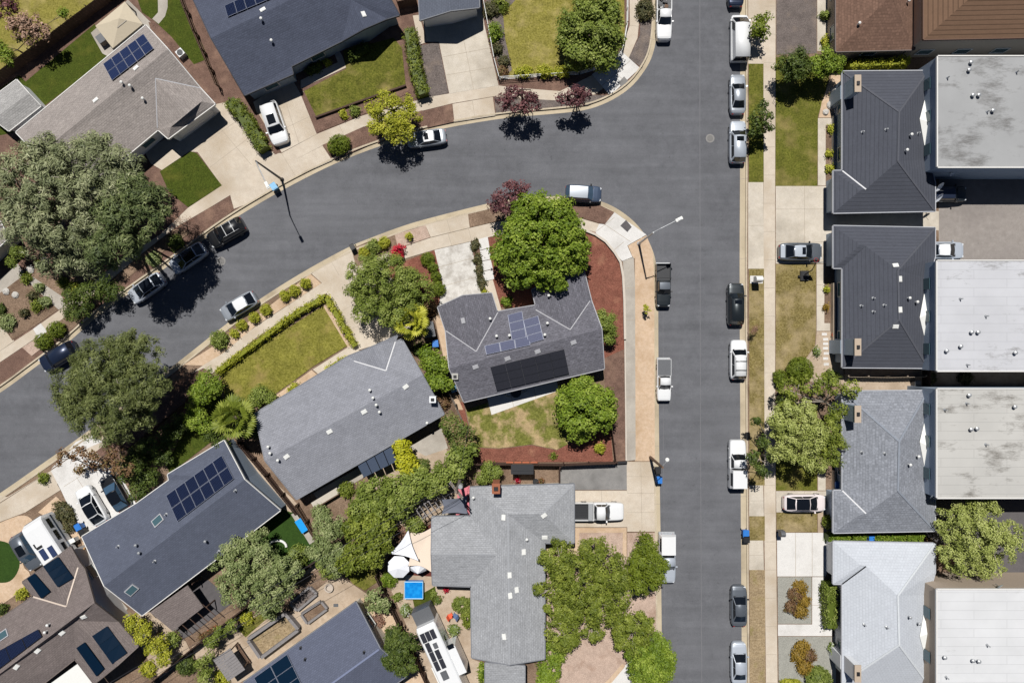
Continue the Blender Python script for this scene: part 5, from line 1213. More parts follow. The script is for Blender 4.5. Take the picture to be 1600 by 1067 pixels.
# ---------------------------------------------------------------- trees
T = tree
T('cedar_tree', 'huge grey green cedar covering the left edge above the parked cars', [(60,288,60,.9),(138,268,56,1),(180,288,40,.9),(105,345,58,.8),(160,340,42,.7),(38,345,46,.8),(125,398,36,.5),(58,245,32,.8),(140,235,30,.85),(192,254,28,.8),(22,300,44,.8),(75,225,20,.7),(85,395,34,.5),(160,225,18,.7)], 9.5, 'cedar', 'feather', (125,330), .42, dens=.85, bark=BARKW, bare=True)
T('conifer_tree', 'darker green conifer growing into the right side of the grey cedar', [(190,338,36,1,1.5),(156,390,26,.96,1.3),(224,345,30,.92,1.3),(236,318,28,.9,1.3),(212,298,28,.95,1.4),(190,372,30,.92,1.3),(246,305,16,.7,.9),(205,385,22,.8,1),(165,410,18,.75,1)], 12.5, 'conifer', 'feather', (205,345), .3, dens=1.2)
T('pine_tree', 'broad dark green domed pine leaning over the road at left', [(165,582,52),(212,568,44),(125,608,40),(185,626,50),(228,598,36),(132,646,34),(178,664,32),(150,572,36),(205,540,26),(112,626,26),(222,646,24,.7),(185,545,24)], 10, 'pine', 'needle', (235,622), .3, bark=BARKW, dens=1.2)
T('kerb_tree', 'sparse bronze leaved tree over the upper edge of the white driveway', [(105,714,17),(128,705,16),(150,720,18),(172,728,16),(198,730,16),(125,733,9),(180,700,18)], 5, 'bronze', 'open', (165,725), .14)
T('kerb_shrub_tree', 'glossy dark green shrub tree at the kerb in cedar shade', [(115,470,20),(138,462,22),(160,450,20),(125,492,16),(108,490,12),(180,455,14)], 3.4, 'deep', 'fine', None, .1)
T('shade_tree', 'dense bright green round tree in front of the corner house', [(845,380,62,1),(808,372,34,.8),(885,372,34,.8),(830,338,34,.82),(868,340,32,.82),(815,415,34,.8),(865,420,36,.82),(895,400,26,.7),(790,395,22,.65),(845,312,14,.6)], 7.2, 'bright', 'broad', (845,385), .26, dens=1.5)
T('shade_tree', 'bright green spreading tree in the corner house back yard', [(915,640,40,1),(890,625,24,.8),(940,650,24,.8),(912,610,24,.8),(905,668,24,.75),(945,625,18,.7),(882,650,16,.7)], 5, 'bright', 'broad', (915,645), .2, dens=1.5)
T('street_tree', 'olive green leafy tree covering the tan driveway edge', [(605,445,44,1),(570,430,30,.85),(585,480,34,.85),(640,450,34,.85),(625,480,34,.85),(590,416,22,.8),(645,440,18,.7),(560,455,20,.7),(642,478,20,.7)], 6.2, 'green', 'fine', (612,455), .22)
T('shade_tree', 'large dark green tree at the top edge beside the sunny lawn', [(925,50,44,1),(895,40,26,.8),(950,35,30,.85),(905,80,28,.8),(940,85,28,.8),(930,5,32,.85),(960,62,18,.7),(885,65,16,.7)], 5.2, 'green', 'broad', (928,52), .24, dens=1.2)
T('kerb_tree', 'open yellow green tree over the sidewalk near the silver car', [(615,185,34,1),(588,178,20,.85),(640,180,20,.85),(610,215,16,.8),(635,205,16,.8),(585,200,16,.8),(605,155,16,.8),(640,160,12,.7)], 5.2, 'yellow', 'fine', (618,180), .16, dens=.85)
T('plum_tree', 'purple leaved plum tree left of the two by the upper kerb', [(808,155,20),(788,158,14),(832,160,16),(812,172,12),(795,148,12),(828,150,12)], 4.6, 'purple', 'sparse', (815,150), .12, dens=2.6)
T('plum_tree', 'dark purple plum tree beside the white corner ramp', [(897,148,17),(882,155,12),(914,150,12),(902,162,10)], 4.2, 'purple', 'open', (898,148), .12, dens=2.2)
T('plum_tree', 'purple leaved plum tree touching the bright round tree', [(795,302,20),(775,315,14),(815,295,14),(790,325,12),(772,322,10)], 4.6, 'purple', 'sparse', (797,310), .12, dens=2.8)
T('yard_tree', 'dark green rounded tree on the sidewalk side of the right hand lawn', [(1240,100,24,1),(1226,104,15,.8),(1252,108,18,.85),(1240,115,14,.7)], 4.6, 'deep', 'fine', (1240,106), .14, dens=1.5)
T('yard_tree', 'brighter green rounded tree beside the dark tiled house corner', [(1288,98,21,1),(1304,102,15,.8),(1272,104,16,.85),(1286,112,14,.75)], 4.4, 'bright', 'fine', (1287,104), .14, dens=1.4)
T('kerb_tree', 'small dark green kerb tree right of the white van', [(1188,40,16,1),(1183,55,12,.8),(1194,30,12,.85),(1192,50,12,.8)], 3.6, 'moss', 'open', (1187,42), .08, dens=1.6)
T('kerb_tree', 'sparse grey green kerb tree right of the pale wagon', [(1188,185,18,1),(1200,200,11,.8),(1180,205,12,.8),(1192,165,10,.8),(1178,185,9,.7)], 4, 'deep', 'sparse', (1187,195), .1, dens=2.4)
T('street_tree', 'large pale yellow green tree over the sidewalk by the canopy pickup', [(1242,662,36,1),(1216,655,20,.85),(1225,692,28,.9),(1265,680,28,.95),(1252,712,26,.85),(1232,640,20,.8),(1262,645,18,.8),(1282,725,14,.7)], 7.5, 'pale', 'fine', (1232,690), .24, dens=.85)
T('street_tree', 'darker green tree between the pale tree and the grey shingled house', [(1292,672,22,1),(1300,698,22,.95),(1285,700,16,.85),(1302,652,14,.8),(1305,720,12,.75)], 5.6, 'olive', 'fine', (1290,690), .18, dens=1.0)
T('street_tree', 'thin dark limbed tree beside the white canopy pickup', [(1186,690,14),(1180,715,13),(1190,735,15),(1205,715,10),(1182,655,8)], 5.5, 'deep', 'open', (1190,710), .12, dens=1.1, bark=BARKW)
T('yard_tree', 'darker green tree with bare pale limbs above the pale tree', [(1235,610,20),(1265,600,18),(1295,600,20),(1325,610,18),(1310,640,14),(1230,630,14)], 5, 'olive', 'open', (1275,625), .16, bark=BARKW, dens=1.3, bare=True)
T('street_tree', 'olive green tree between the flat roofs at lower right', [(1515,830,42,1),(1550,850,36,.9),(1490,815,28,.8),(1500,870,30,.85),(1575,835,22,.75),(1480,850,20,.7),(1545,885,20,.7),(1530,800,26,.8)], 6.6, 'pale', 'fine', (1525,850), .22, dens=.85, bark=BARKW, bare=True)
T('street_tree', 'sprawling olive green multi stemmed tree beside the pale grey house', [(905,905,40,1),(872,872,30,.8),(872,915,26,.7),(925,945,34,.9),(893,955,28,.72),(880,988,28,.8),(925,985,18,.6),(868,950,20,.6),(850,868,12,.7),(842,922,10,.7)], 6.4, 'olive', 'fine', (905,920), .2, bark=BARKW, dens=1.05)
T('street_tree', 'olive green tree between the sprawling tree and the narrow dense tree', [(945,880,32,1),(962,905,26,.85),(930,862,22,.8),(965,930,24,.75),(915,852,14,.7)], 5.6, 'olive', 'fine', (945,890), .16, bark=BARKW, dens=1.0)
T('street_tree', 'lower olive green tree beside the half moon gravel bed', [(985,985,32,1),(965,965,22,.8),(1000,970,20,.8),(972,1000,18,.7)], 4.8, 'olive', 'fine', (982,982), .14, bark=BARKW, dens=1.1)
T('street_tree', 'narrow dense green tree overhanging the silver camper pickup', [(1010,880,28,1),(1008,852,18,.8),(1005,905,24,.85),(1022,895,18,.85),(995,875,18,.8)], 5.4, 'moss', 'fine', (1006,885), .16, dens=1.4)
T('clipped_tree', 'dense round clipped green tree at the lower kerb', [(1017,1030,36,1),(1000,1020,24,.85),(1035,1035,22,.85),(1015,1055,26,.85),(1025,1008,20,.8)], 4.6, 'bright', 'fine', (1015,1032), .18, dens=1.7)
T('yard_shrub', 'green shrubs along the foot of the pale grey house wall', [(865,1015,20),(858,1045,20),(875,1000,14),(855,1065,18)], 2.6, 'bright', 'fine', None, .08, dens=1.3)
T('yard_tree', 'pale olive tree with bare twigs over the turf back yard', [(395,880,42,1),(425,905,36,.9),(360,890,30,.85),(440,880,26,.8),(400,850,26,.8),(420,940,26,.75),(370,920,26,.8),(365,855,18,.75),(455,890,18,.7)], 6, 'grey', 'fine', (405,900), .2, dens=.85)
T('hedge_tree', 'grey green shrub tree beside the bright blue bench', [(515,835,26),(500,860,20),(525,865,22),(505,815,16),(525,885,14)], 4.2, 'grey', 'fine', (512,850), .14, dens=1.2)
T('hedge_tree', 'big lime tinged leafy tree behind the white shade sail', [(580,848,34,1),(560,818,26,.9),(594,818,24,.9),(582,870,20,.9),(556,870,22,.85),(541,880,16,.8),(600,842,13,.8)], 5.4, 'olive', 'broad', (575,845), .2, dens=1.1)
T('hedge_tree', 'dense green trees along the trellis behind the mid grey house', [(590,775,34,1),(630,770,28,.9),(570,790,26,.85),(620,790,24,.8),(660,755,26,.9),(690,745,24,.85),(715,725,22,.85),(730,705,16,.8)], 5, 'green', 'broad', (620,768), .2, dens=1.3)
T('yard_tree', 'yellow leaved bush tree by the solar heated patio roof', [(628,700,15,1),(635,722,18,.95),(645,730,14,.8)], 3.6, 'lime', 'broad', (633,715), .1, dens=1.6)
T('oleander_tree', 'rosy flowering dark shrub tree at the red mulch corner', [(712,668,22,1),(722,690,22,.9),(700,660,14,.8),(730,675,14,.8)], 4, 'rosemary', 'fine', (715,680), .12, dens=1.3)
T('yard_tree', 'bright green bushy tree between the two grey shingled houses', [(675,565,18,1),(668,555,13,.9),(690,572,13,.9)], 3.8, 'bright', 'broad', (678,568), .1, dens=1.5)
T('yard_tree', 'bright green bushy tree just below its twin beside the chimney', [(685,595,17,1),(678,588,12,.85),(696,600,11,.85)], 3.6, 'bright', 'broad', (686,596), .1, dens=1.4)
T('yard_tree', 'dark green tree at the slate blue roof gable', [(625,1010,26,1),(635,1035,20,.9),(612,1025,20,.85),(615,990,14,.8)], 5, 'deep', 'fine', (625,1020), .16, dens=1.5)
T('yard_tree', 'sparse grey green tree beside the paved yard steps', [(590,938,19),(582,928,10),(598,948,12)], 3.4, 'grey', 'open', (590,940), .09, dens=1.6)
T('yard_tree', 'small round green tree left of the grey house corner', [(648,820,14)], 3, 'green', 'fine', (648,820), .08, dens=1.6)
T('purple_tree', 'brown purple leaved tree in the top left yard', [(45,45,26),(30,38,16),(65,50,16)], 4.2, 'pinkish', 'open', (45,45), .12, dens=1.8)
T('blossom_tree', 'pinkish purple tree cut by the top left corner', [(5,8,20),(20,5,10)], 4, 'purple', 'open', (2,2), .12, dens=1.6)
T('bare_tree', 'leafless reddish brown shrub at the kerb behind the jeep', [(288,352,18),(305,360,14),(275,345,12)], 2.6, 'dry', 'twig', (292,354), .06, bare=True)
T('bare_tree', 'leafless reddish shrub below the domed pine', [(285,590,16),(270,602,12)], 2.4, 'dry', 'twig', (282,594), .06, bare=True)
T('green_shrub_tree', 'bright green shrub tree left of the lower fan palm', [(325,600,22),(312,615,18),(340,612,16)], 3.6, 'bright', 'fine', None, .1, dens=1.5)
T('green_shrub_tree', 'low green shrub tree below and left of the fan palm', [(310,655,18),(322,668,14),(300,640,12)], 3, 'bright', 'fine', None, .1, dens=1.5)
T('green_shrub_tree', 'green shrub tree right of the lower fan palm', [(408,618,18),(422,624,11),(400,628,10)], 3, 'green', 'fine', None, .1, dens=1.4)
T('green_shrub_tree', 'dark shrubs in the shaded yard below the domed pine', [(210,725,26),(240,700,24),(270,678,20),(218,768,16),(228,745,20),(200,742,14),(255,710,16),(285,660,16)], 2.4, 'deep', 'fine', None, .1, dens=1.2)
T('dark_shrub_tree', 'dark green shrub tree by the palm and solar roof', [(395,672,15),(382,660,14)], 3, 'deep', 'fine', None, .1, dens=1.5)
T('yellow_shrub_tree', 'yellow green shrub row at the weathered brown house corner', [(212,975,14),(228,992,17),(245,1010,17),(258,1028,13),(205,968,8)], 3, 'yellow', 'fine', None, .1, dens=1.3)
T('kerb_tree', 'tiny young kerb tree in the tan verge', [(1010,484,7),(1008,480,5)], 1.8, 'yellow', 'bush', (1010,484), .04, dens=.5)
T('laurel_tree', 'round green laurel against the corner house right gable', [(947,505,18,1),(940,495,12,.9),(955,518,11,.8),(950,530,10,.7)], 3, 'green', 'fine', None, .1, dens=1.5)
T('yard_shrub', 'green climbing shrubs north of the pale grey house', [(765,738,16),(755,745,12),(778,736,9)], 2.4, 'green', 'fine', None, .08, dens=1.4)
T('yard_shrub', 'green shrubs along the lower back fence by the raised beds', [(345,985,12),(362,975,10),(330,1000,12),(318,1030,14),(320,1055,14)], 2.6, 'green', 'fine', None, .08, dens=1.2)
T('yard_shrub', 'green shrub under the big lime tinged tree by the yard lawn', [(512,888,14),(502,880,10),(525,892,8)], 2.2, 'green', 'fine', None, .08, dens=1.4)
T('yard_shrub', 'lush shrub in the top left corner yard by the fence', [(8,90,14),(0,75,12),(100,22,8)], 2.4, 'bright', 'fine', None, .08, dens=1.3)
T('yard_shrub', 'leafy shrub in cedar shade beside the left house corner', [(28,395,12),(20,410,8)], 2.4, 'green', 'fine', None, .08, dens=1.4)
palm('yellow green fan palm between the olive tree and the corner house', 640, 500, 32, 5.2, 'yellow')
palm('olive fan palm above the dark blue grey roofed house', 358, 655, 40, 5.6, 'olive', 20)

# ---------------------------------------------------------------- clipped bushes, shrubs and hedges
B = bush
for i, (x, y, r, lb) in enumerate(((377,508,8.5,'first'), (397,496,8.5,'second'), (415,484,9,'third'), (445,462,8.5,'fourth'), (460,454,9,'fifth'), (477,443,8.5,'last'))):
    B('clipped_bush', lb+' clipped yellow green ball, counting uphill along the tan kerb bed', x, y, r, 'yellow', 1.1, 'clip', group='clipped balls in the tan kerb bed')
B('shrub', 'loose green shrub at the low end of the tan kerb bed', 342, 531, 14, 'green', 1.4)
B('shrub', 'small spiky shrub beside the fourth clipped ball', 366, 521, 7, 'yellow', .7)
for x, y, r, lb in ((668,405,11,'upper clipped ball of four left of the mottled white driveway'), (676,418,8,'second clipped ball from the top left of the mottled white driveway'), (681,432,8,'third clipped ball from the top left of the mottled white driveway'), (684,451,12,'largest lowest clipped ball left of the mottled white driveway')):
    B('clipped_bush', lb, x, y, r, 'moss', 1.2, 'clip', group='clipped balls beside the mottled driveway')
B('clipped_bush', 'yellow green ball at the driveway bin', 569, 395, 9, 'yellow', 1.0, 'clip', group='clipped balls by the red flowers')
B('clipped_bush', 'yellow green ball above the red flowers', 600, 379, 9.5, 'yellow', 1.1, 'clip', group='clipped balls by the red flowers')
B('shrub', 'dark green shrub between two yellow green balls', 584, 385, 11, 'green', 1.2)
B('flower_bush', 'bright red flowering bush above the olive street tree', 621, 396, 9.5, 'redl', 1.6, ry=14, rot=-.6)
B('shrub', 'tiny yellow shrub in the pink gravel strip', 640, 369, 6, 'yellow', .9)
B('shrub', 'dark red shrub in shade below the olive street tree', 668, 480, 13, 'bronze', 1.3)
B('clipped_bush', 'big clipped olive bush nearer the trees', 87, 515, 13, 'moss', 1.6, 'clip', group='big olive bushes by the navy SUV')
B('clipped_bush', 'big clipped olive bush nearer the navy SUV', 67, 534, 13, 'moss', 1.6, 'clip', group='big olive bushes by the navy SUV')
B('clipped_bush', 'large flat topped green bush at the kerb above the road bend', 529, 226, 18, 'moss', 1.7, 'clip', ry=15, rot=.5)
for x, y, r, l_, lb in ((62,415,7,'olive','round bush beside two white rocks'), (98,440,9,'olive','round olive bush in the middle of the brown bed'), (50,462,8,'ivy','shrub just below the pebble path'), (56,478,9,'olive','olive green shrub below the pebble path'), (70,470,9,'grey','greyish shrub right of the olive green shrub'), (38,488,7,'ivy','brownish small shrub low in the bed'), (10,504,13,'grey','spreading shrub near the left edge of the bed'), (0,483,9,'deep','dark round bush on the left picture edge'), (40,434,8,'olive','low leafy plant at the top of the pebble path'), (62,448,7,'grey','low leafy plant on the pebble path'), (115,448,8,'yellow','yellow leafy shrub under the cedar edge')):
    B('shrub', lb, x, y, r, l_, .8, group='shrubs in the brown front bed')
B('shrub', 'small round dark shrub in the raised lawn border', 555, 173, 8, 'green', .8); B('shrub', 'small yellow shrub in the raised lawn border', 536, 179, 7, 'yellow', .6)
B('shrub', 'small yellow shrub in the shaded entry planter', 511, 98, 6, 'yellow', .7)
B('shrub', 'shaded green shrubs in front of the charcoal house wing', 560, 80, 20, 'deep', 1.2, ry=9, rot=.45)
B('shrub', 'shaded green shrub at the entry planter of the charcoal house', 490, 107, 16, 'deep', .9, ry=8, rot=.45)
B('shrub', 'bright green shrub on the white railing beside the concrete driveway', 773, 50, 11, 'bright', 1.3, ry=14)
for x, y, r, l_, lb in ((766,15,13,'ivy','brown ground shrub at the top of the railing bed'), (782,8,12,'olive','olive shrub at the top of the railing bed'), (778,76,9,'ivy','dark ground shrub midway down the railing bed'), (787,97,9,'ivy','dark ground shrub low in the railing bed'), (785,112,9,'bronze','bronze shrub at the corner of the railing bed')):
    B('shrub', lb, x, y, r, l_, .8, group='shrubs in the railing bed')
for x, lb in ((818,'leftmost lime shrub along the lawn front fence'), (850,'middle lime shrub along the lawn front fence'), (880,'rightmost lime shrub along the lawn front fence')):
    B('shrub', lb, x, 112, 14, 'yellow', 1.1, ry=9, group='lime shrubs along the lawn front fence')
B('shrub', 'grey brown leafless shrub beside the top white pickup', 1008, 15, 14, 'ivy', 1.0, ry=18)
for y, lb in ((383,'topmost ivy clump beside the stepping stones'), (405,'second ivy clump beside the stepping stones'), (424,'third ivy clump beside the stepping stones'), (442,'lowest ivy clump beside the stepping stones')):
    B('trailing_shrub', lb, 742+(y-383)*.18, y, 7, 'ivy', .5, ry=10, group='ivy clumps beside the stepping stones', cat='ivy')
B('shrub', 'green shrub in the red bed near the front door', 792, 471, 8, 'bright', .9); B('shrub', 'small yellow shrub at the head of the garage', 757, 457, 5, 'yellow', .5)
B('shrub', 'low yellow green shrub along the mid grey eave', 526, 572, 19, 'yellow', 1.0, ry=9, rot=.5); B('shrub', 'small yellow ball below the stepping stones', 460, 608, 9, 'yellow', .8)
B('shrub', 'small shrub beside the parked jeep shade', 275, 378, 12, 'deep', 1.0); B('shrub', 'grey shrub in the shaded verge by the glass roofed cars', 240, 405, 11, 'grey', .9)
B('shrub', 'golden tuft at the red bed corner', 937, 700, 8, 'yellow', .9); B('shrub', 'small dark shrub in the red bed', 865, 712, 5, 'olive', .5)
B('clipped_bush', 'tall clipped dark green dome beside the stepping stones', 1251, 578, 20, 'moss', 1.8, 'clip'); B('clipped_bush', 'smaller clipped box at the sidewalk', 1219, 591, 10.5, 'moss', 1.5, 'clip', ry=13)
B('flower_bush', 'small white flowering shrub by the stepping stones', 1276, 549, 6.5, 'white', .7); B('shrub', 'golden ball shrub in the narrow planter', 1291, 480, 5, 'golden', .6); B('shrub', 'small green shrub at the planter top', 1292, 452, 5, 'yellow', .5)
B('clipped_bush', 'green half dome bush against the mid grey shingled eave', 1296, 815, 9, 'olive', 1.5, 'clip', ry=12)
for x, y, r, lb in ((1250,918,11,'topmost golden mound of the upper gravel bed'), (1243,929,11,'shadow-toned golden mound second from the top of the upper gravel bed'), (1256,938,10,'right hand golden mound of the upper gravel bed'), (1236,948,10,'left hand shadow-toned golden mound of the upper gravel bed'), (1251,955,11,'lowest golden mound of the upper gravel bed')):
    B('golden_shrub', lb, x, y, r, 'golden' if y not in (929, 948) else 'bronze', .8, group='golden mounds in the upper gravel bed')  # dark bronze leaves on some mounds paint in the shadow lying among them
for x, y, r, lb in ((1254,1011,11,'topmost golden mound of the lower gravel bed'), (1248,1025,11,'left golden mound of the lower gravel bed'), (1265,1024,10,'right shadow-toned golden mound of the lower gravel bed'), (1257,1042,12,'lowest golden mound of the lower gravel bed')):
    B('golden_shrub', lb, x, y, r, 'golden' if x != 1265 else 'bronze', .9, group='golden mounds in the lower gravel bed')  # right mound coloured bronze to imitate shadow between the golden ones
B('clipped_bush', 'big clipped green dome at the bottom edge by the chimney steps', 1280, 1062, 20, 'green', 1.7, 'clip'); B('clipped_bush', 'yellow green low hedge end at the bottom edge', 1236, 1069, 19, 'yellow', 1.0, 'clip', ry=8)
for x, y, r, lb in ((1299,202,7,'flowering plants beside the upper dark tiled porch'), (1296,240,6,'small plant by the porch path'), (1297,263,7,'yellow plant low on the porch path'), (1308,150,8,'leafy plant among the front rocks')):
    B('shrub', lb, x, y, r, 'yellow', .6, group='plants along the upper porch')
B('shrub', 'small shrub on the path by the top right brown house', 1290, 24, 8, 'green', .9); B('shrub', 'yellow shrub lower on the path by the brown house', 1291, 65, 8, 'yellow', .8)
B('shrub', 'small white flowered shrub by the very pale house wall', 1303, 1013, 8, 'white', .9)
B('shrub', 'dry brown shrub at the motorhome driveway gate', 100, 800, 12, 'ivy', .9, ry=20, rot=.8); B('shrub', 'brown shrub on the tan verge by the kerb', 68, 747, 8, 'olive', .8); B('shrub', 'dry brown shrub right of the motorhome', 108, 822, 10, 'ivy', .8)
B('shrub', 'small round shrub below the blue pool', 621, 932, 7, 'green', .6); B('shrub', 'leafy shrub beside the shaded umbrella', 608, 905, 12, 'bright', 1.0); B('shrub', 'white flowering rose bush left of the trailer', 634, 953, 9, 'white', 1.0); B('shrub', 'white flowering rose bush right of the trailer', 709, 984, 9, 'white', 1.1)
B('shrub', 'potted plant cluster right of the pool', 677, 930, 6, 'green', .6); B('shrub', 'dark plant cluster by the pool garden corner', 684, 937, 6, 'rosemary', .6)
B('shrub', 'green round shrub against the pale grey house wall', 722, 945, 16, 'green', 1.0, 'clip', ry=13); B('shrub', 'rough shrub below the round wall shrub', 730, 965, 9, 'olive', .9, ry=16)
B('shrub', 'green shrub at the lower yard wall', 753, 1052, 6, 'bright', 1.0, ry=16); B('shrub', 'dark shrub against the turf yard fence', 465, 868, 16, 'green', 1.4); B('shrub', 'yellow green shrub at the edge of the turf half circle lawn', 33, 927, 9, 'yellow', 1.0)
B('shrub', 'dark bush on the left edge of the round lawn', 0, 952, 9, 'deep', 1.2); B('shrub', 'tan seed grass clump in the paved side yard', 232, 1045, 12, 'yellow', .8)
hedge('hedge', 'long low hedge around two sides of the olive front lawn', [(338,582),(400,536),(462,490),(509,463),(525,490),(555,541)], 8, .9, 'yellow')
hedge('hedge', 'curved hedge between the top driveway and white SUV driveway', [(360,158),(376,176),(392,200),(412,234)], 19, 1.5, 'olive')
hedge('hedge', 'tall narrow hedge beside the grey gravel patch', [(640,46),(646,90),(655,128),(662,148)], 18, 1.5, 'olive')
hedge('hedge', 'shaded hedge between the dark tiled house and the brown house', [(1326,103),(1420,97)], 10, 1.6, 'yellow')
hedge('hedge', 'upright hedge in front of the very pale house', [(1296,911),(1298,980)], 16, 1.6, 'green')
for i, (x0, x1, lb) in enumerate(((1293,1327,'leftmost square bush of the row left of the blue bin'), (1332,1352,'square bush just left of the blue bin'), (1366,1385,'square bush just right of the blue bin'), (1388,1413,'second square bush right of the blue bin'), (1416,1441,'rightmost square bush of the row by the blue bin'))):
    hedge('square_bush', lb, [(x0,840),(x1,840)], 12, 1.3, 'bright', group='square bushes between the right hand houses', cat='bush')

for x, y, r, l_, hh, lb in ((420,955,11,'green',1.4,'leafy shrub above the large raised bed'), (438,915,12,'deep',1.5,'dark shrub behind the shaded raised bed'), (462,905,9,'ivy',1.0,'brownish twiggy shrub above the smaller raised bed'), (385,965,10,'yellow',1.0,'yellow green shrub at the narrow lower lawn'),
   (500,800,13,'grey',1.2,'grey shrub behind the long terrace bench'), (540,765,12,'olive',1.2,'olive shrub below the dark pergola roof'), (556,800,11,'green',1.4,'green shrub beside the hedge trees path'), (630,832,9,'dry',.8,'dry twiggy shrub at the trellis foot'), (660,728,12,'rosemary',1.3,'mixed shrub between the yellow bush tree and oleander'),
   (690,628,12,'bronze',1.2,'dark reddish shrub at the chimney side yard'), (668,612,10,'deep',1.2,'dark shrub at the foot of the twin bright trees'), (655,545,11,'deep',1.3,'dark shrub below the yellow fan palm'), (270,1000,12,'green',1.3,'green shrub at the lower fence corner'), (290,1040,14,'deep',1.3,'dark shrub low along the back fence'), (345,1060,12,'yellow',1.0,'yellow shrub under the slatted pergola edge'),
   (185,985,9,'dry',.8,'dry shrub in the narrow yard below the teal panels'), (672,968,8,'olive',.8,'small olive shrub along the trailer garden edge'), (590,970,10,'dry',.7,'dry grass clump on the tan side yard'), (606,1000,9,'grey',.8,'grey shrub along the brown board fence'), (575,945,8,'ivy',.6,'low plant by the paving step'),
   (1300,588,11,'green',1.2,'green shrub beside the lower dark tiled chimney'), (1226,625,12,'deep',1.4,'dark shrub left of the bare limbed tree'), (1455,590,9,'ivy',.6,'low plants in the shaded narrow alley'), (1510,590,11,'ivy',.7,'larger low plants in the shaded narrow alley'), (1350,94,8,'deep',1.0,'dark shrub at the head of the shaded hedge'), (1452,850,9,'bronze',.9,'brown shrub at the right end of the square bushes')):
    B('shrub', lb, x, y, r, l_, hh)
T('dark_shrub_tree', 'dark green shrub mass behind the lower fan palm', [(385,640,15,1),(345,692,14,.85),(372,630,12,.9),(330,680,12,.8)], 3, 'deep', 'fine', None, .1, dens=1.4)
# ---------------------------------------------------------------- fences and walls
F = fence
F('dark brown board fence behind the top left lawn', [(-60,178),(0,132),(90,66),(178,0),(240,-45)], 1.8, WOODD)
F('brown board fence between the tan house and charcoal house', [(283,-10),(310,58),(345,140)], 1.6, WOOD)
F('short dark gate fence between the charcoal house and the garage', [(624,14),(652,8)], 1.7, WOODD)
F('dark board fence between mid grey house and dark blue grey house', [(378,690),(420,740),(468,800)], 1.6, WOODD)
F('brown board fence around the turf yard right side', [(466,786),(512,862)], 1.6, WOOD)
F('dark fence behind the turf yard and raised beds', [(512,862),(470,890),(400,935),(300,1012),(240,1062)], 1.7, WOODD)
F('brown board fence left of the pool garden and travel trailer', [(590,893),(612,940),(640,1000),(676,1075)], 1.8, WOODD)
F('dark brown fence below the corner house back yard', [(743,723),(800,723),(880,724),(959,721)], 1.5, WOODD)
F('dark fence panel right of the back yard tree', [(944,620),(953,662),(960,720)], 1.5, WOODD)
F('low dark wood fence from the shaded walk to the kerb tree', [(205,700),(262,655),(298,625)], .9, WOODD)
F('grey board fence along the narrow side yard by the corner house', [(697,600),(712,632),(727,668)], 1.5, WOODG)
F('thin white gate fence across the narrow planted alley', [(1318,588),(1380,589),(1438,588)], 1.2, BEIGE, rail=False)
F('dark fence in the alley behind the pale grey house yard', [(1441,574),(1441,606)], 1.6, WOODD)
F('short brown fence beside the concrete pad', [(873,726),(873,756)], 1.5, WOODD)
F('beige board fence around the small yard of the clean white building', [(1466,899),(1500,902),(1532,918)], 1.6, BEIGE)
def railing(label, line, h, mat):
    pts = [W(*p) for p in line]; r = empty('railing', pts[0], label, 'railing')
    for a, b in zip(pts, pts[1:]):
        mb = MB(); L = (b-a).length
        for z in (h, h*.55, h*.15): mb.tube([a+Vector((0,0,z)), b+Vector((0,0,z))], .035, 6)
        mb.build('rail', mat, r); k = max(1, round(L/1.8))
        for i in range(k+1): mb = MB(); q = a.lerp(b, i/k); mb.box((q.x, q.y, h/2+.03), (.09, .09, h+.06)); mb.build('post', mat, r)
railing('white two sided railing around the sunny front lawn', [(756,8),(763,45),(772,95),(780,125),(840,121),(905,117),(950,104),(972,80),(979,40),(980,-30)], .9, WHITE)
lowwall('low dark timber edging of the raised olive lawn', [(494,185),(560,161),(635,135)], .4, .18, WOODD, 'timber_edging', 'edging')
lowwall('curved dark low retaining wall around the red mulch corner', [(908,358),(930,367),(946,378),(960,395),(969,410),(973,432),(975,470),(976,530)], .35, .25, plain('dark_block', (70,66,66), .9), cap=plain('pale_block', (196,186,174), .9), name='retaining_wall')
lowwall('thin pale kerb wall along the sidewalk of the corner yard', [(976,532),(977,620),(978,719)], .22, .14, plain('pale_block', (196,186,174), .9), name='edging_wall')
lowwall('dark low wall at the end of the corner yard verge', [(962,722),(979,721)], .5, .25, BLACK, name='edging_wall')
lowwall('beige low planter wall before the lower dark tiled house', [(1300,443),(1300,537)], .7, .3, BEIGE, name='planter_wall')
lowwall('pale low planter wall before the mid grey shingled house', [(1301,734),(1301,764)], .7, .25, BEIGE, name='planter_wall')
lowwall('grey low planter wall before the upper dark tiled house', [(1301,183),(1301,260)], .5, .25, STUG, name='planter_wall')
lowwall('pale curved gravel edging at the foot of the lower yard', [(1253,584),(1258,566),(1276,540)], .12, .12, BEIGE, name='edging_wall')
lowwall('white edging of the half moon gravel bed', [(905,830),(974,830),(974,872)], .1, .25, G_['dirt'], name='edging')
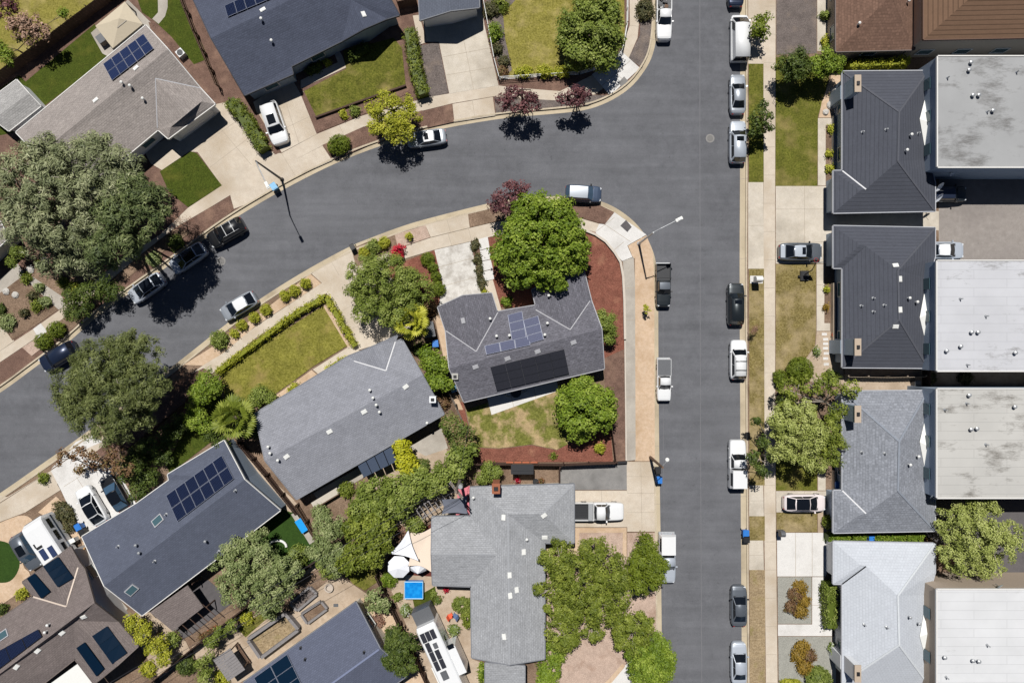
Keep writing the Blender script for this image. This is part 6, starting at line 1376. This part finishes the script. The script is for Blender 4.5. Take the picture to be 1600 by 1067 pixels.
# ---------------------------------------------------------------- street lamps and poles
def lamp(label, bx, by, hgt, arm, rise, mat):
    b = W(bx, by); r = empty('street_lamp', b, label, 'street lamp', 'street lamps'); o = lambda v: Vector((b.x, b.y, 0))+Vector(v)
    mb = MB(); mb.tube([o((0,0,-.1)), o((0,0,hgt*.5)), o((0,0,hgt))], [.14, .11, .08], 10); mb.build('pole', mat, r)
    mb = MB(); mb.lathe((b.x, b.y, 0), [(.24, 0), (.24, .12), (.17, .2)], 10); mb.build('base', mat, r)
    a = Vector((arm[0], arm[1], 0)); mb = MB(); mb.tube([o((0,0,hgt-.15)), o((0,0,hgt))+a*.3+Vector((0,0,rise*.6)), o((0,0,hgt+rise))+a], [.07, .055, .045], 8); mb.build('arm', GALV, r)
    t = o((0,0,hgt+rise))+a; d = a.normalized(); mb = MB(); R = Matrix.Rotation(math.atan2(d.y, d.x), 3, 'Z'); mb.box(t+d*.25, (.75, .32, .14), ax=R); mb.box(t+d*.3+Vector((0,0,.1)), (.4, .22, .08), ax=R)
    mb.build('lamp_head', WHITE, r); mb = MB(); mb.box(t+d*.28+Vector((0,0,-.085)), (.5, .24, .04), ax=R); mb.build('lens', LAMP, r)
lamp('street lamp on the upper kerb leaning arm over the concrete apron', 441, 281, 8.3, (1.15, -2.3), .25, DKMET)
lamp('white armed street lamp over the black pickup at the corner', 998, 381, 8.3, (2.35, 1.2), .25, GALV)
b = W(1016, 714); r = empty('utility_pole', b, 'brown wooden pole with a small lamp at the right kerb bins', 'utility pole')
mb = MB(); mb.tube([(b.x, b.y, -.1), (b.x, b.y, 6.6)], [.17, .12], 10); mb.build('pole', WOOD, r)
mb = MB(); mb.tube([(b.x, b.y, 6.2), (b.x+.35, b.y+.5, 6.5), (b.x+.5, b.y+.75, 6.5)], .04, 6); mb.build('arm', GALV, r)
mb = MB(); mb.lathe((b.x+.5, b.y+.8, 6.42), [(.1, 0), (.22, .05), (.2, .16), (.08, .2)], 12); mb.build('lamp_head', WHITE, r)
b = W(722, 742); r = empty('utility_pole', b, 'wooden utility pole with crossarms above the trellis corner', 'utility pole')
mb = MB(); mb.tube([(b.x, b.y, -.1), (b.x, b.y, 9)], [.2, .14], 10); mb.build('pole', WOODG, r)
R = Matrix.Rotation(math.radians(-52), 3, 'Z')
for z in (8.6, 7.8):
    mb = MB(); mb.box((b.x, b.y, z), (2.2, .12, .14), ax=R); o = mb.build('crossarm', WOODG, r)
    mb = MB()
    for k in (-1, -.5, .5, 1): v = R @ Vector((k, 0, 0)); mb.lathe((b.x+v.x, b.y+v.y, z+.07), [(.05, 0), (.06, .1), (.03, .16)], 8)
    mb.build('insulator', GALV, o)
mb = MB(); mb.lathe((b.x+.35, b.y+.2, 6.7), [(.24, 0), (.26, .05), (.26, .8), (.2, .88)], 12); mb.build('transformer', GALV, r)
WIRE = plain('cable', (60,60,64), .6)
for k, (z, dx, lb) in enumerate(((8.75, -.6, 'upper left overhead cable from the trellis pole to the lower left'), (8.75, .5, 'upper right overhead cable from the trellis pole to the lower left'), (7.0, .1, 'lower overhead cable from the trellis pole to the lower left'))):
    v = R @ Vector((dx*1.6, 0, 0)); a = Vector((b.x+v.x, b.y+v.y, z)); q = W(60, 1150, z)+Vector((v.x, v.y, 0)); pts = [a.lerp(q, t/14)-Vector((0,0,1.0*math.sin(math.pi*t/14))) for t in range(15)]
    mb = MB(); mb.tube(pts, .02, 4); tag(mb.build('overhead_cable', WIRE), lb, 'cable', 'overhead cables')
a = Vector((b.x, b.y, 8.2)); 
for q, lb in ((W(735, 650, 7.5), 'overhead cable running up from the trellis pole over the oleander'),):
    pts = [a.lerp(q, t/8)-Vector((0,0,.4*math.sin(math.pi*t/8))) for t in range(9)]; mb = MB(); mb.tube(pts, .018, 4); tag(mb.build('overhead_cable', WIRE), lb, 'cable')
# ---------------------------------------------------------------- bins and mailboxes
bin_('light blue lidded bin beside the upper street lamp', 430, 293, plain('pale_blue_plastic', (120,176,214), .4), .6)
bin_('black bin at the kerb end of the tan driveway', 552, 387, BLACK, .5, s=.8)
bin_('bright blue bin below the wooden kerb pole', 1029, 749, BLUEB, 0, s=-1); bin_('black bin below the wooden kerb pole', 1027, 734, BLACK, 0, s=-1)
bin_('blue bin at the right kerb below the dry lawn', 1164, 832, BLUEB, 0, s=-1); bin_('black bin at the right kerb below the blue one', 1165, 841, BLACK, 0, s=-1)
bin_('blue bin standing in the row of square bushes', 1359, 840, BLUEB); bin_('blue bin in the shade by the mid grey shingled porch', 1307, 756, BLUEB)
bin_('blue bin by the motorhome fence', 126, 822, BLUEB, .5); bin_('brown bin behind the motorhome blue bin', 132, 830, BLACK, .5); bin_('bright blue bin in the narrow side yard', 146, 888, BLUEB, .5)
bin_('blue bin between the fan palm and corner house', 681, 537, BLUEB, .1, body=BLACK); bin_('pale blue bin beside the corner house chimney', 709, 607, plain('pale_blue_plastic', (120,176,214), .4), .4)
bin_('grey bin in the alley by the white gate', 1430, 600, GREYB)
def mailbox(label, px, py, col, sz):
    p = W(px, py, 1.1); r = empty('mailbox', (p.x, p.y, 0), label, 'mailbox'); mb = MB(); mb.box((0, 0, .5), (.12, .12, 1.0)); mb.build('post', col, r, local=True)
    mb = MB(); n = 8; x, y, z = sz; pr = [(y/2*math.cos(math.pi*k/n), z*.55+z*.45*math.sin(math.pi*k/n)) for k in range(n+1)]+[(-y/2, 0), (y/2, 0)]
    m_ = len(pr); mb.add([(-x/2, a, 1.0+b) for a, b in pr]+[(x/2, a, 1.0+b) for a, b in pr], [(i, (i+1) % m_, m_+(i+1) % m_, m_+i) for i in range(m_)]+[tuple(range(m_-1, -1, -1)), tuple(range(m_, 2*m_))]); mb.build('box', col, r, local=True)
    mb = MB(); mb.box((x/2+.015, 0, 1+z*.4), (.02, y*.7, z*.6)); mb.build('door', GALV, r, local=True)
mailbox('white parcel mailbox cluster on its concrete pad', 1183, 437, WHITE, (.75, .65, 1.1)); mailbox('dark cluster mailbox at the head of the white right hand driveway', 1220, 832, GREYB, (.5, .7, 1.0))
# small kerb sign / hydrant posts
def post(label, px, py, h, mat, name='marker_post', cat='post', rad=.05, head=None):
    p = W(px, py); mb = MB(); mb.tube([(p.x, p.y, -.05), (p.x, p.y, h)], rad, 8)
    mb.lathe((p.x, p.y, h), [(rad*1.8, 0), (rad*2, .06), (rad*.6, .12)], 8) if head is None else mb.box((p.x, p.y, h-.2), head)
    tag(mb.build(name, mat), label, cat)
# young bare tree at kerb strip
T('bare_tree', 'spindly leafless sapling in the dry strip below the charcoal SUV', [(1181,512,5),(1178,518,4)], 2.0, 'dry', 'twig', (1180,516), .04, bare=True)
for px, py, lb in ((1110,216,'round manhole cover in the street junction'), (345,408,'round manhole cover near the parked jeep')):
    p = W(px, py); mb = MB(); mb.lathe((p.x, p.y, ROADZ), [(.5, 0), (.5, .012), (.48, .014)], 24); mb.lathe((p.x, p.y, ROADZ+.013), [(.34, 0), (.34, .012), (.32, .014)], 20, m=1)
    tag(mb.build('manhole_cover', [plain('worn_collar', (132,130,128), .9), plain('worn_iron', (112,110,108), .7)]), lb, 'manhole cover')
# basketball hoop
p = W(1256, 431); r = empty('basketball_hoop', p, 'portable basketball hoop on black base at the lawn edge', 'basketball hoop')
mb = MB(); mb.box((p.x, p.y, .12), (.95, 1.1, .24)); mb.box((p.x, p.y, .26), (.7, .85, .06)); mb.build('base', BLACK, r)
mb = MB(); mb.tube([(p.x, p.y+.1, .2), (p.x-.1, p.y+.4, 2.4), (p.x+.1, p.y+1.1, 2.9)], .06, 8); mb.build('pole', BLACK, r)
mb = MB(); mb.box((p.x+.1, p.y+1.15, 3.1), (1.15, .05, .75)); mb.build('backboard', plain('clear_board', (90,96,104), .2), r)
mb = MB(); mb.tube([(p.x+.1+.23*math.cos(t*math.pi/8), p.y+1.45+.23*math.sin(t*math.pi/8), 3.0) for t in range(17)], .015, 6, cap=False); mb.build('rim', RED, r)
for s_ in (-1, 1): mb = MB(); mb.tube([(p.x+s_*.5, p.y-.1, .16), (p.x+s_*.72, p.y-.1, .16)], .14, 12); mb.build('wheel', RUBBER, r)
# ---------------------------------------------------------------- pool garden, shade sails, umbrellas
CANW = plain('white_canvas', (232,234,240), .8, var=.02); CANC = plain('cream_canvas', (226,208,190), .85, var=.02); CANG = plain('grey_canvas', (104,108,120), .85, var=.03); CANP = plain('pink_canvas', (206,118,128), .85, var=.08)
def sail(label, pts, mat, posts=True, sag=.25):
    q = [W(*p) for p in pts]; m = sum(q, Vector())/len(q); m.z -= sag; r = empty('shade_sail', (m.x, m.y, 0), label, 'shade sail', 'shade sails'); mb = MB(); n = len(q); k = 6
    vs = [m]; ring = []
    for i in range(n):
        a, b = q[i], q[(i+1) % n]
        for j in range(k): t = j/k; v = a.lerp(b, t); v = v.lerp(m, .16*math.sin(math.pi*t)); ring.append(v)
    N_ = len(ring); half = [v.lerp(m, .5)+Vector((0,0,.03)) for v in ring]; mb.add([m]+half+ring, [(0, 1+(i+1) % N_, 1+i) for i in range(N_)]+[(1+i, 1+(i+1) % N_, 1+N_+(i+1) % N_, 1+N_+i) for i in range(N_)])
    mb.build('canvas', mat, r, smooth=True)
    for v in q: mb = MB(); mb.tube([(v.x, v.y, 0), (v.x, v.y, v.z+.02)], .05, 8); mb.build('post', DKMET, r)
sail('cream shade sail against the pale grey house wall', [(641,832,2.9),(676,823,2.6),(675,894,2.5),(638,884,2.9)], CANC)
sail('white triangular shade sail beside the leafy trees', [(638,828,3.4),(609,865,3.1),(654,876,3.2)], CANW)
sail('grey shade sail over the pink canopy', [(690,780,2.9),(731,774,3.2),(731,803,3.0),(690,803,2.7)], CANG)
sail('faded pink canopy beside the brick chimney house', [(714,760,2.4),(734,758,2.4),(735,806,2.3),(712,806,2.3)], CANP, sag=.1)
def umbrella(label, px, py, rpx, h, tilt=0, mat=None):
    c = W(px, py, h); r = empty('garden_umbrella', (c.x, c.y, 0), label, 'umbrella', 'white garden umbrellas'); R_u = rpx*S; mb = MB(); n = 8; rot = Matrix.Rotation(tilt, 3, 'X')
    rim = [c+rot @ Vector((R_u*math.cos(2*math.pi*(k+.5)/n), R_u*math.sin(2*math.pi*(k+.5)/n), -.35)) for k in range(n)]; top = c+rot @ Vector((0,0,.25))
    mb.add([top]+rim+[v-Vector((0,0,.14)) for v in rim], [(0, 1+k, 1+(k+1) % n) for k in range(n)]+[(1+k, 9+k, 9+(k+1) % n, 1+(k+1) % n) for k in range(n)]); mb.build('canopy', mat or CANW, r)
    mb = MB(); mb.tube([(c.x, c.y, 0), (c.x, c.y, h+.2)], .03, 8); mb.build('pole', WOOD, r); mb = MB(); mb.lathe((c.x, c.y, 0), [(.3, 0), (.3, .08), (.08, .14)], 12); mb.build('base', BLACK, r)
umbrella('large white octagonal umbrella next to the pool', 622, 887, 17.5, 2.6); umbrella('smaller tilted white umbrella between the sail and pool', 653, 893, 13, 2.2, .75)
p0 = W(648, 918); r = empty('frame_pool', p0, 'bright blue rectangular frame pool below the white umbrella', 'pool'); WAT, wt, wb = newmat('blue_cover'); g = wt.nodes.new('ShaderNodeNewGeometry').outputs['Position']
wn = noise(wt, g, 2.2, 4, .6); wt.links.new(ramp(wt, wn, [(.3, lin((8,112,196))), (.7, lin((30,150,226)))]), wb.inputs['Base Color']); wb.inputs['Roughness'].default_value = .25
bm_ = wt.nodes.new('ShaderNodeBump'); bm_.inputs['Strength'].default_value = .5; wt.links.new(wn, bm_.inputs['Height']); wt.links.new(bm_.outputs[0], wb.inputs['Normal'])
mb = MB(); mb.box((p0.x, p0.y, .38), (2.0, 1.85, .76)); mb.build('pool_wall', BLUEB, r); mb = MB(); mb.box((p0.x, p0.y, .775), (1.95, 1.8, .03)); mb.build('pool_cover', WAT, r)
mb = MB(); 
for s_ in (-1, 1): mb.tube([(p0.x-1.03, p0.y+s_*.95, .8), (p0.x+1.03, p0.y+s_*.95, .8)], .05, 8); mb.tube([(p0.x+s_*1.03, p0.y-.95, .8), (p0.x+s_*1.03, p0.y+.95, .8)], .05, 8)
mb.build('rim_tube', plain('pale_blue_tube', (150,196,226), .4), r)
# turf yard bench, arch, raised beds, fire pit, trellis, furniture
p = W(471, 821, .6); r = empty('garden_box', (p.x, p.y, 0), 'bright blue lidded box along the turf yard fence', 'storage box', None, math.radians(-57)); SKY = plain('sky_blue_plastic', (24,150,226), .4)
mb = MB(); mb.box((0, 0, .3), (1.5, .72, .6)); mb.build('box', BLUEB, r, local=True); mb = MB(); mb.box((0, 0, .63), (1.58, .8, .07)); mb.build('lid', SKY, r, local=True)
p = W(435, 853); mb = MB(); mb.tube([(p.x+1.0*math.cos(t*math.pi/10), p.y+.75*math.sin(t*math.pi/10), .3) for t in range(11)], .14, 8); tag(mb.build('ring_edging', WHITE), 'white half ring edging on the turf lawn', 'edging')
TIM = plain('grey_timber', (128,124,124), .85, var=.15); SOIL = G_['dirt']
def raised(label, quad, h, soil, wd=.35):
    q = [W(*p) for p in quad]; m = sum(q, Vector())/4; r = empty('raised_bed', m, label, 'raised bed', 'raised garden beds')
    for a, b in zip(q, q[1:]+q[:1]):
        d_ = (b-a); R = Matrix.Rotation(math.atan2(d_.y, d_.x), 3, 'Z'); mb = MB(); mb.box((a+b)/2+Vector((0,0,h/2)), (d_.length-wd*.5, wd, h), ax=R); mb.build('side_board', TIM, r)
    mb = MB(); mb.add([v.lerp(m, .06)+Vector((0,0,h*.3)) for v in q], [(3,2,1,0) if poly_area(quad) > 0 else (0,1,2,3)]); mb.build('soil', soil, r)
raised('large raised bed with dry straw soil by the slate blue house', [(391,994),(449,954),(470,979),(411,1023)], .9, G_['dead'])
raised('smaller raised bed with brown soil beside the paving', [(472,957),(503,937),(513,949),(482,972)], .5, G_['soil'], .25); raised('shaded raised bed under the cedar fence', [(455,940),(485,915),(497,926),(466,952)], .5, G_['mulchg'], .25)
p = W(515, 917); mb = MB(); mb.lathe((p.x, p.y, 0), [(.5, 0), (.5, .4), (.36, .4), (.36, .12), (.01, .12)], 20); tag(mb.build('fire_pit', [plain('pale_stone', (184,172,160), .9)]), 'round stone fire pit on the tan paving', 'fire pit')
p = W(525, 945); mb = MB(); mb.box((p.x, p.y, .03), (.55, .36, .06)); mb.box((p.x, p.y, .07), (.45, .28, .02)); tag(mb.build('drain_cover', GREYB), 'small grey drain cover on the paving', 'drain cover')
p = W(358, 1038, 2.2); r = empty('pergola', (p.x, p.y, 0), 'grey slatted pergola roof beside the lower raised bed', 'pergola', None, math.radians(-55))
mb = MB()
for k in range(9): mb.box((-1.3+k*.325, 0, 2.2), (.3, 2.3, .05))
mb.build('roof', TIM, r, local=True)
for sx in (-1, 1):
    for sy in (-1, 1): mb = MB(); mb.box((sx*1.2, sy*1.0, 1.08), (.12, .12, 2.17)); mb.build('post', WOOD, r, local=True)
p = W(379, 1022, .5); r = empty('wooden_bench', (p.x, p.y, 0), 'long narrow wooden bench beside the pergola', 'bench', None, math.radians(-56))
mb = MB(); mb.box((0, .12, .45), (2.6, .2, .05)); mb.box((0, -.12, .45), (2.6, .2, .05)); mb.build('seat', WOOD, r, local=True)
for k in (-1, 1): mb = MB(); mb.box((k*1.1, 0, .21), (.1, .4, .42)); mb.build('leg', WOOD, r, local=True)
q0, q1 = W(655, 803, 2.2), W(700, 772, 2.2); d_ = (q1-q0).normalized(); r = empty('trellis', (q0.x, q0.y, 0), 'grey slatted trellis frame beside the green hedge trees', 'trellis')
for k in range(8):
    c = q0.lerp(q1, k/7); mb = MB(); s_ = Vector((-d_.y, d_.x, 0)); R = Matrix.Rotation(math.atan2(s_.y, s_.x), 3, 'Z'); mb.box(c, (1.5, .1, .1), ax=R); mb.build('slat', TIM, r)
for s2 in (-.6, .6):
    mb = MB(); s_ = Vector((-d_.y, d_.x, 0)); R = Matrix.Rotation(math.atan2(d_.y, d_.x), 3, 'Z'); mb.box((q0+q1)/2+s_*s2-Vector((0,0,.11)), ((q1-q0).length, .1, .12), ax=R); mb.build('beam', TIM, r)
    for c in (q0, q1): mb = MB(); mb.box((c+s_*s2).xy.to_3d()+Vector((0,0,1.04)), (.1, .1, 2.07)); mb.build('post', TIM, r)
def pot(label, px, py, rad, mat, leaf=None):
    p = W(px, py, .4); r = empty('plant_pot', (p.x, p.y, 0), label, 'plant pot', 'plant pots'); mb = MB(); mb.lathe((0, 0, 0), [(rad*.7, 0), (rad, rad*1.5), (rad*.86, rad*1.5), (rad*.8, rad*1.2), (.01, rad*1.2)], 14); mb.build('pot', mat, r, local=True)
    if leaf:
        rg = np.random.default_rng(int(px)); Pp = rg.normal(0, rad*.6, (160, 3))+np.array((p.x, p.y, rad*2)); quads_obj('plant', leaf_quads(Pp, unit(rg.normal(0, .6, (160, 3))+np.array((0,0,.6))), .16, .6, rg), rg.random(160), [L_[leaf]], r)
for i, t in enumerate((0, .25, .5, .75, 1)): pot(('first', 'second', 'third', 'fourth', 'last')[i]+' terracotta pot from the left in the row along the lower fence', 314+22*t, 995-14*t, .28, TERRA, 'bronze')
pot('orange pot beside the grey house wall', 697, 921, .25, RED, 'redl'); pot('black pot on the red kitchen terrace', 837, 752, .35, BLACK); pot('terracotta pot beside the black ring pot', 846, 751, .3, TERRA, 'bronze')
pot('red flower pot on the terrace above the pale grey roof', 808, 750, .28, WHITE, 'redl'); pot('orange yellow pot beside the planter wall of the dark tiled house', 1304, 523, .35, TERRA)
def chair(label, px, py, ang, mat):
    p = W(px, py, .4); r = empty('garden_chair', (p.x, p.y, 0), label, 'chair', 'garden chairs', ang); mb = MB(); mb.box((0, 0, .42), (.55, .55, .06)); mb.build('seat', mat, r, local=True)
    mb = MB(); mb.box((-.3, 0, .72), (.06, .55, .55), ax=Matrix.Rotation(-.25, 3, 'Y')); mb.build('backrest', mat, r, local=True)
    for sx in (-1, 1):
        for sy in (-1, 1): mb = MB(); mb.box((sx*.23, sy*.23, .2), (.05, .05, .4)); mb.build('leg', mat, r, local=True)
chair('orange garden chair near the trailer', 704, 962, .5, plain('orange_fabric', (226,96,62), .7)); chair('blue garden chair near the trailer', 711, 962, 2.6, plain('slate_fabric', (84,104,140), .7))
chair('white chair on the shaded corner house patio, left one', 794, 615, 1.2, WHITE); chair('white chair on the shaded corner house patio, right one', 819, 608, 2.0, WHITE)
p = W(806, 612); mb = MB(); mb.lathe((p.x, p.y, 0), [(.3, 0), (.05, .05), (.05, .68), (.62, .7), (.62, .74)], 20); tag(mb.build('patio_table', DKMET), 'round dark table between two white patio chairs', 'table')
p = W(508, 778, .6); r = empty('patio_bench', (p.x, p.y, 0), 'pale long bench on the mid grey house back terrace', 'bench', None, math.radians(31))
mb = MB(); mb.box((0, 0, .45), (3.4, .7, .08)); mb.build('seat', plain('pale_timber', (186,178,166), .85), r, local=True); mb = MB(); mb.box((0, -.4, .7), (3.4, .08, .5)); mb.build('backrest', WOOD, r, local=True)
for k in (-1.4, 0, 1.4): mb = MB(); mb.box((k, 0, .2), (.1, .6, .41)); mb.build('leg', WOOD, r, local=True)
# solar pergola by the mid grey house
q = [W(558,727,2.5), W(612,697,2.5), W(621,720,2.3), W(568,746,2.3)]; r = empty('solar_pergola', ((q[0].x+q[2].x)/2, (q[0].y+q[2].y)/2, 0), 'dark glazed pergola roof on the mid grey house terrace', 'pergola'); dn = Vector((0,0,-.06))
for k in range(4):
    a, b = k/4+.01, (k+1)/4-.01; mb = MB(); v = [q[0].lerp(q[1], a), q[0].lerp(q[1], b), q[3].lerp(q[2], b), q[3].lerp(q[2], a)]; mb.add(v+[x+dn for x in v], [(3,2,1,0),(4,5,6,7),(0,1,5,4),(1,2,6,5),(2,3,7,6),(3,0,4,7)]); mb.build('roof_panel', plain('dark_glazing', (70,80,98), .3), r)
for v in q: mb = MB(); mb.box((v.x, v.y, 1.1), (.12, .12, 2.24)); mb.build('post', DKMET, r)
# air conditioners, dishes, dark sheds
def acunit(label, px, py, ang=0):
    p = W(px, py, .5); r = empty('air_conditioner', (p.x, p.y, 0), label, 'air conditioner', None, ang); mb = MB(); mb.box((0, 0, .4), (.8, .8, .8)); mb.build('case', GALV, r, local=True); mb = MB(); mb.lathe((0, 0, .8), [(.34, 0), (.34, .03), (.3, .04)], 20); mb.build('fan_grille', DKMET, r, local=True)
acunit('grey air conditioner beside the tan roofed house wall', 283, 84, .7); acunit('white air conditioner in the bed beside the charcoal house', 317, 18, .5)
DISH = plain('pale_dish', (216,220,226), .4)
def dish(label, px, py, z, bld=None):
    p = W(px, py, z); r = empty('satellite_dish', (p.x, p.y, z), label, 'satellite dish', 'satellite dishes'); mb = MB(); n = 18; R = Matrix.Rotation(.9, 3, 'X') @ Matrix.Rotation(.5, 3, 'Y')
    vs = [R @ Vector((0, 0, -.12))]+[R @ Vector((.3*math.cos(2*math.pi*k/n), .36*math.sin(2*math.pi*k/n), -.06)) for k in range(n)]+[R @ Vector((.5*math.cos(2*math.pi*k/n), .6*math.sin(2*math.pi*k/n), .06)) for k in range(n)]
    mb.add(vs, [(0, 1+k, 1+(k+1) % n) for k in range(n)]+[(1+k, 1+n+k, 1+n+(k+1) % n, 1+(k+1) % n) for k in range(n)]); mb.build('dish', DISH, r, local=True, smooth=True)
    mb = MB(); mb.tube([(0, .1, -.05), (.1, .1, -.7)], .04, 8); mb.build('mount', GALV, r, local=True); mb = MB(); mb.tube([R @ Vector((0, -.5, .02)), R @ Vector((0, -.15, .55))], .02, 6); mb.build('feed_arm', GALV, r, local=True)
for x, y, z, lb in ((1490,268,3.2,'satellite dish under the grey flat roof edge'), (1468,292,2.9,'satellite dish on the dark tiled eave, upper of two'), (1467,309,2.9,'satellite dish on the dark tiled eave, lower of two'), (1461,754,4.6,'satellite dish at the stained white roof corner, upper of two'), (1459,773,4.6,'satellite dish at the stained white roof corner, lower of two'), (1561,917,5.3,'satellite dish on the clean white roof edge')): dish(lb, x, y, z)
r = empty('shade_shed', W(816, 733), 'dark roofed lean-to beside the brown back fence', 'shed'); c = W(816, 733, 2.2)
mb = MB(); mb.box((c.x, c.y, 2.2), (2.5, 1.1, .08)); mb.box((c.x, c.y-.1, 2.27), (2.5, .1, .05)); mb.build('roof', DKMET, r); mb = MB(); mb.box((c.x, c.y+.3, 1.07), (2.3, .5, 2.1)); mb.build('wall', WOOD, r)
STONE = plain('pale_boulder', (186,182,176), .9, var=.12)
def rock(label, px, py, rad):
    p = W(px, py); rg = np.random.default_rng(int(px*7+py)); mb = MB(); n = 9; pr = []
    for rr, z in ((1, -.05), (1.05, .25), (.75, .6), (.25, .75)): pr.append([(p.x+rad*rr*math.cos(2*math.pi*k/n)*(1+rg.uniform(-.2, .2)), p.y+rad*rr*math.sin(2*math.pi*k/n)*(1+rg.uniform(-.2, .2)), rad*z*(1+rg.uniform(-.1, .2))) for k in range(n)])
    mb.add(sum(pr, []), [(i*n+k, i*n+(k+1) % n, (i+1)*n+(k+1) % n, (i+1)*n+k) for i in range(3) for k in range(n)]+[tuple(range(3*n, 4*n))]); tag(mb.build('boulder', STONE), label, 'rock', 'pale garden boulders')
for x, y, rad, lb in ((48,421,.45,'pale boulder left of the small round bush'), (71,408,.4,'pale boulder at the cedar edge'), (10,456,.38,'pale boulder nearest the left edge of the front bed'), (25,461,.38,'pale boulder right of the left edge boulder'), (1303,142,.4,'grey boulder in the planted corner by the dark tiled house'), (1297,165,.45,'pale boulder in the middle of the planted corner'), (1306,172,.3,'small boulder at the house side of the planted corner'), (1290,176,.35,'boulder at the path end of the planted corner')): rock(lb, x, y, rad)
# meters, crates and clutter beside the motorhome
for i, (x, y) in enumerate(((110,846),(114,844),(118,842))):
    p = W(x, y, .5); mb = MB(); mb.box((p.x, p.y, .45), (.28, .45, .9), rz=.5); mb.box((p.x, p.y, .92), (.32, .5, .05), rz=.5); tag(mb.build('utility_box', WHITE), ('left', 'middle', 'right')[i]+' one of three white utility boxes beside the motorhome', 'utility box', 'white utility boxes')
p = W(131, 859); r = empty('wooden_crate', p, 'yellow wooden slatted crate in the side yard', 'crate'); mb = MB(); 
for k in range(5): mb.box((p.x-.36+k*.18, p.y, .55), (.14, .8, .04))
mb.box((p.x, p.y, .26), (.8, .76, .5)); mb.build('crate_body', plain('new_timber', (196,150,92), .8, var=.15), r)
mb = MB(); p = W(150, 905, .2); mb.box((p.x, p.y, .1), (1.6, 1.1, .2), rz=.6); tag(mb.build('white_slab', [WHITE]), 'white concrete step slab in the side yard', 'slab')
p = W(670, 515, 1.9); r = empty('tool_shed', (p.x, p.y, 0), 'flat grey roofed tool shed between palm and corner house', 'shed', None, .18); mb = MB(); mb.box((0, 0, .93), (1.1, 1.5, 1.86)); mb.build('wall', WOODD, r, local=True); mb = MB(); mb.box((0, 0, 1.9), (1.25, 1.7, .08)); mb.build('roof', GREYB, r, local=True)
p = W(167, 63); r = empty('raised_planter', p, 'small timber storage box beside the gazebo', 'storage box', None, .6); mb = MB(); mb.box((0, 0, .4), (1.4, .9, .8)); mb.build('box', WOODG, r, local=True); mb = MB(); mb.box((0, 0, .83), (1.45, .95, .05)); mb.build('lid', GREYB, r, local=True)
p = W(880, 721, 1.2); mb = MB()
for k in range(4): mb.box((p.x-6+k*.9, p.y-.02, 1.55), (.8, .16, .06))
tag(mb.build('terracotta_coping', TERRA), 'row of orange coping tiles on the brown back fence', 'coping')
